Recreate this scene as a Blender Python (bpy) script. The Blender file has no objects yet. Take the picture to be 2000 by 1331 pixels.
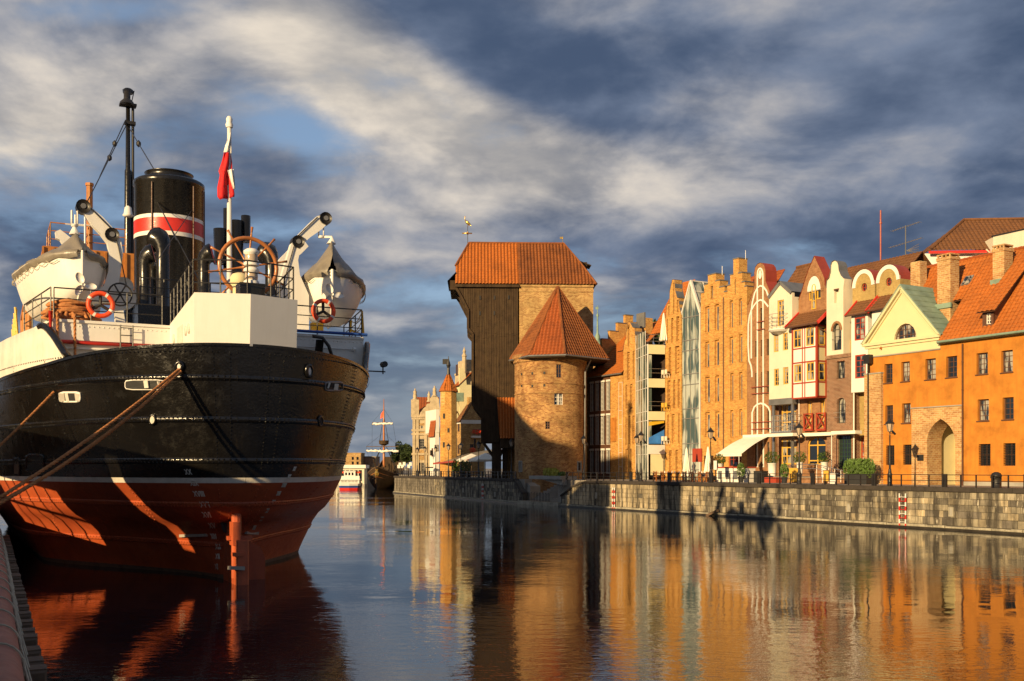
import bpy, math, random
from mathutils import Vector, Matrix
from mathutils.geometry import tessellate_polygon

scene = bpy.context.scene
COL = scene.collection
R = math.radians
rnd = random.Random(11)

# ---------------------------------------------------------------- camera
F, CAMH, HY = 2000.0, 4.0, 915.0          # focal length in photo pixels, eye height, horizon row
cd = bpy.data.cameras.new("camera")
cam = bpy.data.objects.new("camera", cd)
COL.objects.link(cam)
cam.location = (0, 0, CAMH)
cam.rotation_euler = (R(90), 0, 0)
cd.sensor_width = 36.0
cd.lens = 36.0
cd.shift_y = (HY - 665.5) / 2000.0
cd.clip_end = 6000
scene.camera = cam

# ---------------------------------------------------------------- sun and sky
SUN_AZ, SUN_EL = R(36), R(14.5)             # from behind the camera, to its left
sdir = Vector((-math.sin(SUN_AZ) * math.cos(SUN_EL), -math.cos(SUN_AZ) * math.cos(SUN_EL), math.sin(SUN_EL)))
sl = bpy.data.lights.new("sun", 'SUN')
sl.energy = 5.0
sl.angle = R(0.53)
sl.color = (1.0, 0.72, 0.37)
so = bpy.data.objects.new("sun", sl)
COL.objects.link(so)
so.rotation_euler = sdir.to_track_quat('Z', 'Y').to_euler()

world = bpy.data.worlds.new("World")
scene.world = world
world.use_nodes = True
wn, wl = world.node_tree.nodes, world.node_tree.links
wn.clear()
def WN(t, **k):
    n = wn.new(t)
    for a, b in k.items():
        setattr(n, a, b)
    return n
def wmath(op, a, b=None, clamp=False):
    n = WN('ShaderNodeMath', operation=op, use_clamp=clamp)
    for i, v in enumerate((a, b)):
        if v is None: continue
        if isinstance(v, (int, float)): n.inputs[i].default_value = v
        else: wl.new(v, n.inputs[i])
    return n.outputs[0]
def wmix(f, a, b):
    n = WN('ShaderNodeMix', data_type='RGBA')
    for sock, v in ((n.inputs[0], f), (n.inputs[6], a), (n.inputs[7], b)):
        if isinstance(v, (int, float)): sock.default_value = v
        elif isinstance(v, tuple): sock.default_value = v + (1,)
        else: wl.new(v, sock)
    return n.outputs[2]
def wnoise(vec, scale, detail, rough=.55, dist=0., off=(0, 0, 0), sc=(1, 1, 1)):
    m = WN('ShaderNodeMapping'); wl.new(vec, m.inputs[0])
    m.inputs['Location'].default_value = off; m.inputs['Scale'].default_value = sc
    n = WN('ShaderNodeTexNoise'); wl.new(m.outputs[0], n.inputs['Vector'])
    n.inputs['Scale'].default_value = scale; n.inputs['Detail'].default_value = detail
    n.inputs['Roughness'].default_value = rough; n.inputs['Distortion'].default_value = dist
    return n.outputs['Fac']
def wramp(f, a, b):
    n = WN('ShaderNodeMapRange', interpolation_type='SMOOTHSTEP'); wl.new(f, n.inputs[0])
    n.inputs[1].default_value = a; n.inputs[2].default_value = b
    return n.outputs[0]
sky = WN('ShaderNodeTexSky', sky_type='NISHITA', sun_disc=False)
sky.sun_elevation = SUN_EL
sky.sun_rotation = math.atan2(sdir.x, sdir.y)
tc = WN('ShaderNodeTexCoord')
sep = WN('ShaderNodeSeparateXYZ'); wl.new(tc.outputs['Generated'], sep.inputs[0])
zc = wmath('MAXIMUM', sep.outputs[2], 0.0)
den = wmath('ADD', zc, 0.22)               # a cloud deck seen in perspective
cu = wmath('DIVIDE', sep.outputs[0], den)
cv = wmath('DIVIDE', sep.outputs[1], den)
comb = WN('ShaderNodeCombineXYZ'); wl.new(cu, comb.inputs[0]); wl.new(cv, comb.inputs[1])
cvec = comb.outputs[0]
# blobs: cloud masses at fixed directions (photo pixel, radius in pixels along x and y, weight)
def blob(px, py, rx, ry, w, rot=0.0):
    d = Vector(((px - 1000) / F, 1.0, (HY - py) / F))
    ax = wmath('DIVIDE', sep.outputs[0], wmath('MAXIMUM', sep.outputs[1], 0.05))
    az = wmath('DIVIDE', sep.outputs[2], wmath('MAXIMUM', sep.outputs[1], 0.05))
    dx = wmath('SUBTRACT', ax, d.x); dz = wmath('SUBTRACT', az, d.z)
    c, s = math.cos(rot), math.sin(rot)
    ux = wmath('DIVIDE', wmath('ADD', wmath('MULTIPLY', dx, c), wmath('MULTIPLY', dz, s)), rx / F)
    uz = wmath('DIVIDE', wmath('SUBTRACT', wmath('MULTIPLY', dz, c), wmath('MULTIPLY', dx, s)), ry / F)
    r2 = wmath('ADD', wmath('MULTIPLY', ux, ux), wmath('MULTIPLY', uz, uz))
    return wmath('MULTIPLY', wmath('POWER', 2.718, wmath('MULTIPLY', r2, -1.0)), w)
def wsum(l):
    o = l[0]
    for x in l[1:]: o = wmath('ADD', o, x)
    return o
n_big = wnoise(cvec, 1.4, 8, .55, .3, off=(3.1, 1.7, 0), sc=(1, 1.15, 1))
n_mid = wnoise(cvec, 2.5, 7, .54, .2, off=(7.4, 2.2, 3))
n_fine = wnoise(cvec, 6.5, 6, .56, .3, off=(1.4, 5.2, 6))
cover = wsum([wmath('MULTIPLY', n_big, 0.75), wmath('MULTIPLY', n_mid, 0.45), wmath('MULTIPLY', n_fine, 0.12),
              blob(600, 255, 210, 75, -.20, -.5), blob(560, 420, 200, 60, -.06), blob(150, 20, 260, 45, -.20), blob(860, 40, 500, 200, .06),
              blob(1500, 120, 750, 300, .14, -.12), blob(250, 480, 330, 110, .05)])
cov = wramp(cover, .50, .68)
lit = wsum([wmath('MULTIPLY', n_mid, 1.0), wmath('MULTIPLY', n_fine, 0.42),
            blob(50, 265, 150, 70, .42), blob(700, 105, 290, 90, .36, -.55), blob(880, 240, 330, 85, .30, -.35),
            blob(640, 160, 70, 60, .34), blob(200, 150, 260, 70, .16), blob(1300, 300, 330, 70, .18), blob(1480, 200, 200, 60, .14),
            blob(900, 400, 260, 60, .14), blob(560, 60, 130, 60, .2),
            blob(1020, 130, 320, 75, -.34, -.42), blob(1750, 160, 420, 260, -.22), blob(300, 420, 420, 60, -.16),
            blob(1500, 480, 700, 60, -.14), blob(800, 780, 500, 120, .06)])
litf = wramp(lit, .56, 1.22)
dark = wmix(wramp(n_mid, .38, .64), (.52, .79, 1.38), (1.45, 1.82, 2.6))
bright = wmix(wramp(n_mid, .42, .66), (3.3, 3.15, 3.05), (6.8, 6.0, 5.0))
cloud = wmix(litf, dark, bright)
skyb0 = wmix(.55, sky.outputs[0], (1.9, 2.9, 4.7))
hor = wramp(sep.outputs[2], .0, .20)
skyb = wmix(hor, (1.9, 2.25, 2.7), skyb0)
cov2 = wmath('MULTIPLY', cov, wmath('ADD', wmath('MULTIPLY', hor, .55), .45))
bg = WN('ShaderNodeBackground')
wl.new(wmix(cov2, skyb, cloud), bg.inputs[0])
bg.inputs[1].default_value = 0.085
wo = WN('ShaderNodeOutputWorld')
wl.new(bg.outputs[0], wo.inputs[0])

scene.view_settings.view_transform = 'Standard'
scene.view_settings.look = 'None'
scene.view_settings.exposure = 0.58
scene.view_settings.gamma = 1.0

# ---------------------------------------------------------------- pixels to places
ZOOM = dict(f=(0, 0, 1.0), z6=(1340, 480, 5.119), z7=(1340, 700, 5.119), z8=(1640, 420, 4.753), za=(1640, 680, 4.753),
            z4=(1120, 580, 6.05), z5=(1120, 760, 6.654), z9=(1180, 530, 8.873), z2=(860, 420, 4.436), z3=(960, 680, 4.161),
            z1=(640, 680, 4.158), l6=(800, 680, 4.756), zs=(380, 440, 5.118), zl=(20, 380, 4.754), zb=(360, 200, 2.465),
            zt=(960, 840, 8.317), zr=(1380, 860, 6.25), zf=(0, 150, 2.42), zg=(640, 760, 6.05), zh=(0, 640, 3.698), zi=(340, 640, 3.698))
def px(k, x, y):
    a = ZOOM[k]
    return a[0] + x / a[2], a[1] + y / a[2]
def WP(x, y, Y):
    return Vector(((x - 1000) / F * Y, Y, CAMH + (HY - y) / F * Y))
class Frame:
    """a local frame: origin (X, Y), x axis at angle ang, base height z0"""
    def __init__(s, ox, oy, ang, z0=0.0):
        s.o = Vector((ox, oy)); s.ang = ang; s.z0 = z0
        s.ex = Vector((math.cos(ang), math.sin(ang))); s.ey = Vector((-math.sin(ang), math.cos(ang)))
    def L(s, x, y, dd=0.0):
        rx = (x - 1000) / F
        Y = (dd + s.o.dot(s.ey)) / (rx * s.ey.x + s.ey.y)
        p = Vector((rx * Y, Y)) - s.o
        return p.dot(s.ex), CAMH + (HY - y) / F * Y - s.z0
    def Z(s, k, x, y, dd=0.0):
        return s.L(*px(k, x, y), dd)
    def root(s, name, label, cat, group=None):
        o = bpy.data.objects.new(name, None); COL.objects.link(o)
        o.empty_display_size = .3
        o.location = (s.o.x, s.o.y, s.z0); o.rotation_euler = (0, 0, s.ang)
        o['label'] = label; o['category'] = cat
        if group: o['group'] = group
        return o
    def world(s, x, y, z):
        p = s.o + s.ex * x + s.ey * y
        return Vector((p.x, p.y, s.z0 + z))
# the right-hand quay: straight wall line through Q0, T runs away along it, NQ points inland
Q0 = Vector((30.77, 61.54)); T = Vector((-.4905, .8714)); NQ = Vector((.8714, .4905))
QANG = math.atan2(-.8714, .4905)
QZ = 2.77
def QF(a, D, z0=QZ):
    o = Q0 - T * a + NQ * D
    return Frame(o.x, o.y, QANG, z0)
QREF = QF(0, 0, 0.0)
def qa(x, D):                       # distance along the quay seen at pixel column x on the plane D metres inland
    return QREF.L(x, 900, D)[0]

# ---------------------------------------------------------------- mesh helper
class MB:
    def __init__(s): s.v = []; s.f = []
    def add(s, vs, fs):
        n = len(s.v); s.v += [tuple(p) for p in vs]; s.f += [tuple(i + n for i in f) for f in fs]
    def quad(s, a, b, c, d): s.add((a, b, c, d), ((0, 1, 2, 3),))
    def box(s, x0, x1, y0, y1, z0, z1, M=None):
        vs = [Vector((x, y, z)) for x in (x0, x1) for y in (y0, y1) for z in (z0, z1)]
        if M: vs = [M @ p for p in vs]
        s.add(vs, ((0, 1, 3, 2), (4, 6, 7, 5), (0, 4, 5, 1), (2, 3, 7, 6), (0, 2, 6, 4), (1, 5, 7, 3)))
    def cbox(s, x0, x1, y0, y1, z0, z1, c=.02):     # box with a chamfered front (low y) face
        s.add([(x0, y0 + c, z0), (x1, y0 + c, z0), (x1, y0 + c, z1), (x0, y0 + c, z1),
               (x0 + c, y0, z0 + c), (x1 - c, y0, z0 + c), (x1 - c, y0, z1 - c), (x0 + c, y0, z1 - c),
               (x0, y1, z0), (x1, y1, z0), (x1, y1, z1), (x0, y1, z1)],
              ((4, 5, 6, 7), (0, 1, 5, 4), (1, 2, 6, 5), (2, 3, 7, 6), (3, 0, 4, 7), (0, 8, 9, 1), (1, 9, 10, 2), (2, 10, 11, 3), (3, 11, 8, 0)))
    def beam(s, p, q, w, h=None, up=(0, 0, 1)):
        p, q = Vector(p), Vector(q); h = h or w
        d = q - p
        if d.length < 1e-6: return
        d.normalize(); u = Vector(up)
        if abs(d.dot(u)) > .98: u = Vector((0, 1, 0))
        a = d.cross(u).normalized() * (w / 2); b = a.cross(d).normalized() * (h / 2)
        s.add([p - a - b, p + a - b, p + a + b, p - a + b, q - a - b, q + a - b, q + a + b, q - a + b],
              ((0, 1, 2, 3), (7, 6, 5, 4), (0, 4, 5, 1), (1, 5, 6, 2), (2, 6, 7, 3), (3, 7, 4, 0)))
    def tube(s, pts, r, n=8, caps=True, closed=False):
        pts = [Vector(p) for p in pts]; m = len(pts)
        rs = r if isinstance(r, (list, tuple)) else [r] * m
        base = len(s.v); prev = None
        for i, p in enumerate(pts):
            if closed: d = pts[(i + 1) % m] - pts[i - 1]
            else: d = pts[min(i + 1, m - 1)] - pts[max(i - 1, 0)]
            d.normalize()
            u = prev if prev is not None else (Vector((0, 0, 1)) if abs(d.z) < .9 else Vector((1, 0, 0)))
            a = d.cross(u)
            if a.length < 1e-5: a = d.orthogonal()
            a.normalize(); b = a.cross(d).normalized(); prev = b
            for k in range(n):
                t = 2 * math.pi * k / n
                s.v.append(tuple(p + (a * math.cos(t) + b * math.sin(t)) * rs[i]))
        for i in range(m if closed else m - 1):
            j = (i + 1) % m
            for k in range(n):
                s.f.append((base + i * n + k, base + i * n + (k + 1) % n, base + j * n + (k + 1) % n, base + j * n + k))
        if caps and not closed:
            s.f.append(tuple(base + k for k in range(n))); s.f.append(tuple(base + (m - 1) * n + k for k in range(n)))
    def lathe(s, prof, c=(0, 0, 0), n=16, a0=0.0, a1=None, cap=True):
        full = a1 is None
        c = Vector(c); base = len(s.v); nn = n if full else n + 1
        for r, z in prof:
            for k in range(nn):
                t = a0 + (2 * math.pi if full else a1 - a0) * k / n
                s.v.append((c.x + r * math.cos(t), c.y + r * math.sin(t), c.z + z))
        for i in range(len(prof) - 1):
            for k in range(n):
                k2 = (k + 1) % nn
                s.f.append((base + i * nn + k, base + i * nn + k2, base + (i + 1) * nn + k2, base + (i + 1) * nn + k))
        if cap and full:
            s.f.append(tuple(base + k for k in range(n))); s.f.append(tuple(base + (len(prof) - 1) * n + k for k in range(n)))
    def prism(s, poly, y0, y1):             # polygon in x-z, extruded along y
        n = len(poly)
        tri = tessellate_polygon([[Vector((x, z, 0)) for x, z in poly]])
        s.add([(x, y0, z) for x, z in poly] + [(x, y1, z) for x, z in poly],
              [tuple(t) for t in tri] + [tuple(i + n for i in t) for t in tri] + [(i, (i + 1) % n, n + (i + 1) % n, n + i) for i in range(n)])
    def slab(s, poly, z0, z1):              # polygon in x-y, extruded along z
        n = len(poly)
        tri = tessellate_polygon([[Vector((x, y, 0)) for x, y in poly]])
        s.add([(x, y, z0) for x, y in poly] + [(x, y, z1) for x, y in poly],
              [tuple(t) for t in tri] + [tuple(i + n for i in t) for t in tri] + [(i, (i + 1) % n, n + (i + 1) % n, n + i) for i in range(n)])
    def wall(s, outline, holes=(), y0=0.0, reveal=.25, thick=.5):
        polys = [[Vector((x, z, 0)) for x, z in outline]] + [[Vector((x, z, 0)) for x, z in h] for h in holes]
        tri = tessellate_polygon(polys)
        flat = [p for q in polys for p in q]
        s.add([(p.x, y0, p.y) for p in flat], [tuple(t) for t in tri])
        for q, dep in [(polys[0], thick)] + [(h, reveal) for h in polys[1:]]:
            n = len(q)
            s.add([(p.x, y0, p.y) for p in q] + [(p.x, y0 + dep, p.y) for p in q], [(i, (i + 1) % n, n + (i + 1) % n, n + i) for i in range(n)])
    def ring(s, outer, inner, y0, y1):      # two matching loops in x-z
        n = len(outer)
        v = [(x, y0, z) for x, z in outer] + [(x, y0, z) for x, z in inner] + [(x, y1, z) for x, z in outer] + [(x, y1, z) for x, z in inner]
        f = []
        for i in range(n):
            j = (i + 1) % n
            f += [(i, j, n + j, n + i), (i, j, 2 * n + j, 2 * n + i), (n + i, n + j, 3 * n + j, 3 * n + i)]
        s.add(v, f)
    def strip(s, pts, w, y0, y1):           # a band of width w following points in x-z
        n = len(pts); L = []; Rr = []
        for i in range(n):
            a = Vector(pts[max(i - 1, 0)]); b = Vector(pts[min(i + 1, n - 1)]); d = (b - a).normalized(); o = Vector((-d.y, d.x)) * (w / 2)
            L.append(Vector(pts[i]) + o); Rr.append(Vector(pts[i]) - o)
        v = [(p.x, y0, p.y) for p in L] + [(p.x, y0, p.y) for p in Rr] + [(p.x, y1, p.y) for p in L] + [(p.x, y1, p.y) for p in Rr]
        f = []
        for i in range(n - 1):
            f += [(i, i + 1, n + i + 1, n + i), (i, i + 1, 2 * n + i + 1, 2 * n + i), (n + i, n + i + 1, 3 * n + i + 1, 3 * n + i)]
        s.add(v, f)
    def tiles(s, poly, tw=.30, th=.36, amp=.045, k=4):
        """pantiles over a convex planar polygon (3-D points; first edge is the eave)"""
        P = [Vector(p) for p in poly]
        eu = (P[1] - P[0]).normalized(); nrm = eu.cross(P[2] - P[0]).normalized()
        if nrm.z < 0: nrm = -nrm
        ev = nrm.cross(eu)
        if ev.dot(P[2] - P[0]) < 0: ev = -ev
        q = [((p - P[0]).dot(eu), (p - P[0]).dot(ev)) for p in P]
        u0, u1 = min(a for a, b in q), max(a for a, b in q)
        def span(u):
            r = []
            for i in range(len(q)):
                (a, b), (c, d) = q[i], q[(i + 1) % len(q)]
                if abs(c - a) < 1e-9:
                    if abs(u - a) < 1e-6: r += [b, d]
                elif min(a, c) - 1e-9 <= u <= max(a, c) + 1e-9: r.append(b + (d - b) * (u - a) / (c - a))
            return (min(r), max(r)) if r else (0, 0)
        n = max(1, round((u1 - u0) / tw)); w = (u1 - u0) / n
        us = [u0 + w * i / k for i in range(n * k + 1)]
        vmax = max(b for a, b in q); nr = max(1, math.ceil(vmax / th))
        prof = [0.0, .8, 1.0, .55][:k] if k == 4 else [0, 1.0][:k]
        base = len(s.v); rows = 2 * nr
        for i, u in enumerate(us):
            lo, hi = span(min(max(u, u0 + 1e-6), u1 - 1e-6)); h = prof[i % k] * amp
            for r in range(nr):
                for e in (0, 1):
                    v = min(max((r + e) * th, lo), hi)
                    p = P[0] + eu * u + ev * v + nrm * (h + (.035 if e == 0 else 0.0) + .01)
                    s.v.append(tuple(p))
        for i in range(len(us) - 1):
            for r in range(rows - 1):
                a = base + i * rows + r
                s.f.append((a, a + 1, a + rows + 1, a + rows))
    def build(s, name, m, parent=None, smooth=False, kind=None):
        me = bpy.data.meshes.new(name); me.from_pydata(s.v, [], s.f); me.update()
        if smooth: me.polygons.foreach_set('use_smooth', [True] * len(me.polygons))
        if m is not None: me.materials.append(m)
        o = bpy.data.objects.new(name, me); COL.objects.link(o)
        if parent: o.parent = parent
        if kind: o['kind'] = kind
        return o
def tag(o, label, cat, group=None):
    o['label'] = label; o['category'] = cat
    if group: o['group'] = group
    return o
def empty(name, loc, label, cat, group=None, rz=0.0):
    o = bpy.data.objects.new(name, None); COL.objects.link(o); o.empty_display_size = .3
    o.location = loc; o.rotation_euler = (0, 0, rz)
    return tag(o, label, cat, group)
def copy_tree(o, parent=None):
    c = o.copy(); COL.objects.link(c); c.parent = parent
    for ch in list(o.children): copy_tree(ch, c)
    return c
def rect(a, b):                     # rectangle from two corner points
    return [(a[0], b[1]), (b[0], b[1]), (b[0], a[1]), (a[0], a[1])]
def arch(x0, x1, z0, zs, zt, n=10):  # round-headed opening
    c = (x0 + x1) / 2; r = (x1 - x0) / 2
    return [(x0, z0), (x1, z0)] + [(c + r * math.cos(math.pi * i / n), zs + (zt - zs) * math.sin(math.pi * i / n)) for i in range(n + 1)]
def gothic(x0, x1, z0, zs, zt, n=7):     # pointed arch: two arcs struck from the opposite springing points
    w = (x1 - x0) / 2; k = (zt - zs) / (2 * w * math.sin(math.pi / 3))
    r = [(x0 + 2 * w * math.cos(math.pi / 3 * i / n), zs + k * 2 * w * math.sin(math.pi / 3 * i / n)) for i in range(n + 1)]
    l = [(x1 - 2 * w * math.cos(math.pi / 3 * i / n), zs + k * 2 * w * math.sin(math.pi / 3 * i / n)) for i in range(n)]
    return [(x0, z0), (x1, z0)] + r + l[::-1]
def scaled(poly, d):                # inset a loop by about d
    cx = sum(p[0] for p in poly) / len(poly); cz = sum(p[1] for p in poly) / len(poly)
    hx = max(abs(p[0] - cx) for p in poly); hz = max(abs(p[1] - cz) for p in poly)
    return [(cx + (p[0] - cx) * (1 - d / hx), cz + (p[1] - cz) * (1 - d / hz)) for p in poly]

# ---------------------------------------------------------------- materials
def newmat(name):
    m = bpy.data.materials.new(name); m.use_nodes = True
    return m, m.node_tree.nodes, m.node_tree.links, m.node_tree.nodes['Principled BSDF']
def nnoise(n, l, vec, scale, detail=4, rough=.55, sc=(1, 1, 1)):
    mp = n.new('ShaderNodeMapping'); l.new(vec, mp.inputs[0]); mp.inputs['Scale'].default_value = sc
    t = n.new('ShaderNodeTexNoise'); l.new(mp.outputs[0], t.inputs['Vector'])
    t.inputs['Scale'].default_value = scale; t.inputs['Detail'].default_value = detail; t.inputs['Roughness'].default_value = rough
    return t.outputs['Fac']
def nramp(n, l, f, stops):
    r = n.new('ShaderNodeValToRGB'); l.new(f, r.inputs[0])
    e = r.color_ramp.elements
    while len(e) < len(stops): e.new(.5)
    for i, (p, c) in enumerate(stops):
        e[i].position = p; e[i].color = tuple(c) + (1,) if not isinstance(c, (int, float)) else (c, c, c, 1)
    return r.outputs[0]
def nmix(n, l, f, a, b, mode='MIX'):
    x = n.new('ShaderNodeMix'); x.data_type = 'RGBA'; x.blend_type = mode
    for sock, v in ((x.inputs[0], f), (x.inputs[6], a), (x.inputs[7], b)):
        if isinstance(v, (int, float)): sock.default_value = v
        elif isinstance(v, tuple): sock.default_value = v + (1,)
        else: l.new(v, sock)
    return x.outputs[2]
def nbump(n, l, b, h, st, dist=.02):
    x = n.new('ShaderNodeBump'); x.inputs['Strength'].default_value = st; x.inputs['Distance'].default_value = dist
    l.new(h, x.inputs['Height']); l.new(x.outputs[0], b.inputs['Normal'])
    return x
def mul(c, k): return tuple(min(1, v * k) for v in c)
def paint(name, c, rough=.5, var=.18, scale=1.2, metal=0.0, bump=.15, fine=18., streak=0.0, rnd_obj=0.0, spec=.5, dirt=None):
    """painted, plastered, metal or wooden surface: two scales of variation, fine relief, optional vertical streaks"""
    m, n, l, b = newmat(name)
    t = n.new('ShaderNodeTexCoord').outputs['Object']
    big = nnoise(n, l, t, scale, 6, .6)
    col = nramp(n, l, big, [(.28, mul(c, 1 - var)), (.5, c), (.74, mul(c, 1 + var * .7))])
    if streak:
        st = nnoise(n, l, t, 1.0, 5, .65, (5, 5, .35))
        col = nmix(n, l, nramp(n, l, st, [(.48, 0.0), (.74, streak)]), col, dirt or mul(c, .45))
    if rnd_obj:
        oi = n.new('ShaderNodeObjectInfo')
        col = nmix(n, l, 1.0, col, nramp(n, l, oi.outputs['Random'], [(0, 1 - rnd_obj), (1, 1.0)]), 'MULTIPLY')
    l.new(col, b.inputs['Base Color'])
    fi = nnoise(n, l, t, fine, 5, .6)
    l.new(nramp(n, l, fi, [(.3, max(.03, rough - .12)), (.7, min(1, rough + .12))]), b.inputs['Roughness'])
    b.inputs['Metallic'].default_value = metal
    b.inputs['Specular IOR Level'].default_value = spec
    if bump: nbump(n, l, b, fi, bump)
    return m
def brick(name, c1, c2, mort, bw=.27, bh=.085, radius=None, var=.25, mw=.011):
    m, n, l, b = newmat(name)
    t = n.new('ShaderNodeTexCoord').outputs['Object']
    sp = n.new('ShaderNodeSeparateXYZ'); l.new(t, sp.inputs[0])
    if radius:
        at = n.new('ShaderNodeMath'); at.operation = 'ARCTAN2'; l.new(sp.outputs[1], at.inputs[0]); l.new(sp.outputs[0], at.inputs[1])
        mu = n.new('ShaderNodeMath'); mu.operation = 'MULTIPLY'; l.new(at.outputs[0], mu.inputs[0]); mu.inputs[1].default_value = radius
        u = mu.outputs[0]
    else:
        ad = n.new('ShaderNodeMath'); l.new(sp.outputs[0], ad.inputs[0]); l.new(sp.outputs[1], ad.inputs[1]); u = ad.outputs[0]
    cb = n.new('ShaderNodeCombineXYZ'); l.new(u, cb.inputs[0]); l.new(sp.outputs[2], cb.inputs[1])
    bt = n.new('ShaderNodeTexBrick'); l.new(cb.outputs[0], bt.inputs['Vector'])
    bt.inputs['Scale'].default_value = 1.0; bt.inputs['Brick Width'].default_value = bw; bt.inputs['Row Height'].default_value = bh
    bt.inputs['Mortar Size'].default_value = mw; bt.inputs['Mortar Smooth'].default_value = .2; bt.inputs['Bias'].default_value = -.1
    bt.inputs['Color1'].default_value = c1 + (1,); bt.inputs['Color2'].default_value = c2 + (1,); bt.inputs['Mortar'].default_value = mort + (1,)
    big = nnoise(n, l, t, .55, 6, .62)
    spots = nnoise(n, l, t, 3.2, 6, .78)
    col = nmix(n, l, 1.0, bt.outputs['Color'], nramp(n, l, big, [(.25, 1 - var), (.75, 1.0 + var * .4)]), 'MULTIPLY')
    col = nmix(n, l, nramp(n, l, spots, [(.50, 0.0), (.66, .7)]), col, mul(c2, .62))
    l.new(col, b.inputs['Base Color'])
    b.inputs['Roughness'].default_value = .9; b.inputs['Specular IOR Level'].default_value = .2
    ma = n.new('ShaderNodeMath'); ma.operation = 'MULTIPLY_ADD'; l.new(bt.outputs['Fac'], ma.inputs[0]); ma.inputs[1].default_value = -1.0
    l.new(nnoise(n, l, t, 12., 3), ma.inputs[2])
    nbump(n, l, b, ma.outputs[0], .55, .02)
    return m
def tilemat(name, c, dark=.5, var=.35):
    m, n, l, b = newmat(name)
    t = n.new('ShaderNodeTexCoord').outputs['Object']
    big = nnoise(n, l, t, .45, 5, .6); sm = nnoise(n, l, t, 4.5, 4, .7)
    col = nramp(n, l, sm, [(.25, mul(c, 1 - var)), (.5, c), (.78, mul(c, 1 + var * .6))])
    col = nmix(n, l, nramp(n, l, big, [(.45, 0.0), (.78, dark)]), col, (c[0] * .35, c[1] * .38, c[2] * .6))
    l.new(col, b.inputs['Base Color']); b.inputs['Roughness'].default_value = .75; b.inputs['Specular IOR Level'].default_value = .3
    nbump(n, l, b, nnoise(n, l, t, 14., 4), .3)
    return m
def glassmat(name, c, rough=.04, curtain=None, cs=1.5):
    m, n, l, b = newmat(name)
    t = n.new('ShaderNodeTexCoord').outputs['Object']
    if curtain:
        nz = nnoise(n, l, t, cs, 2, .5, (2.2, 2.2, .5))
        l.new(nramp(n, l, nz, [(.46, c), (.56, curtain)]), b.inputs['Base Color'])
    else: b.inputs['Base Color'].default_value = c + (1,)
    b.inputs['Roughness'].default_value = rough; b.inputs['IOR'].default_value = 1.6; b.inputs['Specular IOR Level'].default_value = .7
    nbump(n, l, b, nnoise(n, l, t, .9, 2), .12, .02)
    return m
M = {}
M['black_paint'] = paint('black_paint', (.009, .0085, .008), .26, .5, .8, bump=.12, fine=6., streak=.2, dirt=(.03, .022, .014))
M['white_paint'] = paint('white_paint', (.74, .72, .67), .42, .07, .7, bump=.06, streak=.16, dirt=(.52, .46, .36))
M['white_old'] = paint('white_old', (.66, .62, .54), .5, .15, 1.6, bump=.1, streak=.3, dirt=(.36, .27, .17))
M['red_paint'] = paint('red_paint', (.55, .03, .02), .4, .15)
M['blue_paint'] = paint('blue_paint', (.02, .07, .30), .4, .15)
M['ochre_paint'] = paint('ochre_paint', (.42, .16, .03), .5, .3, 2., streak=.3)
M['yellow_paint'] = paint('yellow_paint', (.62, .38, .02), .5, .2)
M['iron'] = paint('iron', (.018, .016, .015), .45, .4, 3., bump=.1)
M['grey_metal'] = paint('grey_metal', (.30, .29, .27), .45, .2, 1.5, metal=.5)
M['steel'] = paint('steel', (.42, .41, .39), .35, .15, 2., metal=.8)
M['zinc_metal'] = paint('zinc_metal', (.20, .20, .20), .5, .25, 1.0, metal=.4)
M['copper'] = paint('copper', (.19, .27, .21), .65, .3, 1.2)
M['wood_dark'] = paint('wood_dark', (.044, .026, .013), .8, .45, 1.2, bump=.4, fine=9., streak=.5, dirt=(.11, .075, .035), spec=.25)
M['wood_wheel'] = paint('wood_wheel', (.36, .13, .035), .35, .25, 3.)
M['wood_timber'] = paint('wood_timber', (.12, .075, .045), .8, .4, 2.5, bump=.5)
M['wood_yellow'] = paint('wood_yellow', (.62, .36, .05), .5, .15)
M['wood_red'] = paint('wood_red', (.33, .045, .02), .5, .2)
M['wood_brown'] = paint('wood_brown', (.10, .045, .025), .55, .25)
M['rope'] = paint('rope', (.42, .17, .055), .9, .4, 7., bump=.8, fine=30.)
M['rope_pale'] = paint('rope_pale', (.42, .36, .26), .9, .3, 7., bump=.8, fine=30.)
M['canvas_grey'] = paint('canvas_grey', (.19, .165, .13), .42, .35, 1.6, bump=.9, fine=4.)
M['canvas_white'] = paint('canvas_white', (.78, .74, .64), .8, .08, 1.5)
M['buoy'] = paint('buoy', (.80, .075, .015), .5, .12, 2.)
M['rubber'] = paint('rubber', (.02, .02, .02), .7, .3)
M['plaster_orange'] = paint('plaster_orange', (.46, .180, .028), .9, .34, .9, bump=.35, streak=.4, dirt=(.36, .105, .018), spec=.2)
M['plaster_cream'] = paint('plaster_cream', (.62, .55, .33), .9, .08, .5, bump=.15, spec=.2)
M['plaster_pale'] = paint('plaster_pale', (.64, .585, .46), .9, .1, .5, bump=.2, streak=.22, dirt=(.46, .39, .27), spec=.2)
M['plaster_white'] = paint('plaster_white', (.70, .68, .62), .85, .08, .5, bump=.15, streak=.15, dirt=(.52, .47, .38), spec=.2)
M['stone_carved'] = paint('stone_carved', (.46, .37, .24), .9, .3, 1.2, bump=.5, streak=.4, dirt=(.2, .15, .09), spec=.2)
M['stone_grey'] = paint('stone_grey', (.30, .275, .235), .95, .3, .6, bump=.5, spec=.15)
M['concrete'] = paint('concrete', (.34, .32, .28), .95, .2, .8, bump=.4, streak=.3, spec=.15)
M['coping'] = paint('coping', (.050, .042, .036), .85, .3, 2., bump=.4, spec=.2)
M['paving'] = paint('paving', (.26, .23, .19), .9, .2, .8, bump=.3, spec=.2)
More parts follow.
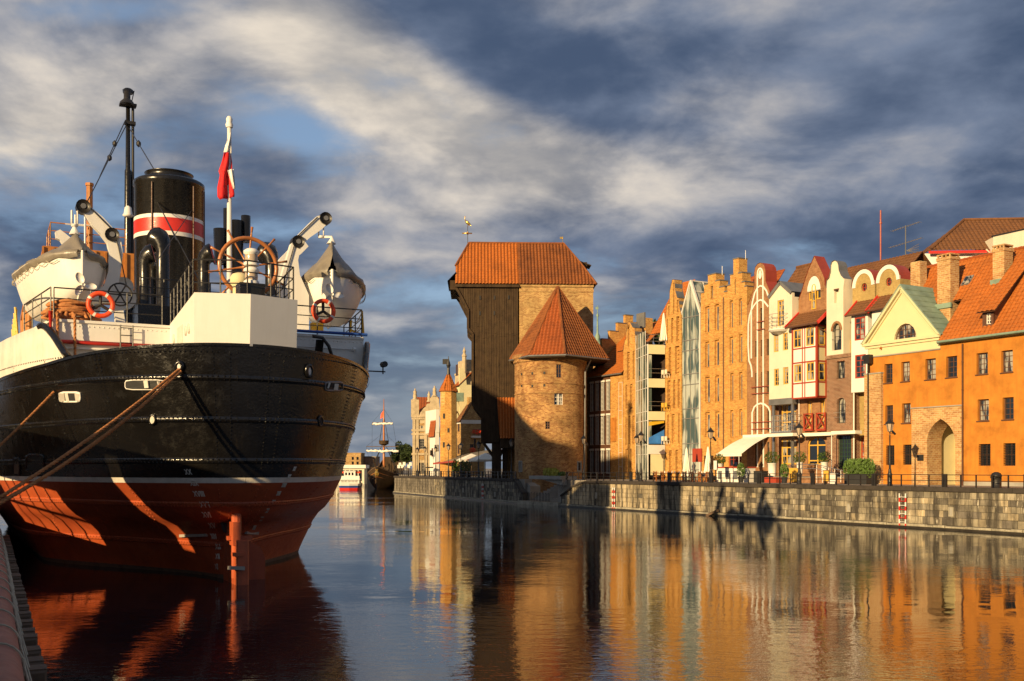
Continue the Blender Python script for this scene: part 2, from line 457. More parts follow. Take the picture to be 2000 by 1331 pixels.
M['soil'] = paint('soil', (.13, .11, .08), .95, .3, .1, bump=.3, spec=.1)
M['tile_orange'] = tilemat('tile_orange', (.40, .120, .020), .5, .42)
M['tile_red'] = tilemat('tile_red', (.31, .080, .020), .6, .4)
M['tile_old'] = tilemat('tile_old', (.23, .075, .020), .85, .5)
M['tile_brown'] = tilemat('tile_brown', (.17, .075, .030), .6, .45)
M['sheet_red'] = paint('sheet_red', (.30, .045, .022), .55, .2)
M['glass_dark'] = glassmat('glass_dark', (.012, .016, .022))
M['glass_curtain'] = glassmat('glass_curtain', (.015, .02, .028), .06, (.34, .32, .27), 1.3)
M['glass_hall'] = glassmat('glass_hall', (.055, .085, .075), .03, (.40, .42, .36), .55)
M['brick_orange'] = brick('brick_orange', (.61, .325, .080), (.42, .175, .040), (.58, .41, .18), .34, .115)
M['brick_tower'] = brick('brick_tower', (.50, .28, .10), (.25, .09, .032), (.52, .38, .20), .36, .13, radius=4.1, var=.65)
M['brick_old'] = brick('brick_old', (.52, .33, .125), (.30, .14, .05), (.55, .42, .22), .36, .13, var=.45)
M['brick_brown'] = brick('brick_brown', (.23, .095, .05), (.15, .06, .035), (.46, .36, .25), .32, .11, mw=.016)
M['brick_tan'] = brick('brick_tan', (.34, .165, .075), (.25, .11, .05), (.40, .26, .15), .30, .10)
M['brick_olive'] = brick('brick_olive', (.44, .31, .115), (.36, .245, .09), (.4, .3, .13), .26, .085)
M['brick_pier'] = brick('brick_pier', (.54, .33, .14), (.37, .165, .06), (.60, .47, .27), .38, .14, var=.3, mw=.016)
M['foliage'] = paint('foliage', (.065, .12, .018), .6, .5, 1.5, bump=0, spec=.3)
M['foliage_dark'] = paint('foliage_dark', (.040, .060, .018), .65, .5, .8, bump=0, spec=.3)
M['flag_red'] = paint('flag_red', (.58, .012, .015), .8, .1, bump=.05)
M['flag_white'] = paint('flag_white', (.78, .76, .72), .8, .05, bump=.05)
M['gold'] = paint('gold', (.85, .55, .14), .3, .1, metal=.9)
M['lamp_glass'] = paint('lamp_glass', (.42, .33, .24), .15, .1, bump=0)
M['bark'] = paint('bark', (.09, .065, .04), .9, .3, 3.)
# ================================================================ water and banks
def watermat():
    m, n, l, b = newmat('water')
    t = n.new('ShaderNodeTexCoord').outputs['Object']
    b.inputs['Base Color'].default_value = (.006, .010, .014, 1)
    b.inputs['Roughness'].default_value = .015
    b.inputs['IOR'].default_value = 1.7
    b.inputs['Specular IOR Level'].default_value = .55
    rip = nnoise(n, l, t, 1.7, 4, .55, (1.0, 1.6, 1))
    swell = nnoise(n, l, t, .30, 2, .5, (1, 1.5, 1))
    patch = nramp(n, l, nnoise(n, l, t, .045, 3, .5, (.6, 1.5, 1)), [(.42, .05), (.62, .9)])
    a = n.new('ShaderNodeMath'); a.operation = 'MULTIPLY'; l.new(rip, a.inputs[0]); l.new(patch, a.inputs[1])
    fine = nnoise(n, l, t, 4.2, 3, .5, (.8, 1.5, 1))
    patch2 = nramp(n, l, nnoise(n, l, t, .06, 3, .5, (.5, 1.3, 1)), [(.45, .02), (.60, .32)])
    fm = n.new('ShaderNodeMath'); fm.operation = 'MULTIPLY'; l.new(fine, fm.inputs[0]); l.new(patch2, fm.inputs[1])
    fa = n.new('ShaderNodeMath'); l.new(fm.outputs[0], fa.inputs[0]); l.new(a.outputs[0], fa.inputs[1]); a = fa
    a2 = n.new('ShaderNodeMath'); a2.operation = 'MULTIPLY_ADD'; l.new(swell, a2.inputs[0]); a2.inputs[1].default_value = .9; l.new(a.outputs[0], a2.inputs[2])
    nbump(n, l, b, a2.outputs[0], 1.0, .017)
    return m
M['water'] = watermat()
def q(a, D): 
    p = Q0 - T * a + NQ * D
    return (p.x, p.y)
mb = MB(); mb.quad((-2500, -600, 0), (2500, -600, 0), (2500, 3500, 0), (-2500, 3500, 0))
o = mb.build('water', M['water']); o['kind'] = 'structure'
C2 = Vector((1.14, 114.3)); E2 = Vector((-19.2, 166.7))
T2 = (E2 - C2).normalized(); N2 = Vector((T2.y, -T2.x))
Q2ANG = math.atan2(-T2.y, -T2.x)
L2 = (E2 - C2).length
def q2(a, D):
    p = C2 + T2 * a + N2 * D
    return (p.x, p.y)
bank = [q(60, .55), q(-52.6, .55), q(-52.6, 4.7), q(-60.9, 4.7), q2(.6, .55), q2(L2 - .4, .55), (-16.6, 171), (-29, 236), (-500, 236), (-1200, 3000), (2500, 3000), (2500, -300), (160, -300)]
mb = MB(); mb.slab(bank, -2, QZ)
o = mb.build('promenade', M['paving']); o['kind'] = 'structure'
# near quay on the left, along the steamer
TS = math.tan(R(27))
def nq(Y, off): return (off - TS * Y, Y)          # off: metres to the right of the line through the camera
mb = MB(); mb.slab([nq(-60, -.12), nq(150, -.12), (-300, 230), (-300, -60)], -2, 1.95)
o = mb.build('near_quay', M['concrete']); o['kind'] = 'structure'
qr = empty('fender_rail', (0, 0, 0), 'long reddish padded fender roll lashed along the near quay edge', 'fender')
mb = MB(); pts = [(nq(Y, .08)[0], Y, 1.84) for Y in [2 + 1.0 * i for i in range(60)]]
mb.tube(pts, .24, 14)
M['fender_red'] = paint('fender_red', (.34, .13, .085), .75, .25, 2., bump=.5, fine=6.)
mb.build('roll', M['fender_red'], qr, True)
for i in range(18):
    Y = 11.0 + i * 1.35
    mb = MB(); c = Vector((nq(Y, .08)[0], Y, 1.84)); d = Vector((-TS, 1, 0)).normalized(); s = d.cross(Vector((0, 0, 1)))
    mb.tube([c + (s * math.cos(t) + Vector((0, 0, 1)) * math.sin(t)) * .262 + d * (.10 * math.sin(t * 1.0)) for t in [2 * math.pi * k / 20 for k in range(20)]], .014, 5, closed=True)
    mb.tube([c + s * .26, c + s * .40 + d * -.75 + Vector((0, 0, -.5))], .014, 5)
    mb.build('lashing', M['rope_pale'], qr)
# timber fender piles under the near quay edge
pr = bpy.data.meshes.new('fender_pile')
mb = MB(); mb.cbox(-.30, .30, -.20, .20, -2.5, 1.38, .03); mb.box(-.30, .30, -.17, .2, 1.30, 1.40)
pile0 = mb.build('fender_pile', M['wood_timber'])
pile0.rotation_euler = (0, 0, R(27))
for i in range(34):
    o = pile0 if i == 0 else pile0.copy()
    if i: COL.objects.link(o)
    Y = 10.6 + i * .87
    o.location = (nq(Y, .40)[0], Y, rnd.uniform(-.04, .03))
    o.rotation_euler = (R(rnd.uniform(-1, 1)), 0, R(27 + rnd.uniform(-2, 2)))
    tag(o, 'dark square timber fender pile standing in the water along the near quay', 'pile', 'fender piles along the near quay')
# bollards that take the mooring ropes
BOLL = [Vector((nq(24, -1.6)[0], 24, 1.95)), Vector((nq(30.5, -2.6)[0], 30.5, 1.95))]
for i, p in enumerate(BOLL):
    mb = MB(); mb.lathe([(.32, 0), (.30, .06), (.2, .12), (.17, .42), (.27, .5), (.27, .58), (.12, .66)], n=14)
    o = mb.build('mooring_bollard', M['iron'], smooth=True); o.location = p
    tag(o, ['cast iron bollard on the near quay holding three stern ropes', 'cast iron bollard on the near quay holding a single rope'][i], 'bollard')

# ================================================================ stone embankment walls
def stonemat():
    m, n, l, b = newmat('stone_block')
    tcn = n.new('ShaderNodeTexCoord').outputs['Object']; oi = n.new('ShaderNodeObjectInfo')
    geo = n.new('ShaderNodeNewGeometry')
    a = nnoise(n, l, geo.outputs['Position'], .55, 6, .65)
    st = nnoise(n, l, geo.outputs['Position'], 1.0, 5, .65, (2.2, 2.2, .28))
    base = nramp(n, l, oi.outputs['Random'], [(0, (.10, .088, .075)), (.3, (.23, .205, .155)), (.6, (.38, .33, .235)), (.82, (.17, .15, .125)), (1, (.50, .41, .26))])
    col = nmix(n, l, 1.0, base, nramp(n, l, a, [(.32, .38), (.6, 1.1)]), 'MULTIPLY')
    col = nmix(n, l, nramp(n, l, st, [(.44, 0.0), (.60, .88)]), col, (.045, .039, .032))
    st2 = nnoise(n, l, geo.outputs['Position'], 2.1, 4, .6, (3.2, 3.2, .4))
    col = nmix(n, l, nramp(n, l, st2, [(.62, 0.0), (.70, .8)]), col, (.62, .56, .44))
    l.new(col, b.inputs['Base Color']); b.inputs['Roughness'].default_value = .92; b.inputs['Specular IOR Level'].default_value = .2
    nbump(n, l, b, nnoise(n, l, geo.outputs['Position'], 7., 5, .65), .7, .04)
    return m
M['stone_block'] = stonemat()
M['stone_wet'] = paint('stone_wet', (.032, .027, .021), .35, .5, 1.2, bump=.6)
M['stone_rough'] = paint('stone_rough', (.33, .30, .23), .95, .5, 1.5, bump=.9, fine=6., streak=.5, dirt=(.08, .07, .05), spec=.15)
M['mortar'] = paint('mortar', (.10, .09, .075), .95, .3, 2., bump=.4, spec=.1)
def embank(fr, x0, x1, top, label, near, slope=None):
    """stone wall along local x from x0 to x1 (front at y=0); slope(x) gives a lower top"""
    root = fr.root('embankment_wall', label, 'wall')
    tp = lambda x: slope(x) if slope else top
    xs = [x0 + (x1 - x0) * i / 60 for i in range(61)]
    mb = MB()
    mb.prism([(x0, -2 - fr.z0)] + [(x1, -2 - fr.z0)] + [(x, tp(x) - .02) for x in xs[::-1]], .045, .6)
    mb.build('core', M['mortar'], root)
    # dark coping, laid in lengths
    L = 2.4; n = int((x1 - x0) / L)
    for i in range(n):
        a, b = x0 + (x1 - x0) * i / n, x0 + (x1 - x0) * (i + 1) / n
        if abs(tp(a) - top) > .05 or abs(tp(b) - top) > .05:
            mb = MB(); mb.beam((a, .28, tp(a) - .1), (b, .28, tp(b) - .1), .7, .16); mb.build('coping', M['coping'], root); continue
        mb = MB(); mb.cbox(a + .008, b - .008, -.10, .62, top - .30, top + .012, .03); mb.build('coping', M['coping'], root)
    wb = [.34, .42, .5, .58, .7, .85]
    zb = [.30, .80, 1.24, 1.64, 2.03, 2.47]
    meshes = {}
    for r in range(5):
        for k, w in enumerate(wb):
            mb = MB(); h = zb[r + 1] - zb[r]; mb.cbox(.008, w - .008, 0, .12, .008, h - .008, .022)
            o = mb.build('stone', M['stone_block'], root); meshes[(r, k)] = o.data; bpy.data.objects.remove(o)
    cand = []
    for r in range(5):
        x = x0 + rnd.uniform(0, .3)
        while x < x1 - .4:
            k = rnd.choices(range(6), [2, 3, 4, 4, 3, 1.5])[0]
            w = wb[k]
            if x + w > x1: break
            if zb[r + 1] - fr.z0 <= min(tp(x), tp(x + w)) - .05: cand.append((x, r, k))
            x += w
    vis = sorted(cand, key=lambda c: near(c[0]))
    far = MB()
    for i, (x, r, k) in enumerate(vis):
        dy = rnd.uniform(-.028, .022)
        if rnd.random() < .012: continue
        if i < 300:
            o = bpy.data.objects.new('stone', meshes[(r, k)]); COL.objects.link(o); o.parent = root
            o.location = (x, dy, zb[r] - fr.z0)
        else:
            far.cbox(x + .008, x + wb[k] - .008, dy, .12, zb[r] + .008 - fr.z0, zb[r + 1] - .008 - fr.z0, .022)
    if far.v: far.build('far_stones', M['stone_block'], root, kind='stuff')
    # rough footing just above the water and the dark wet band below it
    mb = MB(); x = x0
    while x < x1:
        w = rnd.uniform(.4, 1.4); w = min(w, x1 - x)
        mb.cbox(x, x + w - .02, -.16 + rnd.uniform(-.05, .05), .3, .12 - fr.z0, .29 + rnd.uniform(-.05, .02) - fr.z0, .035); x += w
    mb.build('footing', M['stone_rough'], root)
    mb = MB(); mb.box(x0, x1, -.24, .3, -1.5 - fr.z0, .13 - fr.z0); mb.build('wet_footing', M['stone_wet'], root)
    return root
f1 = QF(0, 0)
sx0, sx1 = f1.L(1095, 971)[0], f1.L(1132, 944)[0]
wall1 = embank(f1, sx0, 46, 0.0, 'long stone block embankment wall below the orange and brick house fronts', lambda x: abs(x + 13),
               lambda x: 0.0 if x > sx1 else -1.55 * (sx1 - x) / (sx1 - sx0))
f2 = Frame(E2.x, E2.y, Q2ANG, QZ)
wall2 = embank(f2, 0, L2, 0.0, 'grey stone block embankment wall running beneath the wooden crane', lambda x: -x,
               lambda x: 0.0 if x < L2 - 2.2 else -1.5 * (x - L2 + 2.2) / 2.2)
# small iron boxes, mooring recesses and ladders on the walls
def recess(fr, wall, x, z, w=.36, h=.62):
    mb = MB(); o_ = rect((x - w / 2, z - h / 2), (x + w / 2, z + h / 2)); mb.ring(o_, scaled(o_, .06), -.06, .03)
    mb.build('recess_frame', M['stone_rough'], wall)
    mb = MB(); mb.box(x - w / 2 + .05, x + w / 2 - .05, -.034, -.02, z - h / 2 + .05, z + h / 2 - .05); mb.build('recess_panel', M['concrete'], wall)
for X, Y in ((1165, 968), (1363, 980), (1495, 984), (1658, 992), (1858, 1000)):
    x, z = f1.L(X, Y); recess(f1, wall1, x, z)
for X, Y in ((905, 958), (967, 966)):
    x, z = f2.L(X, Y); recess(f2, wall2, x, z, .5, .6)
def ladder(fr, X, zt, label, w=.42):
    x = fr.L(X, 960)[0]
    r = Frame(*fr.world(x, 0, 0).xy, fr.ang, 0).root('quay_ladder', label, 'ladder')
    M.setdefault('ladder_white', paint('ladder_white', (.72, .70, .66), .5, .1))
    for s in (-1, 1):
        n = 9; zz = [-.3 + (zt + .3) * i / n for i in range(n + 1)]
        for i in range(n):
            mb = MB(); mb.box(s * w / 2 - .035, s * w / 2 + .035, -.20, -.13, zz[i], zz[i + 1]); mb.build('rail_piece', M['red_paint' if i % 2 else 'ladder_white'], r)
    for i in range(8):
        mb = MB(); mb.tube([(-w / 2, -.165, .1 + i * .28), (w / 2, -.165, .1 + i * .28)], .02, 6); mb.build('rung', M['ladder_white' if i % 2 else 'red_paint'], r)
    for z in (.4, zt - .3):
        mb = MB(); mb.box(-w / 2 - .02, -w / 2 + .02, -.14, .05, z, z + .04); mb.box(w / 2 - .02, w / 2 + .02, -.14, .05, z, z + .04); mb.build('bracket', M['iron'], r)
ladder(f1, 1766, 2.3, 'red and white ladder on the stone wall below the orange house', .5)
ladder(f1, 1201, 2.15, 'red and white ladder on the stone wall below the brick and glass gables', .34)
ladder(f2, 945, 2.1, 'red and white ladder on the grey stone wall under the wooden crane', .4)

# ---------------------------------------------------------------- quay stairs beside the round tower
fs = QF(-60.9, 0.0, 0.0)
st = fs.root('quay_stairs', 'dark stone stairs climbing from the water to the round tower', 'stairs')
mb = MB(); mb.box(-.2, 8.4, -.25, 1.2, -1.5, .40); mb.build('landing', M['stone_rough'], st)
for i in range(11):
    mb = MB(); z = .4 + (QZ - .4) * (i + 1) / 11; mb.cbox(.7, 6.4, 1.2 + i * .32, 4.75, z - .215, z, .02); mb.build('step', M['stone_grey'], st)
mb = MB(); mb.prism([(6.4, -1), (8.32, -1), (8.32, QZ - .05), (6.4, QZ - .05)], 1.0, 4.7); mb.build('side_wall', M['concrete'], st)
mb = MB(); mb.prism([(0.1, -1), (.7, -1), (.7, 2.0), (.1, 2.4)], .9, 4.7); mb.build('side_wall', M['stone_grey'], st)
for i in range(9):
    x = 1.3 + i * .6
    mb = MB(); mb.tube([(x, -.05, .4), (x, -.05, 1.25), (x + .12, -.05, 1.36), (x + .24, -.05, 1.25), (x + .24, -.05, .4)], .025, 6); mb.build('gate_hoop', M['iron'], st)
mb = MB(); mb.tube([(.65, .0, .5), (.65, .0, 1.5), (-2.0, .2, 3.65)], .03, 6); mb.tube([(.65, .0, 1.1), (-2.0, .2, 3.2)], .025, 6); mb.build('handrail', M['iron'], st)
mb = MB(); mb.tube([(8.35, -.02, .9), (8.35, -.02, 1.75), (10.2, 0, 3.6)], .03, 6); mb.tube([(8.35, -.02, 1.35), (10.2, 0, 3.2)], .025, 6); mb.build('handrail', M['steel'], st)
# flower slab cantilevered over the stairs
fp = Frame(*q(-58.4, .6), QANG, QZ)
pl = fp.root('flower_slab', 'long concrete flower trough jutting out over the quay stairs', 'planter')
mb = MB(); mb.box(0, 6.4, -.9, 1.2, .05, .42); mb.build('trough', M['concrete'], pl)
mb = MB(); mb.prism([(2.0, .05), (6.4, .05), (6.4, -.55)], -.6, .9); mb.build('bracket', M['concrete'], pl)
def leaves(mb, c, rad, n, size, up=.0, rg=rnd):
    for _ in range(n):
        while True:
            p = Vector((rg.uniform(-1, 1), rg.uniform(-1, 1), rg.uniform(-1, 1)))
            if p.length <= 1: break
        if rg.random() < .55 and p.length > 1e-3: p = p.normalized() * rg.uniform(.75, 1.0)
        p = Vector((c[0] + p.x * rad[0], c[1] + p.y * rad[1], c[2] + p.z * rad[2]))
        a = Vector((rg.uniform(-1, 1), rg.uniform(-1, 1), rg.uniform(-1, 1) + up)).normalized()
        b = a.orthogonal().normalized(); s = size * rg.uniform(.6, 1.4)
        mb.add([p - a * s, p + b * s * .45, p + a * s, p - b * s * .45], ((0, 1, 2, 3),))
M['foliage_lime'] = paint('foliage_lime', (.32, .30, .03), .6, .4, 2., bump=0)
for x in (2.4, 3.0, 3.6, 4.2):
    mb = MB(); leaves(mb, (x, -.1, .75), (.55, .35, .5), 170, .13, 1.5); mb.build('plant', M['foliage_lime'], pl)
mb = MB(); leaves(mb, (5.3, 0, .62), (.6, .35, .28), 160, .10); mb.build('plant', M['foliage'], pl)

# ================================================================ railings
def railing(fr, label, group, L=5.75, n=5):
    r = fr.root('quay_railing', label, 'railing', group)
    for i in range(n + 1):
        x = .09 + (L - .18) * i / n
        mb = MB(); w = .075 if i in (0, n) else .035
        mb.box(x - w, x + w, -w, w, 0, .86 if w > .05 else .82); mb.build('post', M['iron'], r)
    for z in (.80, .42):
        mb = MB(); mb.tube([(.09, 0, z), (L - .09, 0, z)], .026, 6); mb.build('bar', M['iron'], r)
    return r
RL = ['below the orange house downpipe', 'before the gothic portal', 'before the orange house pier', 'before the hedge box', 'before the ramp rail', 'before the awning', 'before the stepped gables', 'before the cafe tables', 'before the glazed corner bay', 'before the louvred wing']
r0 = railing(QF(-5.75, .25), 'dark iron railing section ' + RL[0], 'railings along the quay')
for i in range(-1, 9):
    if i == 0: continue
    c = copy_tree(r0); p = QF(-5.75 * (i + 1), .25); c.location = (p.o.x, p.o.y, QZ)
    c['label'] = 'dark iron railing section ' + (RL[i] if i > 0 else 'below the right end of the orange house')
    if i == 8: c['label'] = 'dark iron railing section ' + RL[9]
    if i == 8: c.location = (QF(-51.6, .25).o.x, QF(-51.6, .25).o.y, QZ)
for i in range(9):
    c = copy_tree(r0); p = C2 + T2 * (2.5 + 5.75 * (i + 1)) + N2 * .25
    c.location = (p.x, p.y, QZ); c.rotation_euler = (0, 0, Q2ANG)
    c['label'] = 'dark iron railing section on the grey stone wall beyond the crane'; c['group'] = 'railings beyond the crane'
# ================================================================ street lamps
def lamp(loc, label, h=4.7, flood=True):
    r = empty('street_lamp', loc, label, 'lamp', 'iron lamps along the quay')
    mb = MB(); mb.lathe([(.20, 0), (.20, .1), (.16, .14), (.16, .75), (.19, .8), (.13, .9), (.10, 1.15), (.085, 1.2)], n=10); mb.build('pedestal', M['iron'], r, True)
    mb = MB(); mb.lathe([(.07, 1.15), (.075, 1.7), (.05, 1.75), (.042, h - 1.25), (.06, h - 1.22), (.03, h - 1.15), (.03, h - 1.0), (.09, h - .93), (.09, h - .9)], n=10); mb.build('post', M['iron'], r, True)
    lt = MB(); lt.lathe([(.13, h - .9), (.26, h - .35)], n=6, cap=False); g = lt.build('lantern', M['lamp_glass'], r)
    mb = MB()
    for k in range(6):
        t = math.pi / 3 * k
        mb.beam((.135 * math.cos(t), .135 * math.sin(t), h - .92), (.27 * math.cos(t), .27 * math.sin(t), h - .34), .022)
    mb.build('lantern_frame', M['iron'], g)
    mb = MB(); mb.lathe([(.34, h - .36), (.30, h - .31), (.13, h - .12), (.10, h - .1), (.10, h - .04), (.03, h), (.012, h + .12)], n=12); mb.build('cap', M['iron'], r, True)
    if flood:
        mb = MB(); mb.beam((.05, 0, h - 1.05), (.42, -.05, h - 1.05), .03); mb.tube([(.42, -.12, h - 1.1), (.38, .22, h - .78)], .085, 8); mb.build('spotlight', M['iron'], r, True)
    return r
for X, D, lab in ((1738, .95, 'black iron lantern post before the orange house'), (1561, .95, 'black iron lantern post before the half-timbered bay'),
                  (1388, .95, 'black iron lantern post before the orange stepped gables'), (1252, .95, 'black iron lantern post before the glass bay'),
                  (1140, 2.2, 'black iron lantern post between round tower and louvred wing'), (1244, 5.5, 'black iron lantern post close against the narrow brick gable')):
    a = qa(X, D); o = lamp((*q(a, D), QZ), lab)
    o.rotation_euler = (0, 0, R(rnd.uniform(0, 60)))
def q2px(X, D):
    fr = Frame(C2.x, C2.y, Q2ANG, 0)
    return -fr.L(X, 900, D)[0]
for X, D, lab in ((999, 1.0, 'black iron lantern post beside the crane supports'), (935, 1.0, 'black iron lantern post before the awnings'), (900, 1.2, 'black iron lantern post before the banded brick house'),
                  (876, 1.2, 'black iron lantern post before the cream bay house'), (851, 4.5, 'black iron lantern post before the octagonal tower'), (830, 3.0, 'black iron lantern post before the carved stone gate'),
                  (815, 4.0, 'black iron lantern post at the corner of the carved stone gate')):
    lamp((*q2(q2px(X, D), D), QZ), lab, flood=False)
# litter bin by the railing
bx = QF(qa(1946, .9), .9)
r = bx.root('litter_bin', 'black domed litter bin by the railing below the orange house', 'bin')
mb = MB(); mb.lathe([(.30, 0), (.31, .7), (.33, .72), (.33, .78), (.26, .92), (.1, 1.0)], n=16); mb.build('body', M['iron'], r, True)
mb = MB(); mb.box(-.18, .18, -.345, -.3, .60, .72); mb.build('opening', M['rubber'], r)
# beam of a broken fender lying on the footing
x, z = f1.L(1400, 1008)
mb = MB(); mb.beam((x - .7, -.5, -2.75), (x + .55, -.32, -2.28), .2); o = mb.build('fender_beam', M['wood_timber'])
o.location = (f1.o.x, f1.o.y, QZ); o.rotation_euler = (0, 0, QANG); tag(o, 'dark broken timber beam leaning on the footing of the stone wall', 'beam')
# ================================================================ house helpers
def zspan(poly, x):
    r = []
    for i in range(len(poly)):
        (a, b), (c, d) = poly[i], poly[(i + 1) % len(poly)]
        if abs(c - a) > 1e-9 and min(a, c) <= x <= max(a, c): r.append(b + (d - b) * (x - a) / (c - a))
    return (min(r), max(r)) if len(r) > 1 else None
def xspan(poly, z):
    r = zspan([(b, a) for a, b in poly], z)
    return r
def window(root, hole, y, fm, gm, nx=2, nz=3, fw=.07, bw=.04, name='window', sill=None, zs=None):
    mb = MB(); inner = scaled(hole, fw); mb.ring(hole, inner, y, y + .09)
    x0, x1 = min(p[0] for p in hole), max(p[0] for p in hole); z0, z1 = min(p[1] for p in hole), max(p[1] for p in hole)
    for i in range(1, nx):
        x = x0 + (x1 - x0) * i / nx; s = zspan(hole, x)
        if s: mb.box(x - bw / 2, x + bw / 2, y + .012, y + .07, s[0], s[1])
    for i in range(1, nz):
        z = z0 + (z1 - z0) * i / nz; s = xspan(hole, z)
        if s: mb.box(s[0], s[1], y + .016, y + .066, z - bw / 2, z + bw / 2)
    for z in zs or ():
        s = xspan(hole, z); mb.box(s[0], s[1], y + .005, y + .075, z - fw / 2, z + fw / 2)
    w = mb.build(name, M[fm], root)
    mb = MB(); mb.prism(scaled(hole, .01), y + .055, y + .065); mb.build('pane', M[gm], w)
    if sill:
        mb = MB(); mb.box(x0 - .06, x1 + .06, -.09, y + .02, z0 - .06, z0 + .012); mb.build('sill', M[sill], w)
    return w
class House:
    def __init__(s, name, label, X, D, cat='house', z0=QZ):
        s.f = QF(qa(X, D), D, z0); s.r = s.f.root(name, label, cat); s.D = D
    def p(s, k, x, y, dd=0.0): return s.f.Z(k, x, y, dd)
    def P(s, k, l, dd=0.0): return [s.f.Z(k, x, y, dd) for x, y in l]
    def hole(s, k, x0, y0, x1, y1, dd=0.0):
        a, b = s.p(k, x0, y0, dd), s.p(k, x1, y1, dd); c = s.p(k, x0, y1, dd)
        return [(a[0], c[1]), (b[0], c[1]), (b[0], a[1]), (a[0], a[1])]
    def arch(s, k, x0, yb, x1, ys, yt, dd=0.0, n=8):
        a, b = s.p(k, x0, yb, dd), s.p(k, x1, yb, dd); m = (x0 + x1) / 2
        return arch(a[0], b[0], a[1], s.p(k, m, ys, dd)[1], s.p(k, m, yt, dd)[1], n)
    def wall(s, name, outline, holes, mat, y0=0.0, reveal=.25, thick=.6):
        mb = MB(); mb.wall(outline, holes, y0, reveal, thick)
        return mb.build(name, M[mat], s.r)
    def body(s, x0, x1, z1, mat, y0=.3, y1=9.0, z0=0.0):
        mb = MB(); mb.box(x0 + .004, x1 - .004, y0, y1, z0 - .3, z1); return mb.build('side_wall', M[mat], s.r)
    def box(s, name, mat, *a, parent=None):
        mb = MB(); mb.box(*a); return mb.build(name, M[mat], parent or s.r)
    def tiles(s, name, poly, mat, **k):
        mb = MB(); mb.tiles(poly, **k); o = mb.build(name, M[mat], s.r)
        u = MB(); u.add([Vector(p) - Vector((0, 0, .05)) for p in poly], [tuple(range(len(poly)))]); u.build('roof_deck', M['wood_brown'], o)
        return o
def steps_outline(h, k, steps, x0y=None):
    pts = []
    for x0, x1, y in steps:
        a, b = h.p(k, x0, y), h.p(k, x1, y); z = a[1]
        pts += [(a[0], z), (b[0], z)]
    return pts
def caps(h, pts, thick, mat='zinc_metal'):
    for i in range(0, len(pts) - 1, 2):
        (a, z), (b, _) = pts[i], pts[i + 1]
        if b - a > .15:
            mb = MB(); mb.box(a - .05, b + .05, -.07, thick + .07, z - .004, z + .09); mb.build('step_cap', M[mat], h.r)

# ================================================================ orange house with the cream pediment
h = House('orange_house', 'long orange plastered house with cream pediment and brick gothic portal', 1697, 7.0)
XR = 27.0
zt = h.p('za', 320, 80)[1]                   # wall height under the eave
ztop = h.p('f', 1838, 672)[1]
holes = []
top = [(415, 152, 490, 330), (572, 132, 650, 315), (795, 105, 892, 298), (988, 82, 1090, 278), (1270, 52, 1375, 250), (1500, 28, 1607, 232)]
mid = [(422, 535, 495, 708), (578, 517, 658, 700), (1280, 480, 1385, 680), (1512, 462, 1615, 668)]
low = [(430, 905, 508, 1088), (588, 898, 670, 1085), (1290, 892, 1400, 1095), (1520, 885, 1632, 1095)]
W1 = [h.hole('za', *t) for t in top]; W2 = [h.hole('za', *t) for t in mid]; W3 = [h.hole('za', *t) for t in low]
gap = W1[5][0][0] - W1[4][0][0]
for Wl in (W1, W2, W3):                       # the same rhythm goes on beyond the picture
    for i in (1, 2, 3):
        Wl.append([(x + gap * i * 1.05, z) for x, z in Wl[-1 if i == 1 else -i]])
    zb, zu = Wl[0][0][1], Wl[0][2][1]
PL, PR = h.p('za', 675, 565), h.p('za', 1145, 560)
zp = PL[1]
gx0, gx1 = h.p('za', 820, 1200)[0], h.p('za', 1080, 1200)[0]
gsp, gap_ = h.p('za', 930, 870)[1], h.p('za', 940, 660)[1]
port = gothic(gx0, gx1, .0, gsp, gap_)
wallL, wallR = 0.0, XR
out = [(0, 0), (XR, 0), (XR, ztop), (0, ztop)]
h.wall('wall', out, W1 + W2 + W3 + [gothic(gx0 - .05, gx1 + .05, .004, gsp, gap_ + .05)], 'plaster_orange', 0, .32, .6)
h.body(0, XR, ztop - .05, 'plaster_orange', 3.6, 11)
h.box('side_wall', 'plaster_orange', 0.004, gx0 - .3, .33, 3.6, -.2, ztop - .05)
h.box('side_wall', 'plaster_orange', gx1 + .3, XR, .33, 3.6, -.2, ztop - .05)
h.box('side_wall', 'plaster_orange', gx0 - .3, gx1 + .3, .33, 3.6, gap_ + .3, ztop - .06)
for i, w in enumerate(W1 + W2):
    window(h.r, w, .20, 'wood_brown', 'glass_curtain' if i % 3 else 'glass_dark', 2, 4, .075, .035, sill='wood_brown')
for w in W3:
    o = window(h.r, w, .22, 'wood_brown', 'glass_dark', 2, 2, .06)
    mb = MB(); x0, x1, z0, z1 = w[0][0], w[1][0], w[0][1], w[2][1]
    for i in range(1, 7): mb.box(x0 + (x1 - x0) * i / 7 - .011, x0 + (x1 - x0) * i / 7 + .011, .04, .062, z0, z1)
    for i in range(1, 9): mb.box(x0, x1, .03, .052, z0 + (z1 - z0) * i / 9 - .011, z0 + (z1 - z0) * i / 9 + .011)
    mb.build('grille', M['iron'], o)
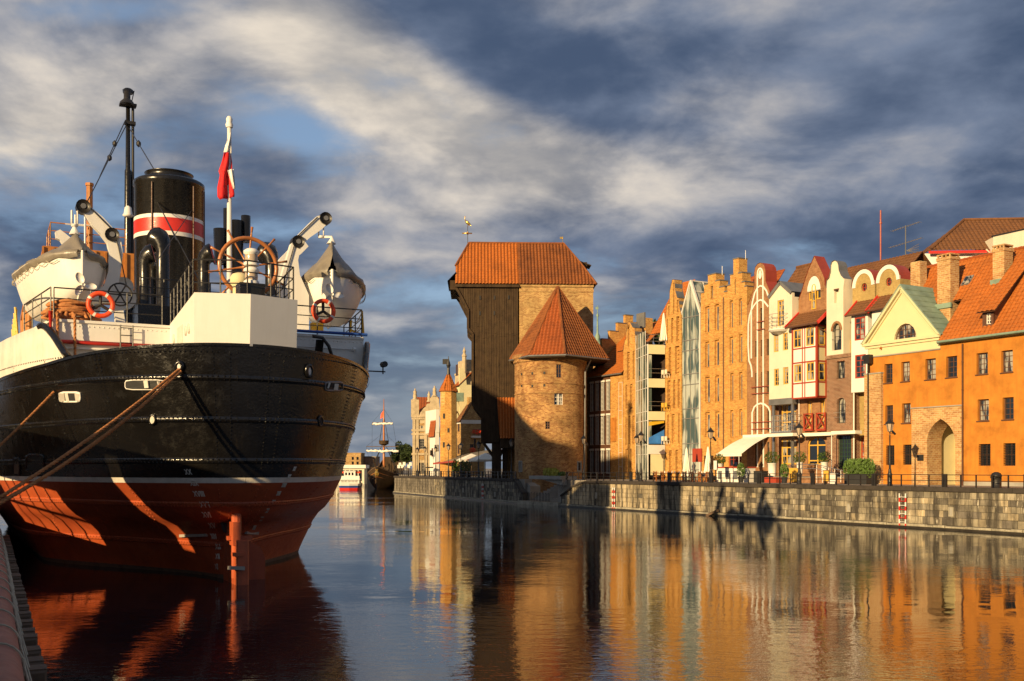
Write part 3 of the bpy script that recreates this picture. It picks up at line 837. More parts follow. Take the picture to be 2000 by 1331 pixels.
# brick portal and pier
def voussoirs(h, loop, w, mat, y0, y1, n0=2):
    c = scaled(loop, -w)
    for i in range(n0, len(loop) - 1):
        mb = MB(); a, b, cc, d = loop[i], loop[i + 1], c[i + 1], c[i]
        mb.prism([(a[0] * .97 + b[0] * .03, a[1] * .97 + b[1] * .03), b, cc, (d[0] * .97 + cc[0] * .03, d[1] * .97 + cc[1] * .03)], y0, y1); mb.build('voussoir', M[mat], h.r)
po = h.wall('portal', [(PL[0], 0), (PR[0], 0), (PR[0], zp), (PL[0], zp)], [gothic(gx0, gx1, .004, gsp, gap_)], 'brick_pier', -.10, 1.6, .12)
voussoirs(h, gothic(gx0, gx1, .004, gsp, gap_, 12), .5, 'brick_pier', -.13, -.09)
h.box('portal_cap', 'stone_grey', PL[0] - .05, PR[0] + .05, -.17, .02, zp - .005, zp + .08)
mb = MB(); mb.quad((gx0 - .3, 3.4, 0), (gx1 + .3, 3.4, 0), (gx1 + .3, 3.4, gap_ + .3), (gx0 - .3, 3.4, gap_ + .3))
mb.quad((gx0 - .28, 1.5, 0), (gx0 - .28, 3.4, 0), (gx0 - .28, 3.4, gap_ + .3), (gx0 - .28, 1.5, gap_ + .3))
mb.quad((gx1 + .28, 1.5, 0), (gx1 + .28, 3.4, 0), (gx1 + .28, 3.4, gap_ + .3), (gx1 + .28, 1.5, gap_ + .3)); mb.build('passage_wall', M['plaster_cream'], h.r)
a, b = h.p('za', 248, 252), h.p('za', 405, 245)
h.box('brick_pier', 'brick_pier', a[0] + .03, b[0], -.28, .02, -.2, a[1]); h.box('pier_cap', 'stone_grey', a[0], b[0] + .04, -.34, .01, a[1] - .004, a[1] + .09)
a, b = h.p('za', 730, 992), h.p('za', 788, 1048)
h.box('plaque', 'iron', a[0], b[0], -.13, -.098, b[1], a[1])
a, b = h.p('za', 780, 1090), h.p('za', 935, 1160)
# plinth strip
h.box('plinth', 'concrete', PR[0] + .02, XR, -.04, .01, -.1, .28)
for X in ((292, 40), (1150, 0)):
    x, z = h.p('za', *X); z = ztop - .2
    yy = -.34 if X[0] < 500 else -.12
    mb = MB(); mb.tube([(x, yy, 0), (x, yy, z)], .06, 8)
    for k in range(5): mb.lathe([(.075, 0), (.075, .06)], (x, yy, .8 + k * 2), 8)
    mb.build('downpipe', M['wood_brown' if X[0] > 500 else 'iron'], h.r, True)
    if X[0] < 500: h.box('rain_hopper', 'iron', x - .28, x + .28, yy - .2, yy + .22, z - .7, z)
# pediment
A, Bp, Cp = h.p('z8', 240, 1212), h.p('z8', 585, 668), h.p('z8', 937, 1112)
zc = (A[1] + Cp[1]) / 2
cx0, cx1 = A[0] + .0, Cp[0]
lun = h.arch('z8', 505, 1172, 718, 1168, 1008)
tri = [(cx0 + .15, zc), (cx1, zc), (Bp[0], Bp[1])]
h.wall('pediment', tri, [lun], 'plaster_cream', -.02, .30, .4)
window(h.r, lun, .16, 'wood_brown', 'glass_curtain', 6, 3, .08, .05)
for (p_, q_) in (((cx0 - .1, zc), Bp), (Bp, (cx1 + .1, zc))):
    for k, (off, w, y) in enumerate(((.0, .22, -.30), (-.26, .10, -.16))):
        d = Vector((q_[0] - p_[0], q_[1] - p_[1])).normalized(); n_ = Vector((-d.y, d.x)) * off
        mb = MB(); mb.strip([(p_[0] + n_.x, p_[1] + n_.y), (q_[0] + n_.x, q_[1] + n_.y)], w, y, .02); mb.build('raking_cornice', M['plaster_cream'], h.r)
zf = h.p('z8', 935, 1238)[1]
h.box('cornice', 'plaster_cream', cx0 - .12, cx1 + .1, -.30, .02, zc - .16, zc + .06)
h.box('cornice', 'plaster_cream', cx0 + .05, cx1, -.16, .02, zc - .36, zc - .17)
h.box('frieze', 'plaster_cream', .004, cx1 - .02, -.05, .02, zf, zc - .37)
h.box('fillet', 'stone_grey', 0.0, cx1, -.09, .02, zf - .1, zf - .004)
for s in (-1, 1):
    e = (cx0 - .2, zc + .1) if s < 0 else (cx1 + .25, zc + .02)
    mb = MB(); mb.add([(e[0], -.32, e[1]), (e[0], 4.6, e[1]), (Bp[0], 4.6, Bp[1] + .2), (Bp[0], -.32, Bp[1] + .2), (e[0], -.32, e[1] - .12), (Bp[0], -.32, Bp[1] + .06)], ((0, 1, 2, 3), (0, 3, 5, 4)))
    for i in range(9):
        t = i / 9.; mb.beam((e[0] + (Bp[0] - e[0]) * t, -.32, e[1] + (Bp[1] + .2 - e[1]) * t + .015), (e[0] + (Bp[0] - e[0]) * t, 4.6, e[1] + (Bp[1] + .2 - e[1]) * t + .015), .05)
    mb.build('pediment_roof', M['copper'], h.r)
# main roof
zr = h.p('f', 1934.5, 499, 5.2)[1]; xl = h.p('f', 1812, 522, 5.2)[0]
ze = ztop + .12
rf = h.tiles('roof', [(cx1 + .1, -.45, ze), (XR, -.45, ze), (XR, 5.2, zr), (cx1 + .1, 5.2, zr)], 'tile_orange', tw=.33, th=.40, amp=.06)
t_ = .0
u = .52
h.tiles('roof', [(xl, 5.2 - 5.65 * u, zr - (zr - ze) * u), (cx1 + .1, 5.2 - 5.65 * u, zr - (zr - ze) * u), (cx1 + .1, 5.2, zr), (xl, 5.2, zr)], 'tile_orange', tw=.33, th=.40, amp=.06)
mb = MB(); mb.add([(xl, 10.6, ze), (XR, 10.6, ze), (XR, 5.2, zr), (xl, 5.2, zr)], ((0, 1, 2, 3),)); mb.add([(xl, -.4, ze), (xl, 10.6, ze), (xl, 5.2, zr)], ((0, 1, 2),)); mb.build('roof_back', M['tile_orange'], h.r)
n = 60
mb = MB()
for i in range(n):
    a, b = xl + (XR - xl) * i / n, xl + (XR - xl) * (i + 1.1) / n
    mb.tube([(a, 5.2, zr + .05), (b, 5.2, zr + .09)], .13, 6)
mb.build('ridge_tiles', M['tile_red'], h.r)
mb = MB(); mb.tube([(cx1 + .1, -.52, ze - .03), (XR, -.52, ze - .03)], .09, 8); mb.box(cx1, XR, -.42, .02, ztop - .02, ze - .06); mb.build('gutter', M['copper'], h.r)
h.box('verge_flashing', 'copper', xl - .06, xl + .16, 2.2, 5.0, zr - 4.2, zr - 4.15)
def roofpt(k, x, y):                     # pixel on the front roof plane
    X, Y = px(k, x, y)
    best = None
    for i in range(400):
        yy = -.45 + 5.65 * i / 399
        p_ = h.f.L(X, Y, yy); zz = ze + (zr - ze) * (yy + .45) / 5.65
        d = abs(p_[1] - zz)
        if best is None or d < best[0]: best = (d, p_[0], yy, zz)
    return best[1:]
def chimney(k, xa, xb, yb, ytop, depth, label=None, mat='brick_pier'):
    x0, y0, z0 = roofpt(k, xa, yb)
    X, Y = px(k, xa, ytop); z1 = h.f.L(X, Y, y0)[1]
    w = h.f.Z(k, xb, yb, y0)[0] - x0 - depth * .62
    w = max(w, .6)
    mb = MB(); mb.box(x0, x0 + w, y0, y0 + depth, z0 - 2.2, z1); c = mb.build('chimney', M[mat], rf)
    mb = MB(); mb.box(x0 - .06, x0 + w + .06, y0 - .06, y0 + depth + .06, z1 - .12, z1 + .1)
    mb.box(x0 - .03, x0 + w + .03, y0 - .03, y0 + depth + .03, z1 + .26, z1 + .36)
    for i in range(4):
        for yy in (y0, y0 + depth - .1): mb.box(x0 + i * (w - .12) / 3, x0 + i * (w - .12) / 3 + .12, yy, yy + .1, z1 + .1, z1 + .26)
    mb.build('chimney_cap', M['brick_pier'], h.r)
    mb = MB(); mb.box(x0 - .12, x0 + w + .12, y0 - .14, y0 - .002, z0 - .12, z0 + .25); mb.build('flashing', M['copper'], h.r)
chimney('z8', 905, 1095, 865, 420, 1.0)
chimney('z8', 1420, 1600, 640, 335, 1.0)
x0, y0, z0 = roofpt('z8', 715, 600)
h.box('chimney', 'brick_pier', xl - .1, xl + .8, 3.3, 4.1, zr - 3.5, zr + .25)
# dormer
x0, y0, z0 = roofpt('z8', 1325, 1050); x1 = h.f.Z('z8', 1428, 1040, y0)[0]; z1 = h.f.Z('z8', 1325, 905, y0)[1]
slope = (zr - ze) / 5.65
dn = MB(); yb = y0 + 4.2
dn.wall([(x0, z0), (x1, z0), (x1, z1), (x0, z1)], [rect((x0 + .28, z0 + .22), (x1 - .2, z1 - .12))], y0, .15, .2)
for x in (x0, x1): dn.add([(x, y0, z0), (x, y0, z1), (x, 5.0, zr - .2), (x, 5.0, zr - .25)], ((0, 1, 2, 3),))
do = dn.build('dormer', M['wood_brown'], rf)
window(h.r, rect((x0 + .28, z0 + .22), (x1 - .2, z1 - .12)), y0 + .08, 'plaster_white', 'glass_curtain', 2, 3, .05, .04)
h.tiles('dormer_roof', [(x0 - .25, y0 - .35, z1 - .05), (x1 + .35, y0 - .35, z1 - .05), (x1 + .35, 5.1, zr - .05), (x0 - .25, 5.1, zr - .05)], 'tile_orange', tw=.33, th=.4, amp=.06)
# skylight
x0, y0, z0 = roofpt('z8', 1125, 665); mb = MB()
n_ = Vector((0, -slope, 1)).normalized()
for q_, m_ in (((0, .75, 0, 1.0), 'zinc_metal'), ((.07, .68, .08, .92), 'glass_curtain')):
    lift = .10 if m_ == 'zinc_metal' else .125
    v = []
    for (dx, dy) in ((q_[0], q_[2]), (q_[1], q_[2]), (q_[1], q_[3]), (q_[0], q_[3])):
        v.append(Vector((x0 + dx, y0 + dy * .62, z0 + dy * .62 * slope)) + n_ * lift)
    mb = MB(); mb.add(v + [p_ - n_ * .1 for p_ in v], ((0, 1, 2, 3), (0, 1, 5, 4), (1, 2, 6, 5), (2, 3, 7, 6), (3, 0, 4, 7))); mb.build('skylight' if m_ == 'zinc_metal' else 'skylight_glass', M[m_], h.r)
# ---------------------------------------------------------------- cream house with the brown hipped roof behind it
YH = 92.0
fh = Frame(*WP(1806, 915, YH).xy, R(-4), QZ)
hr = fh.root('cream_hip_house', 'pale house with brown hipped roof rising behind the orange roof', 'house')
def hp_(x, y, dd=0.0): return fh.Z('z8', x, y, dd)
lo = hp_(832, 338, -.5); ap = hp_(1155, 55, 4.0); zlo = lo[1]; xr = hp_(1711, 300)[0] + 9
mb = MB(); mb.box(hp_(790, 400)[0], xr, 0, 9, 4, zlo - .1); mb.build('wall', M['plaster_white'], hr)
mb = MB(); mb.tiles([(lo[0], -.5, zlo), (xr, -.5, zlo), (xr, 4, ap[1]), (ap[0], 4, ap[1])], .38, .44, .07); mb.build('roof', M['tile_brown'], hr)
mb = MB(); mb.tiles([(lo[0], 8.5, zlo), (lo[0], -.5, zlo), (ap[0], 4, ap[1])], .38, .44, .07); mb.build('roof', M['tile_brown'], hr)
mb = MB(); mb.box(lo[0] - .05, hp_(1120, 300)[0], -.58, -.46, zlo - .22, zlo + .01); mb.build('eave_board', M['red_paint'], hr)
mb = MB(); mb.tube([(lo[0], -.5, zlo + .1), (ap[0], 4, ap[1] + .1), (xr, 4, ap[1] + .1)], .15, 6); mb.build('ridge_tiles', M['tile_brown'], hr)
d0, d1 = hp_(1425, 205, -1.2), hp_(1711, 118, -1.2)
mb = MB(); mb.prism([(d0[0], zlo - 5), (xr, zlo - 5), (xr, d1[1] + 1.8), (d0[0], d0[1])], -1.2, 3); mb.build('upper_wing', M['plaster_pale'], hr)
mb = MB(); mb.beam((d0[0] - .1, -1.15, d0[1] + .05), (xr, -1.15, d1[1] + 1.85), .2, .12); mb.build('wing_coping', M['iron'], hr)
mb = MB(); mb.box(hp_(1120, 300)[0] + .01, d0[0], -.58, -.46, zlo - .22, zlo + .01); mb.build('eave_board', M['red_paint'], hr)
mb = MB(); x = hp_(1392, 260, -1.0)[0]; mb.tube([(x, -1.0, zlo - 4), (x, -1.0, zlo - .3), (x - .3, -1.0, zlo)], .07, 6); mb.build('downpipe', M['plaster_pale'], hr)

# ================================================================ twin round gables with white bays
h = House('round_gable_house', 'olive brick house with two white rimmed round gables and white bays', 1660, 11.0)
def rgable(h, k, cx, yb, rx, top, cyo, ncut):
    c = h.p(k, cx, yb); r = h.p(k, cx + rx, yb)[0] - c[0]; zt_ = h.p(k, cx, top)[1]
    n = 14
    arc = [(c[0] + r * math.cos(math.pi * i / n), c[1] + (zt_ - c[1]) * math.sin(math.pi * i / n)) for i in range(n + 1)]
    ozc = h.p(k, cx + 5, cyo); ro = r * .26
    oc = [(ozc[0] + ro * math.cos(2 * math.pi * i / 14), ozc[1] + ro * 1.15 * math.sin(2 * math.pi * i / 14)) for i in range(14)]
    h.wall('gable', [(c[0] - r, 5), (c[0] + r, 5)] + arc, [oc], 'brick_olive', 0, .3, 1.3)
    mb = MB(); mb.strip([(c[0] + (r - .16) * math.cos(math.pi * i / n), c[1] + (zt_ - c[1] - .16) * math.sin(math.pi * i / n)) for i in range(n + 1)], .34, -.06, .02); mb.build('gable_rim', M['plaster_white'], h.r)
    mb = MB()
    for i in range(n):
        (a, b), (c2, d) = arc[i], arc[i + 1]
        mb.add([(a, -.1, b + .05), (c2, -.1, d + .05), (c2, 1.35, d + .05), (a, 1.35, b + .05)], ((0, 1, 2, 3),))
    mb.build('gable_cap', M['sheet_red'], h.r)
    window(h.r, oc, .15, 'wood_red', 'glass_dark', 2, 2, .06, name='oculus')
    return c[0] - r, c[0] + r
l1, r1 = rgable(h, 'z8', 222, 665, 105, 508, 672, 0)
l2, r2 = rgable(h, 'z8', 450, 618, 112, 465, 622, 0)
dw = h.arch('za', 190, 1105, 262, 890, 812); w1 = h.hole('za', 190, 422, 262, 630)
zf = h.p('za', 130, 415)[1]
h.wall('wall', [(0, 0), (r2, 0), (r2, 12.2), (0, 12.2)], [dw, w1], 'brick_olive', .05, .3, .5)
h.body(0, r2, 13.5, 'brick_olive', .4, 9)
window(h.r, w1, .12, 'wood_red', 'glass_dark', 2, 4, .1, .06); window(h.r, dw, .15, 'wood_red', 'glass_curtain', 3, 6, .1, .06, name='door')
for (bx0, bx1, yt, cols) in ((108, 262, 930, 1), (300, 450, 885, 0)):
    dd = -1.0
    a, b = h.p('z8', bx0, yt, dd), h.p('z8', bx1, yt, dd); zb = h.p('za', 150, 412, dd)[1]
    ws = []
    if cols: ws = [h.hole('z8', 138, 957, 238, 1170, dd), h.hole('za', 142, 68, 242, 285, dd)]
    h.wall('bay', [(a[0], zb), (b[0], zb), (b[0], a[1]), (a[0], a[1])], ws, 'plaster_white', dd, .2, 1.06)
    for w in ws: window(h.r, w, dd + .03, 'wood_red', 'glass_curtain', 2, 4, .12, .05)
    h.box('bay_floor', 'plaster_white', a[0] + .01, b[0] - .01, dd + .01, .04, zb + .002, zb + .1)
    e = a[1]
    h.tiles('bay_roof', [(a[0] - .3, dd - .35, e - .1), (b[0] + .3, dd - .35, e - .1), (b[0] + .3, .1, e + 1.25), (a[0] - .3, .1, e + 1.25)], 'tile_brown', tw=.3, th=.36)
    for xx in (b[0] + .32, a[0] - .32): mb = MB(); mb.beam((xx, dd - .38, e - .08), (xx, .1, e + 1.3), .12, .22); mb.build('verge_board', M['red_paint'], h.r)
    mb = MB(); mb.tube([(a[0] - .3, dd - .42, e - .1), (b[0] + .3, dd - .42, e - .1)], .07, 6); mb.tube([(b[0] + .1, dd - .42, e - .12), (b[0] + .4, -.3, e - .7), (b[0] + .4, -.2, e - 1.6)], .05, 6); mb.build('gutter', M['wood_brown'], h.r)
zrg = h.p('z6', 1700, 205, 5)[1]; xl = h.p('z6', 1590, 190, 5)[0]; r2 = h.p('z8', 770, 400, 5)[0] - .5
h.tiles('roof', [(xl, .6, zrg - 4.2), (r2 + .5, .6, zrg - 4.2), (r2 + .5, 5, zrg), (xl, 5, zrg)], 'tile_brown', tw=.36, th=.42, amp=.06)
mb = MB(); mb.add([(xl, 10, zrg - 4.2), (r2 + .5, 10, zrg - 4.2), (r2 + .5, 5, zrg), (xl, 5, zrg)], ((0, 1, 2, 3),)); mb.build('roof_back', M['tile_brown'], h.r)
# aerials
x, z = h.p('z8', 612, 400, 5)
a = h.f.world(x, 5, z - .6)
ae = empty('roof_aerial', a, 'grey television aerial with long crossbars on the brown roof', 'aerial', rz=QANG)
mb = MB(); mb.tube([(0, 0, 0), (0, 0, 3.4)], .05, 8); mb.build('mast', M['zinc_metal'], ae, True)
for zz, l_ in ((3.3, 2.9), (1.9, 3.4)):
    mb = MB(); mb.tube([(-l_ / 2, 0, zz - .1), (l_ / 2, 0, zz + .1)], .03, 5)
    for i in range(12): mb.tube([(-l_ / 2 + l_ * i / 11, -.25, zz - .1 + .2 * i / 11), (-l_ / 2 + l_ * i / 11, .25, zz - .1 + .2 * i / 11)], .015, 4)
    mb.build('crossbar', M['steel'], ae)
mb = MB()
for i in range(5): mb.tube([(.1, 0, 1.2), (1.3, .1, .7 + i * .22)], .025, 4)
mb.build('antenna_fan', M['steel'], ae)
x, z = h.p('z8', 380, 440, 5)
mb = MB(); mb.tube([(0, 0, 0), (0, 0, 5.4)], .07, 6); mb.tube([(0, 0, 4.2), (0, 0, 4.35)], .12, 6)
o = mb.build('roof_pole', M['sheet_red']); o.location = h.f.world(x, 5, z - .8); tag(o, 'tall thin rust red pole on the roof behind the round gables', 'pole')

# ================================================================ cream house with a curved gable
h = House('curved_gable_house', 'narrow cream house with bell shaped gable over a dark brick base', 1614.5, 10.2)
z1 = h.p('z6', 1490, 1100)[1]
o_ = h.P('z6', [(1405, 430), (1412, 352), (1435, 325), (1450, 262), (1453, 197), (1464, 166), (1490, 151), (1517, 165), (1530, 200), (1535, 252), (1555, 302), (1583, 332), (1572, 425)])
xr = h.p('z6', 1572, 800)[0]; xl = o_[0][0]
aw = h.arch('z6', 1460, 1052, 1553, 850, 765)
bl = h.hole('z6', 1483, 452, 1525, 578)
h.wall('upper_wall', [(xl, z1), (xr, z1)] + o_[::-1], [aw, bl], 'plaster_pale', 0, .35, .9)
h.box('niche_back', 'plaster_pale', bl[0][0], bl[1][0], .3, .35, bl[0][1], bl[2][1])
h.box('niche_lintel', 'wood_brown', bl[0][0] - .05, bl[1][0] + .05, -.03, .3, bl[2][1], bl[2][1] + .14)
window(h.r, aw, .28, 'iron', 'glass_curtain', 2, 4, .08)
mb = MB(); mb.strip(aw[2:], .2, -.06, .02); mb.build('arch_moulding', M['brick_tan'], h.r)
mb = MB()
for i in range(len(o_) - 2):
    (a, b), (c, d) = o_[i], o_[i + 1]
    mb.add([(a, -.12, b + .04), (c, -.12, d + .04), (c, .98, d + .04), (a, .98, b + .04)], ((0, 1, 2, 3),))
mb.build('gable_cap', M['zinc_metal'], h.r)
xr2 = h.p('z7', 1668, 600)[0]
w1 = h.hole('z7', 1503, 35, 1585, 208); w2 = h.arch('z7', 1505, 652, 1592, 450, 396); w3 = h.hole('z7', 1515, 775, 1650, 1105)
h.wall('brick_base', [(xl, 0), (xr2, 0), (xr2, z1 - .004), (xl, z1 - .004)], [w1, w2, w3], 'brick_brown', .02, .35, .6)
h.box('string_course', 'brick_brown', xl - .05, xr2 + .02, -.12, .04, z1 - .25, z1 + .05)
h.body(xl, xr, z1 + 6.5, 'plaster_pale', .5, 8, z1); h.body(xl, xr2, z1 - .05, 'brick_brown', .5, 8)
for w in (w1, w2): window(h.r, w, .25, 'iron', 'glass_curtain', 2, 4, .08)
M['green_frame'] = paint('green_frame', (.02, .05, .03), .5, .2)
window(h.r, w3, .2, 'green_frame', 'glass_dark', 5, 8, .08, .05)
mb = MB()
for zz in (w2[0][1] + .9, w2[0][1] + .5): mb.tube([(w2[0][0] - .08, -.25, zz), (w2[1][0] + .08, -.25, zz)], .02, 5)
mb.build('window_rail', M['steel'], h.r)
mb = MB(); zz = aw[0][1] + .95; mb.tube([(aw[0][0], -.03, zz), (aw[1][0], -.03, zz)], .02, 5); mb.build('window_rail', M['steel'], h.r)
def awning_box(h, k, pts, dd, name='awning_cassette'):
    a, b = h.p(k, *pts[0], dd), h.p(k, *pts[1], dd)
    mb = MB(); mb.box(a[0], b[0], dd, dd + .8, a[1] - .16, a[1] + .12); return mb.build(name, M['canvas_white'], h.r)
awning_box(h, 'z7', ((1448, 745), (1690, 745)), -1.2)
mb = MB(); x = h.p('z7', 1455, 900, -1.1)[0]; mb.tube([(x, -1.1, 0), (x, -1.1, 4)], .04, 6); x = h.p('z7', 1680, 500, -.05)[0]; mb.tube([(x, -.08, 0), (x, -.08, z1)], .06, 6); mb.build('downpipe', M['plaster_white'], h.r)

# ================================================================ brick gable with the half-timbered bay
h = House('half_timbered_house', 'brick house with pointed gable and red and white half-timbered bay', 1560, 11.0)
g = h.P('z6', [(1125, 548), (1150, 482), (1175, 402), (1196, 330), (1226, 240), (1284, 106), (1322, 190), (1360, 268), (1386, 330), (1391, 400), (1408, 432)])
xl, xr = h.p('z7', 1112, 800)[0], h.p('z7', 1447, 800)[0]
ar = h.arch('z6', 1214, 458, 1350, 455, 305); zi = h.p('z6', 1280, 550)[1]
cw = h.hole('z6', 1226, 458, 1348, 552); cm = h.arch('z6', 1262, 640, 1302, 420, 386)
gw = h.arch('z7', 1212, 1065, 1395, 860, 792)
a1, a2 = h.hole('z7', 1210, 430, 1256, 700), h.hole('z7', 1340, 420, 1386, 690)
gl = [(xl, 0), (xr, 0)] + [(min(max(p_[0], xl), xr), p_[1]) for p_ in g[::-1]]
h.wall('wall', gl, [gw, a1, a2, cw], 'brick_tan', 0, .3, 1.0)
h.body(xl, xr, g[0][1] - .6, 'brick_tan', .4, 9)
h.box('niche_back', 'brick_tan', cw[0][0], cw[1][0], .26, .3, cw[0][1], cw[2][1])
mb = MB(); mb.prism([p_ for p_ in ar if True], -.05, -.004); mb.build('white_arch', M['plaster_white'], h.r)
mb = MB(); mb.strip(scaled(ar, -.14)[2:], .26, -.06, .01); mb.build('arch_moulding', M['brick_tan'], h.r)
window(h.r, cw, .08, 'wood_yellow', 'glass_dark', 3, 1, .1, .12)
window(h.r, cm, -.09, 'wood_yellow', 'glass_curtain', 1, 3, .08, .06)
window(h.r, gw, .15, 'wood_yellow', 'glass_dark', 2, 1, .11, .1, zs=[h.p('z7', 1300, 870)[1], h.p('z7', 1300, 1025)[1]])
for i, w in enumerate((a1, a2)):
    window(h.r, w, .2, 'wood_yellow', 'glass_curtain', 2, 4, .09, .05)
    b0 = h.hole('z7', *((1172, 555, 1262, 722), (1297, 548, 1392, 720))[i], -.35)
    mb = MB(); mb.ring(b0, scaled(b0, .1), -.35, -.25); mb.beam((b0[0][0], -.3, b0[0][1]), (b0[2][0], -.3, b0[2][1]), .08, .11, (0, 1, 0)); mb.beam((b0[1][0], -.3, b0[1][1]), (b0[3][0], -.3, b0[3][1]), .08, .1, (0, 1, 0))
    mb.box(b0[0][0], b0[1][0], -.35, 0, b0[0][1] - .06, b0[0][1] + .02); mb.build('balconette', M['wood_red'], h.r)
mb = MB()
for i in range(len(g) - 1):
    (a, b), (c, d) = g[i], g[i + 1]
    mb.add([(a, -.06, b + .04), (c, -.06, d + .04), (c, 1.2, d + .04), (a, 1.2, b + .04)], ((0, 1, 2, 3),))
mb.build('gable_cap', M['sheet_red'], h.r)
dd = -1.2                                   # the bay
a, b = h.p('z6', 1066, 830, dd), h.p('z6', 1303, 805, dd); zt_, zb = a[1], h.p('z7', 1068, 398, dd)[1]
X0, X1 = a[0], b[0]
ws = [h.hole('z6', 1075, 848, 1152, 1025, dd), h.hole('z6', 1200, 822, 1279, 1005, dd), h.hole('z7', 1080, 66, 1154, 240, dd), h.hole('z7', 1205, 46, 1281, 225, dd)]
h.wall('bay', [(X0, zb), (X1, zb), (X1, zt_), (X0, zt_)], ws, 'plaster_white', dd, .12, .1)
h.box('bay_side', 'plaster_cream', X1 - .12, X1 - .003, dd + .1, 0, zb, zt_); h.box('bay_side', 'plaster_cream', X0 + .003, X0 + .1, dd + .1, 0, zb, zt_)
h.box('bay_floor', 'wood_red', X0 - .03, X1 + .03, dd - .05, 0, zb - .12, zb - .002)
for w in ws: window(h.r, w, dd + .02, 'wood_yellow', 'glass_curtain', 2, 2, .09, .07)
mb = MB()
zm = h.p('z6', 1066, 1040, dd)[1]; zm2 = h.p('z6', 1066, 1180, dd)[1]; zm3 = h.p('z7', 1068, 258, dd)[1]
for x in (X0, X1): mb.box(x - .09, x + .09, dd - .04, dd + .14, zb - .05, zt_ + .02)
for x in (ws[0][1][0] + .14, ws[1][0][0] - .14): mb.box(x - .05, x + .05, dd - .03, dd - .002, zb, zt_)
for z in (zt_ - .04, zm, zm2, zm3): mb.box(X0, X1, dd - .034, dd - .001, z - .06, z + .06)
for z in (zt_ - .04, zm, zm2, zm3, zb): mb.box(X1 - .02, X1 + .03, dd, 0, z - .06, z + .06)
mb.box(X1 - .05, X1 + .04, -.14, .0, zb, zt_)
mb.build('timber_frame', M['wood_red'], h.r)
for (z0_, z1_) in ((zm + .12, zt_ - .14), (zm3 + .12, zm2 - .14)):      # windows in the side of the bay
    mb = MB(); y0_, y1_ = dd + .22, -.2
    mb.box(X1 + .0, X1 + .05, y0_, y1_, z0_, z0_ + .1); mb.box(X1, X1 + .05, y0_, y1_, z1_ - .1, z1_); mb.box(X1, X1 + .05, y0_, y0_ + .1, z0_, z1_); mb.box(X1, X1 + .05, y1_ - .1, y1_, z0_, z1_); mb.box(X1, X1 + .045, y0_, y1_, (z0_ + z1_) / 2 - .04, (z0_ + z1_) / 2 + .04)
    wo_ = mb.build('window', M['wood_yellow'], h.r)
    mb = MB(); mb.box(X1 + .002, X1 + .02, y0_, y1_, z0_, z1_); mb.build('pane', M['glass_curtain'], wo_)
h.tiles('bay_roof', [(X0 - .45, dd - .4, zt_ + .08), (X1 + .55, dd - .4, zt_ + .08), (X1 + .55, .1, zt_ + 1.5), (X0 - .45, .1, zt_ + 1.5)], 'tile_brown', tw=.3, th=.36)
for xx in (X1 + .58, X0 - .48): mb = MB(); mb.beam((xx, dd - .45, zt_ + .1), (xx, .1, zt_ + 1.55), .12, .26); mb.build('verge_board', M['red_paint'], h.r)
mb = MB(); mb.tube([(X0 - .45, dd - .48, zt_ + .05), (X1 + .55, dd - .48, zt_ + .05)], .08, 6); mb.tube([(X1 - .3, dd - .45, zt_), (X1 + .3, -.6, zt_ - .5), (X1 + .9, -.1, zt_ - .9)], .05, 6); mb.build('gutter', M['wood_brown'], h.r)
awning_box(h, 'z7', ((1140, 765), (1445, 750)), -1.2)
mb = MB(); x = h.p('z7', 1130, 600, -.1)[0]; mb.tube([(x, -.1, 0), (x, -.1, 9.5)], .05, 6); mb.build('downpipe', M['plaster_white'], h.r)

# ================================================================ white gabled house
h = House('white_balcony_house', 'white plastered gabled house with round balcony standing on grey columns', 1502.5, 10.3)
o_ = h.P('z6', [(830, 522), (945, 370), (1060, 472)]); xl, xr = o_[0][0], o_[2][0]
zb = h.p('z7', 845, 412)[1]
dr = h.hole('z6', 912, 552, 978, 808)
ws = [h.hole('z6', 876, 897, 924, 1068), h.hole('z6', 968, 878, 1018, 1050), h.hole('z7', 878, 110, 928, 278), h.hole('z7', 968, 94, 1022, 264)]
h.wall('wall', [(xl, zb), (xr, zb), (xr, o_[2][1]), o_[1], (xl, o_[0][1])], [dr] + ws, 'plaster_pale', 0, .2, .3)
h.body(xl, xr, o_[0][1] - .3, 'plaster_pale', .25, 5, zb + .35)
h.box('lintel_beam', 'zinc_metal', xl, xr + .1, -.06, 1.2, zb - .55, zb - .004)
for w in ws: window(h.r, w, .1, 'wood_yellow', 'glass_curtain', 2, 4, .08, .035)
window(h.r, dr, .1, 'wood_yellow', 'glass_curtain', 2, 5, .1, .05, name='balcony_door')
for (p_, q_) in ((o_[0], o_[1]), (o_[1], o_[2])):
    mb = MB(); mb.strip([p_, q_], .3, -.16, .0); mb.add([(p_[0], -.2, p_[1] + .15), (q_[0], -.2, q_[1] + .15), (q_[0], 4, q_[1] + .15), (p_[0], 4, p_[1] + .15)], ((0, 1, 2, 3),)); mb.build('roof', M['zinc_metal'], h.r)
c = h.p('z6', 938, 845); mb = MB(); mb.lathe([(.1, -.45), (.9, -.2), (1.05, -.05), (1.05, .05)], (c[0], .05, c[1]), 18, math.pi, 2 * math.pi); mb.build('balcony', M['plaster_white'], h.r)
mb = MB()
for z in (.35, .7, 1.05, 1.4): mb.tube([(c[0] + 1.0 * math.cos(t), .05 + 1.0 * math.sin(t), c[1] + z) for t in [math.pi + math.pi * i / 12 for i in range(13)]], .022, 5)
for i in range(5): t = math.pi + math.pi * i / 4; mb.tube([(c[0] + math.cos(t), .05 + math.sin(t), c[1]), (c[0] + math.cos(t), .05 + math.sin(t), c[1] + 1.4)], .02, 5)
mb.build('balcony_rail', M['steel'], h.r)
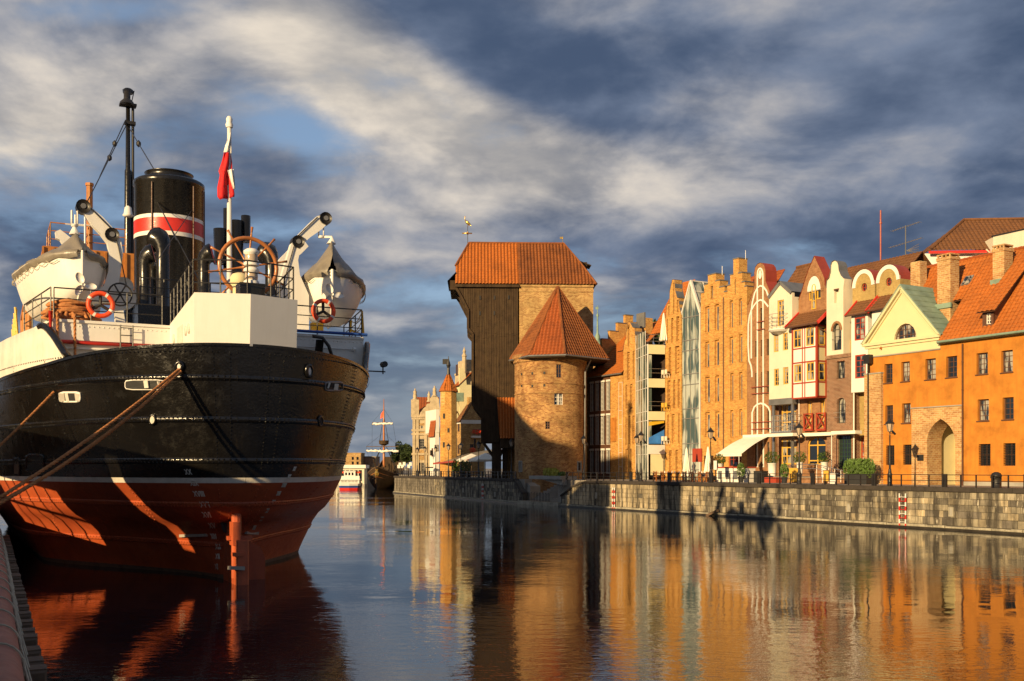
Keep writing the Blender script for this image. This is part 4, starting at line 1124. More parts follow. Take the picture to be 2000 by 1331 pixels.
# porch below: brick back wall, columns, steel balcony
yb = 1.5
xl2, xr2 = h.p('z7', 850, 800, yb)[0] - .6, h.p('z7', 1125, 800, yb)[0]
d1, d2 = h.hole('z7', 950, 442, 1100, 742, yb), h.hole('z7', 950, 812, 1102, 1062, yb)
h.wall('porch_wall', [(xl2, 0), (xr2, 0), (xr2, zb - .05), (xl2, zb - .05)], [d1, d2], 'brick_brown', yb, .25, .3)
for w in (d1, d2): window(h.r, w, yb + .1, 'wood_yellow', 'glass_curtain', 3, 3, .12, .09, name='door')
for k in (868, 1058):
    x = h.p('z7', k, 700)[0]; mb = MB(); mb.tube([(x, .1, 0), (x, .1, zb - .5)], .15, 10); mb.build('column', M['steel'], h.r, True)
a, b = h.p('z7', 850, 740, -.6), h.p('z7', 1050, 740, -.6)
h.box('gallery', 'steel', a[0], b[0], -.6, 1.4, a[1] - .1, a[1] + .1)
mb = MB()
for z in (.5, 1.0, 1.5): mb.tube([(a[0], 1.4, a[1] + z), (a[0], -.6, a[1] + z), (b[0], -.6, a[1] + z), (b[0], 1.4, a[1] + z)], .03, 6)
for i in range(13): x = a[0] + (b[0] - a[0]) * i / 12; mb.tube([(x, -.6, a[1]), (x, -.6, a[1] + 1.5)], .014, 4)
mb.build('gallery_rail', M['steel'], h.r)
awning_box(h, 'z7', ((800, 770), (1065, 765)), -1.4)

# ================================================================ brown house with white arcs
h = House('arc_gable_house', 'brown brick house with keyhole gable traced in white curved lines', 1459.5, 11.0)
g = h.P('z6', [(612, 602), (632, 565), (652, 518), (668, 468), (681, 420), (685, 385), (684, 272), (694, 218), (714, 187), (740, 173), (766, 181), (785, 207), (795, 246), (797, 358), (815, 400), (836, 452), (850, 525)])
xl, xr = h.p('z6', 609, 900)[0], h.p('z6', 850, 900)[0]
hs = [h.hole('z6', 740, 627, 766, 850), h.hole('z6', 688, 957, 709, 1117), h.hole('z6', 746, 947, 767, 1108), h.hole('z6', 806, 937, 828, 1100)]
hs += [h.hole('z7', 690, 149, 711, 372), h.hole('z7', 748, 141, 769, 365), h.hole('z7', 806, 133, 829, 358)]
hs += [h.arch('z7', 690, 745, 715, 530, 498), h.arch('z7', 750, 740, 774, 510, 478), h.arch('z7', 810, 735, 834, 525, 492)]
gr = [h.hole('z7', 690, 862, 716, 1085), h.hole('z7', 750, 850, 775, 1085), h.hole('z7', 808, 840, 832, 1085)]
h.wall('wall', [(xl, 0), (xr, 0)] + [(min(p_[0], xr), p_[1]) for p_ in g[::-1]], hs + gr, 'brick_tan', 0, .25, 1.3)
h.body(xl, xr, g[0][1] - .5, 'brick_tan', .4, 9)
for w in hs + gr: window(h.r, w, .15, 'iron', 'glass_curtain', 1, 4, .05, .035)
mb = MB()
for i in range(len(g) - 1):
    (a, b), (c, d) = g[i], g[i + 1]
    mb.add([(a, -.04, b + .03), (c, -.04, d + .03), (c, 1.4, d + .03), (a, 1.4, b + .03)], ((0, 1, 2, 3),))
mb.build('gable_cap', M['sheet_red'], h.r)
lines = [[('z6', 715, 300), ('z7', 715, 1090)], [('z6', 771, 300), ('z7', 776, 1090)],
         [('z6', 715, 300), ('z6', 720, 255), ('z6', 730, 236), ('z6', 743, 228), ('z6', 757, 236), ('z6', 767, 262), ('z6', 771, 300)],
         [('z6', 655, 1130), ('z6', 655, 650), ('z6', 668, 560), ('z6', 690, 475), ('z6', 715, 425), ('z6', 745, 402), ('z6', 775, 412), ('z6', 805, 450), ('z6', 830, 520)],
         [('z6', 655, 650), ('z6', 680, 605), ('z6', 712, 562), ('z6', 748, 543), ('z6', 785, 560), ('z6', 826, 612)],
         [('z6', 655, 650), ('z6', 638, 700), ('z6', 626, 790), ('z6', 624, 1000), ('z6', 632, 1150), ('z6', 652, 1200), ('z6', 662, 1270), ('z7', 662, 190)],
         [('z7', 664, 765), ('z7', 664, 545), ('z7', 685, 490), ('z7', 715, 462), ('z7', 750, 452), ('z7', 790, 462), ('z7', 825, 492), ('z7', 843, 535), ('z7', 845, 750)]]
for i, l_ in enumerate(lines):
    mb = MB(); mb.strip([h.p(*p_) for p_ in l_], .15, -.05 - .003 * i, .02); mb.build('white_line', M['plaster_white'], h.r)
for (yb_, rows) in (('z6', ((758, 706, 780), (835, 706, 780))), ('z7', ((285, 650, 832), (350, 650, 832), (635, 655, 848), (703, 655, 848)))):
    for (y_, a, b) in rows:
        p_, q_ = h.p(yb_, a, y_ + 8, -.2), h.p(yb_, b, y_ - 8, -.2); mb = MB(); mb.tube([(p_[0], -.2, p_[1]), (q_[0], -.2, p_[1])], .035, 6); mb.build('window_rail', M['sheet_red'], h.r)
drop = h.p('z6', 742, 290); mb = MB(); mb.prism([(drop[0] + .22 * math.cos(t) * (1 if math.sin(t) < .3 else .75), drop[1] + .42 * math.sin(t)) for t in [2 * math.pi * i / 16 for i in range(16)]], -.05, .02); mb.build('teardrop', M['plaster_white'], h.r)
# roof behind the three middle houses
zrg = h.p('z6', 1000, 250, 5)[1]; xe = h.p('z6', 1225, 250, 5)[0]
h.tiles('roof', [(xl + 1.5, .9, zrg - 5), (xe + 1, .9, zrg - 5), (xe + 1, 5, zrg), (xl + 1.5, 5, zrg)], 'tile_brown', tw=.36, th=.42, amp=.06)
mb = MB(); mb.tube([(xl + 1.5, 5, zrg + .06), (xe + 1, 5, zrg + .06)], .14, 6); mb.build('ridge_tiles', M['tile_brown'], h.r)
# striped awning of the restaurant
aw = House('shop_awning', 'slanting cream awning stretched out over the restaurant terrace', 1480, 11.0, 'awning')
A, B_ = aw.p('z7', 585, 790, -.1), aw.p('z7', 830, 782, -.1)
c1, c2 = aw.p('z7', 305, 960, -3.4), aw.p('z7', 555, 955, -3.4)
mb = MB(); nn = 10; mm = 22
for i in range(mm + 1):
    for j in range(nn + 1):
        t = j / nn; u_ = i / mm
        x = (A[0] + (B_[0] - A[0]) * u_) * (1 - t) + (c1[0] + (c2[0] - c1[0]) * u_) * t
        mb.v.append((x, -.1 - 3.3 * t, A[1] + (c1[1] - A[1]) * t + .25 * math.sin(math.pi * t) * .6 + (.015 if i % 2 else 0)))
for i in range(mm):
    for j in range(nn):
        a = i * (nn + 1) + j; mb.f.append((a, a + 1, a + nn + 2, a + nn + 1))
mb.build('cloth', M['canvas_white'], aw.r)
mb = MB(); mb.tube([(c1[0], -3.4, c1[1]), (c2[0], -3.4, c1[1])], .05, 6); mb.box(c1[0], c2[0], -3.42, -3.40, c1[1] - .22, c1[1]); mb.build('front_bar', M['canvas_white'], aw.r)
mb = MB(); mb.tube([(c2[0] - .4, -3.35, 0), (c2[0] - .4, -3.35, c1[1])], .035, 6); mb.build('support', M['steel'], aw.r)
aw.box('wall_box', 'canvas_white', A[0], B_[0], -.35, .0, A[1] - .06, A[1] + .2)

# ================================================================ orange stepped gables
h = House('stepped_gable_house', 'orange brick house with two stepped gables and rows of narrow slits', 1368.7, 11.0)
s1 = steps_outline(h, 'z6', [(147, 181, 478), (181, 218, 395), (218, 298, 300), (298, 335, 357), (335, 384, 420)])
s2 = steps_outline(h, 'z6', [(384, 412, 466), (412, 441, 402), (441, 472, 298), (472, 526, 140), (526, 561, 279), (561, 590, 368), (590, 608, 411)])
rows = []
for k, cols in (('z6', [(190, 612, 232, 872), (285, 592, 328, 850), (435, 552, 468, 822), (528, 532, 558, 800), (190, 965, 232, 1218), (285, 945, 330, 1200), (435, 915, 470, 1182), (528, 890, 562, 1165), (246, 405, 268, 535), (486, 338, 497, 480)]),
                ('z7', [(190, 190, 237, 442), (288, 176, 330, 435), (440, 152, 472, 420), (530, 140, 562, 408), (190, 542, 237, 790), (290, 535, 332, 795), (440, 520, 472, 785), (530, 510, 562, 775)])):
    rows += [h.hole(k, *c) for c in cols]
gd = [h.hole('z7', 425, 940, 548, 1085)]
xl, xr = s1[0][0], s2[-1][0]
h.wall('wall', [(xl, 0), (xr, 0)] + (s1 + s2)[::-1], rows + gd, 'brick_orange', 0, .22, 1.1)
h.box('inner_wall', 'brick_orange', xl + .1, xr - .1, .215, .6, -.2, min(p_[1] for p_ in s1 + s2))
h.body(xl, xr, min(p_[1] for p_ in s1 + s2) - .1, 'brick_orange', .65, 9)
caps(h, s1, 1.1); caps(h, s2, 1.1)
for w in rows:
    x0, x1, z0, z1 = w[0][0], w[1][0], w[0][1], w[2][1]
    m_ = x0 + (x1 - x0) * .45
    window(h.r, [(m_, z0), (x1 - .1, z0), (x1 - .1, z1 - .25), (m_, z1 - .25)], .10, 'zinc_metal', 'glass_curtain', 1, 1, .05, name='slit_window')
    mb = MB(); mb.box(x0 - .06, x1 + .06, -.05, .02, z1 + .12, z1 + .22); mb.box(x0 - .02, x1 + .03, -.05, .2, z0 - .07, z0 - .003); mb.build('brick_label', M['brick_orange'], h.r)
for w in gd: window(h.r, w, .1, 'wood_red', 'glass_dark', 3, 2, .08)
zrg = h.p('z6', 640, 318, 5)[1]
h.tiles('roof', [(xl, .9, zrg - 5.5), (xr, .9, zrg - 5.5), (xr, 5, zrg), (xl, 5, zrg)], 'tile_red', tw=.36, th=.42, amp=.06)
mb = MB(); x = h.p('z6', 378, 600)[0]; mb.tube([(x, -.08, 0), (x, -.08, s2[0][1] - .5)], .05, 6); mb.build('downpipe', M['wood_brown'], h.r)
mb = MB(); x, z = h.p('z6', 555, 135); mb.tube([(x, .5, z), (x, .5, z + .9)], .02, 4); x, z = h.p('z6', 322, 290); mb.tube([(x, .5, z), (x, .5, z + .9)], .02, 4); mb.build('lightning_rod', M['steel'], h.r)

# ================================================================ pointed glass hall
h = House('glass_hall', 'pointed glass gable front with white metal frame between brick strips', 1331, 11.15)
ap = h.p('z9', 1500, 165); l_, r_ = h.p('z9', 1335, 800), h.p('z9', 1660, 720)
xl, xr = h.p('z4', 1277, 900)[0], h.p('z4', 1497, 900)[0]
def clipz(x): return ap[1] + (l_[1] - ap[1]) * min(1, (ap[0] - x) / (ap[0] - xl)) if x < ap[0] else ap[1] + (r_[1] - ap[1]) * min(1, (x - ap[0]) / (xr - ap[0]))
zl = [0, h.p('z5', 1500, 1050)[1], h.p('z5', 1500, 850)[1], h.p('z5', 1500, 710)[1], h.p('z5', 1500, 385)[1], h.p('z5', 1500, 258)[1], h.p('z4', 1400, 1035)[1], h.p('z4', 1400, 910)[1], h.p('z4', 1400, 630)[1], h.p('z4', 1400, 508)[1], h.p('z4', 1400, 235)[1]]
xs = [xl + (xr - xl) * i / 4 for i in range(5)]
for i in range(4):
    for j in range(len(zl) - 1):
        if zl[j + 1] - zl[j] < .1: continue
        mb = MB(); mb.box(xs[i] + .02, xs[i + 1] - .02, -.01, .01, zl[j] + .02, zl[j + 1] - .02); mb.build('pane', M['glass_hall'], h.r)
    a, b = xs[i] + .02, xs[i + 1] - .02
    poly = [(a, zl[-1] + .02), (b, zl[-1] + .02), (b, max(clipz(b), zl[-1] + .05))] + ([(ap[0], ap[1])] if a < ap[0] < b else []) + [(a, max(clipz(a), zl[-1] + .05))]
    mb = MB(); mb.prism(poly, -.01, .01); mb.build('pane', M['glass_hall'], h.r)
mb = MB()
for x in xs: mb.box(x - .03, x + .03, -.06, .06, 0, clipz(x))
for z in zl[1:]: mb.box(xl, xr, -.07, .07, z - .04, z + .04)
mb.build('mullions', M['grey_metal'], h.r)
M['frame_white'] = paint('frame_white', (.62, .60, .56), .45, .08)
mb = MB(); mb.strip([(xl - .05, l_[1]), ap], .14, -.12, .1); mb.strip([ap, (xr + .05, r_[1])], .28, -.12, .1); mb.box(xr - .02, xr + .12, -.12, .1, 0, r_[1]); mb.build('gable_frame', M['frame_white'], h.r)
h.box('inner_wall', 'plaster_white', xl, xr, 1.2, 1.3, 0, ap[1] - 5); h.body(xl, xr, r_[1] - 1.5, 'plaster_white', 1.3, 7)
rb = MB()
for t in (0, .33, .66, 1.0): rb.beam((ap[0] + (xr - ap[0]) * t, 0, ap[1] + (r_[1] - ap[1]) * t), (ap[0] + (xr - ap[0]) * t, 5, ap[1] + (r_[1] - ap[1]) * t), .12)
for y in (0, 1.6, 3.3, 5): rb.beam((ap[0], y, ap[1]), (xr, y, r_[1]), .12)
rb.build('roof_frame', M['frame_white'], h.r)
for s, e in ((-1, (xl, l_[1])), (1, (xr, r_[1]))):
    mb = MB(); mb.quad((ap[0], .1, ap[1] - .03), (e[0], .1, e[1] - .03), (e[0], 5, e[1] - .03), (ap[0], 5, ap[1] - .03)); mb.build('roof_pane', M['glass_hall'], h.r)

# ================================================================ brick strips with perforated slits
def strip_house(name, label, X, outline, botk, xlr, holes, D=11.0):
    h = House(name, label, X, D)
    o_ = [h.p(*p_) for p_ in outline]
    xl, xr = h.p(botk, xlr[0], 800)[0], h.p(botk, xlr[1], 800)[0]
    o_ = [(min(max(p_[0], xl), xr), p_[1]) for p_ in o_]
    hs = [h.hole(*c) for c in holes]
    h.wall('wall', [(xl, 0), (xr, 0)] + o_[::-1], hs, 'brick_orange', 0, .36, .9)
    for c in hs:
        x0, x1, z0, z1 = c[0][0], c[1][0], c[0][1], c[2][1]
        mb = MB(); mb.box(x0, x1, .34, .38, z0, z1); n = max(2, int((z1 - z0) / .22))
        for i in range(n): mb.box(x0 + (x1 - x0) * (.1 if i % 2 else .5), x0 + (x1 - x0) * (.5 if i % 2 else .9), .16, .36, z0 + (z1 - z0) * i / n, z0 + (z1 - z0) * (i + .55) / n)
        mb.build('perforated_panel', M['brick_orange'], h.r)
    h.body(xl, xr, min(o_[0][1], o_[-1][1]) - .6, 'brick_orange', .3, 8)
    for i in range(len(o_) - 1):
        (a, b), (c, d) = o_[i], o_[i + 1]
        mb = MB(); mb.add([(a - .03, -.05, b + .03), (c + .03, -.05, d + .03), (c + .03, 1.0, d + .03), (a - .03, 1.0, b + .03)], ((0, 1, 2, 3),)); mb.build('edge_cap', M['zinc_metal'], h.r)
    return h
h9 = strip_house('brick_gable_strip', 'tall narrow orange brick gable strip between glass bay and glass hall', 1297,
    [('z9', 1047, 830), ('z9', 1096, 570), ('z9', 1136, 565), ('z9', 1137, 372), ('z9', 1180, 150), ('z9', 1228, 149), ('z9', 1229, 292), ('z9', 1266, 462), ('z9', 1300, 468), ('z9', 1302, 580), ('z9', 1334, 740)],
    'z4', (1086, 1276),
    [('z9', 1196, 200, 1216, 740), ('z9', 1110, 600, 1134, 770), ('z9', 1256, 500, 1288, 715), ('z9', 1084, 838, 1106, 1250), ('z9', 1160, 815, 1196, 1240), ('z9', 1249, 790, 1300, 1218),
     ('z4', 1126, 602, 1156, 935), ('z4', 1200, 586, 1250, 920), ('z4', 1108, 992, 1145, 1325), ('z4', 1178, 985, 1202, 1320), ('z4', 1230, 976, 1256, 1315),
     ('z5', 1218, 335, 1241, 708), ('z5', 1275, 328, 1314, 708), ('z5', 1360, 320, 1380, 705), ('z5', 1240, 800, 1278, 1090), ('z5', 1325, 795, 1356, 1090)])
h11 = strip_house('brick_gable_strip', 'low narrow orange brick gable strip beside the stepped parapet', 1217,
    [('z4', 590, 640), ('z4', 611, 508), ('z4', 624, 505), ('z4', 626, 420), ('z4', 649, 300), ('z4', 672, 300), ('z4', 700, 365), ('z4', 728, 370), ('z4', 730, 455), ('z4', 741, 590)],
    'z4', (588, 740),
    [('z4', 632, 655, 664, 985), ('z4', 700, 640, 720, 978), ('z4', 640, 330, 662, 590), ('z4', 614, 1042, 635, 1325), ('z4', 665, 1035, 696, 1325), ('z5', 675, 362, 691, 725), ('z5', 712, 355, 738, 722), ('z5', 762, 350, 792, 720), ('z5', 675, 782, 710, 1090), ('z5', 735, 778, 756, 1090)])
# roof behind the tall strip
h = h9
zrg = h.p('z9', 1400, 190, 5)[1]; xa, xb = h.p('z9', 1315, 190, 5)[0], h.p('z9', 1480, 190, 5)[0] + 1
h.tiles('roof', [(xa - .5, 1.2, zrg - 6), (xb, 1.2, zrg - 6), (xb, 5, zrg), (xa - .5, 5, zrg)], 'tile_orange', tw=.36, th=.42, amp=.06)
# ================================================================ glazed prow bay between the strips
fb = QF(qa(1242, 11.0), 11.0)
r = fb.root('glass_bay', 'glazed corner bay with open loggias and a roof terrace on top', 'bay')
Bx = fb.L(1299.2, 900)[0]
cx, cy = fb.L(1265.5, 900, -1.9)[0], -1.9
zs_ = [0, fb.Z('z5', 1080, 850, -1)[1], fb.Z('z5', 1080, 725, -1)[1], fb.Z('z5', 1080, 410, -1)[1], fb.Z('z5', 1080, 290, -1)[1], fb.Z('z4', 980, 1075, -1)[1], fb.Z('z4', 980, 965, -1)[1], fb.Z('z4', 980, 680, -1)[1], fb.Z('z4', 980, 565, -1)[1]]
L0, Cn, R0 = Vector((0, 0, 0)), Vector((cx, cy, 0)), Vector((Bx, -.05, 0))
mb = MB()
def up(p_, z): return Vector((p_.x, p_.y, z))
ztl = fb.Z('z9', 640, 1085, -.5)[1]
for i in range(5):
    t0, t1 = i / 5 + .008, (i + 1) / 5 - .008
    for j in range(len(zs_)):
        za_, zb_ = zs_[j] + .03, (zs_[j + 1] if j + 1 < len(zs_) else ztl) - .03
        if j == len(zs_) - 1 and i > 3: continue
        mb = MB(); mb.quad(up(L0.lerp(Cn, t0), za_), up(L0.lerp(Cn, t1), za_), up(L0.lerp(Cn, t1), zb_), up(L0.lerp(Cn, t0), zb_)); mb.build('pane', M['glass_hall'], r)
mb = MB()
for i in range(6): mb.beam(up(L0.lerp(Cn, i / 5), 0), up(L0.lerp(Cn, i / 5), ztl if i < 5 else zs_[-1]), .05)
for z in zs_[1:]: mb.beam(up(L0, z), up(Cn, z), .07)
mb.build('mullions', M['frame_white'], r)
mb = MB(); mb.tube([up(Cn, 0), up(Cn, zs_[-1])], .07, 8); mb.build('corner_post', M['frame_white'], r)
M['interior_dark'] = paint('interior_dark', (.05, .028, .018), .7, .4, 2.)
M['banner_blue'] = paint('banner_blue', (.03, .16, .48), .5, .5, .8)
for j in range(1, len(zs_), 2):
    za_, zb_ = zs_[j], zs_[j + 1] if j + 1 < len(zs_) else zs_[-1]
    if zb_ <= za_: continue
    mb = MB(); p_, q_ = up(Cn, 0), up(R0, 0)
    mb.beam(up(Cn, (za_ + zb_) / 2), up(R0, (za_ + zb_) / 2), .12, zb_ - za_ - .05); mb.build('spandrel', M['plaster_cream' if j > 1 else 'frame_white'], r)
    mb = MB(); mb.add([up(L0, zb_ - .1), up(Cn, zb_ - .1), up(R0, zb_ - .1)], ((0, 1, 2),)); mb.build('floor_slab', M['plaster_pale'], r)
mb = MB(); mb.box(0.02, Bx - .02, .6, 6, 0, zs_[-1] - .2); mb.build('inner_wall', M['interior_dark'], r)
for j in (2, 4, 6):
    za_, zb_ = zs_[j] + .08, zs_[j + 1] - .08
    mb = MB(); s_ = .22; mb.quad(up(Cn.lerp(R0, .02), za_), up(Cn.lerp(R0, s_), za_), up(Cn.lerp(R0, s_), zb_), up(Cn.lerp(R0, .02), zb_)); mb.build('pane', M['glass_hall'], r)
    for k_ in range(3):
        mb = MB(); x = cx + .8 + k_ * .5; mb.box(x, x + .12, .3 + .1 * k_, .5, za_, zb_); mb.build('inner_post', M['wood_brown'], r)
    for k_ in range(2):
        x = cx + .55 + k_ * .55; mb = MB(); mb.box(x, x + .4, -.55, -.5, za_ + .35, za_ + .8); mb.box(x, x + .4, -.55, -.15, za_ + .32, za_ + .38)
        for ex in (x, x + .36): mb.box(ex, ex + .04, -.55, -.51, za_ - .05, za_ + .35); mb.box(ex, ex + .04, -.19, -.15, za_ - .05, za_ + .35)
        c_ = mb.build('balcony_chair', M['wood_yellow' if j == 4 else 'plaster_pale'])
        c_.location = (fb.o.x, fb.o.y, fb.z0); c_.rotation_euler = (0, 0, QANG); tag(c_, 'pale chair standing on a loggia of the glazed bay' if j != 4 else 'yellow chair standing on a loggia of the glazed bay', 'chair', 'yellow loggia chairs' if j == 4 else 'pale loggia chairs')
    mb = MB()
    for zz in (.5, .95): mb.tube([up(Cn, za_ + zz), up(R0, za_ + zz)], .02, 5)
    if j != 2: mb.build('loggia_rail', M['steel'], r)
za_, zb_ = zs_[2] + .1, zs_[3] - .05
mb = MB(); p0, p1 = Cn.lerp(R0, .03), Cn.lerp(R0, .97); o3 = Vector((.02, -.03, 0)); mb.add([up(p0, za_) + o3, up(p1, za_) + o3, up(p1, za_ + (zb_ - za_) * .62) + o3, up(p0, za_ + (zb_ - za_) * .25) + o3], ((0, 1, 2, 3),)); mb.build('banner', M['banner_blue'], r)
mb = MB(); mb.add([up(p0, zb_ - .55) + o3, up(p1, zb_ - .2) + o3, up(p1, zb_) + o3, up(p0, zb_ - .1) + o3], ((0, 1, 2, 3),)); mb.build('banner', M['yellow_paint'], r)
mb = MB(); p0, p1 = Cn.lerp(R0, .15), Cn.lerp(R0, .99); mb.add([up(p0, .5), up(p1, .5), up(p1, zs_[1]), up(p0, zs_[1])], ((0, 1, 2, 3),)); mb.build('roller_blind', M['plaster_cream'], r)
mb = MB()
for zz in (.35, .7, 1.05): mb.tube([up(L0.lerp(Cn, .75), zs_[-1] + zz), up(Cn, zs_[-1] + zz), up(R0, zs_[-1] + zz)], .02, 5)
for t in (0, .33, .66, 1): mb.tube([up(Cn.lerp(R0, t), zs_[-1]), up(Cn.lerp(R0, t), zs_[-1] + 1.05)], .02, 5)
mb.build('terrace_rail', M['steel'], r)
def parasol(loc, label, hgt=2.6, w=.3):
    u_ = empty('closed_parasol', loc, label, 'parasol', 'closed cream parasols')
    mb = MB(); mb.tube([(0, 0, 0), (0, 0, hgt)], .03, 6); mb.build('pole', M['wood_timber'], u_)
    mb = MB(); n = 22; prof = [(.03, hgt + .04), (.10, hgt - .15), (.17, hgt * .72), (.24, hgt * .5), (.27, hgt * .36), (w, hgt * .16), (w * .8, hgt * .13)]
    for r_, z in prof:
        for k in range(n):
            t = 2 * math.pi * k / n; rr = r_ * (1 + (.28 if k % 2 else -.22) * min(1, (hgt - z) / hgt * 2))
            mb.v.append((rr * math.cos(t), rr * math.sin(t), z))
    for i in range(len(prof) - 1):
        for k in range(n): mb.f.append((i * n + k, i * n + (k + 1) % n, (i + 1) * n + (k + 1) % n, (i + 1) * n + k))
    mb.build('cloth', M['canvas_white'], u_)
    mb = MB(); mb.lathe([(.3, 0), (.3, .06), (.06, .1)], n=12); mb.build('foot', M['iron'], u_)
    return u_
w_ = fb.world(cx + (Bx - cx) * .75, -.1, zs_[-1]); parasol(w_, 'closed cream parasol on the roof terrace of the glass bay', 3.4, .38)
# roof behind the bay with a row of eyebrow tiles, and trees beyond
h = h11
zr0 = h.p('z9', 690, 935, 4)[1]
xa, xb = h.p('z9', 680, 935, 4)[0], h.p('z9', 1050, 830, 4)[0]
h.tiles('roof', [(xa - 1, 0.9, zr0 - 3.2), (xb, 0.9, zr0 - 3.2), (xb, 5, zr0 + .3), (xa - 1, 5, zr0 + .3)], 'tile_orange', tw=.36, th=.42, amp=.05)
c0 = h.p('z9', 600, 740, 2.2)
h.box('chimney', 'brick_orange', c0[0] - .1, c0[0] + 1.3, 2.2, 3.2, zr0 - 4, c0[1] - .6); h.box('chimney_hood', 'zinc_metal', c0[0] - .2, c0[0] + 1.3, 2.0, 2.2, c0[1] - 1.7, c0[1])
# ================================================================ louvred wing beside the tower
h = House('louvred_wing', 'low wing with brown framed louvred windows and bright orange tiled roof', 1149, 11.0)
xl = 0.0; xr = h.p('z3', 1068, 600)[0]; xm = h.p('z3', 968, 600)[0]
ztw = h.p('z3', 900, 232)[1]
cols = [(795, 832), (839, 876), (883, 919), (928, 965)]
rowsy = [((283, 518), (274, 510), (266, 502), (258, 495)), ((550, 790), (545, 788), (540, 785), (532, 780)), ((822, 1020), (820, 1020), (818, 1020), (815, 1020))]
hs = [h.hole('z3', cols[c][0], rowsy[r_][c][0], cols[c][1], rowsy[r_][c][1]) for r_ in range(3) for c in range(4)]
zs0 = [max(x[2][1] for x in hs[i * 4:i * 4 + 4]) for i in range(3)]; zs1 = [min(x[0][1] for x in hs[i * 4:i * 4 + 4]) for i in range(3)]
hs = [[(w[0][0], max(.12, zs1[i // 4])), (w[1][0], max(.12, zs1[i // 4])), (w[1][0], zs0[i // 4]), (w[0][0], zs0[i // 4])] for i, w in enumerate(hs)]
h.wall('frame_wall', [(xl, 0), (xm, 0), (xm, ztw), (xl, ztw)], hs, 'wood_brown', 0, .2, .3)
for i, w in enumerate(hs):
    o = window(h.r, w, .14, 'frame_white', 'glass_dark', 2, 1, .05, .06)
    x0, x1, z0, z1 = w[0][0], w[1][0], w[0][1], w[2][1]
    mb = MB(); mb.box(x0, x1, .02, .1, z1 - .25, z1); mb.build('blind_box', M['frame_white'], o)
    mb = MB(); n = int((z1 - z0) / .16)
    for k in range(n): mb.box(x0 + (x1 - x0) * (.08 if i < 8 else .06), x0 + (x1 - x0) * (.42 if i >= 8 else .55), .05, .11, z0 + (z1 - z0 - .3) * k / n, z0 + (z1 - z0 - .3) * (k + .45) / n)
    mb.build('louvres', M['frame_white'], o)
h.wall('brick_wall', [(xm, 0), (xr, 0), (xr, ztw + .2), (xm, ztw + .2)], [], 'brick_orange', -.03, .2, .4)
a = h.hole('z3', 978, 568, 1018, 762); h.box('sign_panel', 'ochre_paint', a[0][0], a[1][0], -.15, -.035, a[0][1], a[2][1])
a = h.hole('z3', 1036, 280, 1066, 1080); window(h.r, a, -.06, 'frame_white', 'glass_hall', 1, 7, .04, .04)
h.body(xl, xr, ztw, 'brick_orange', .35, 9)
rg = h.f.Z('z4', 622, 405, 6.5)
h.tiles('roof', [(xl - .3, -.35, ztw + .05), (xr + .2, -.35, ztw + .05), (xr + .2, 6.5, rg[1]), (xl - .3, 6.5, rg[1])], 'tile_orange', tw=.36, th=.42, amp=.04)
mb = MB(); mb.tube([(xl - .3, -.42, ztw), (xr + .2, -.42, ztw)], .08, 6); mb.build('gutter', M['zinc_metal'], h.r)
for i in range(4):                              # stepped parapet along the far verge
    y0, y1 = 2.2 + i * 1.15, 3.35 + i * 1.15
    zz = ztw + (rg[1] - ztw) * (y1 + .35) / 6.85 + 1.5
    if i == 3: y1 = 6.8
    mb = MB(); mb.box(xl - .75, xl - .3, y0, y1, ztw - 1, zz); p_ = mb.build('stepped_parapet', M['brick_orange'], h.r)
    mb = MB(); mb.box(xl - .82, xl - .23, y0 - .06, y1 + .06, zz, zz + .1); mb.build('parapet_cap', M['zinc_metal'], p_)
for k_ in ((1550, 645), ):
    a = h.f.Z('z4', 562, 700, 3.0); h.box('roof_vent', 'iron', a[0], a[0] + .45, 3.0, 3.4, a[1] - 1.6, a[1] + .3)
mb = MB(); x = h.p('z3', 768, 600, -.3)[0]; mb.tube([(x, -.3, 0), (x, -.3, ztw + .6), (x + .8, -.3, ztw + 1.6)], .08, 8); mb.build('downpipe', M['copper'], h.r)
# ================================================================ terrace, pots and cafe things in front of the houses
ft = QF(qa(1700, 6.4), 6.4)
tr = ft.root('restaurant_terrace', 'low brick terrace with steel ramp rail before the gabled houses', 'terrace')
tx0 = ft.L(1392, 900)[0]; tx1 = -.3
mb = MB(); mb.box(tx0, tx1, 0, 4.5, -.1, .45); mb.build('platform', M['brick_tan'], tr)
mb = MB(); mb.box(tx0 - .05, tx1, -.06, 4.5, .45, .52); mb.build('deck', M['paving'], tr)
ra, rb_ = ft.Z('zr', 1345, 350, -.3)[0], ft.Z('zr', 1715, 420, -.3)[0]
mb = MB()
for dz in (0, -.35): mb.tube([(ra - 2.2, -.3, 1.55 + dz), (ra, -.3, 1.55 + dz), (rb_, -.3, .95 + dz), (rb_, -.3, .2)], .03, 6)
for i in range(6): x = ra + (rb_ - ra) * i / 5; mb.tube([(x, -.3, .05), (x, -.3, 1.55 - .6 * i / 5)], .025, 6)
mb.tube([(ra - 2.2 + 1.1 * (1 - math.cos(math.pi / 2 * i / 8)), -.3, .5 + .9 * math.sin(math.pi / 2 * i / 8)) for i in range(9)], .025, 5)
mb.build('ramp_rail', M['steel'], tr)
mb = MB(); a, b = ft.Z('zr', 1012, 340, -.05), ft.Z('zr', 1122, 460, -.05); mb.box(a[0], b[0], -.1, -.07, .1, a[1]); mb.build('yellow_panel', M['wood_yellow'], tr)
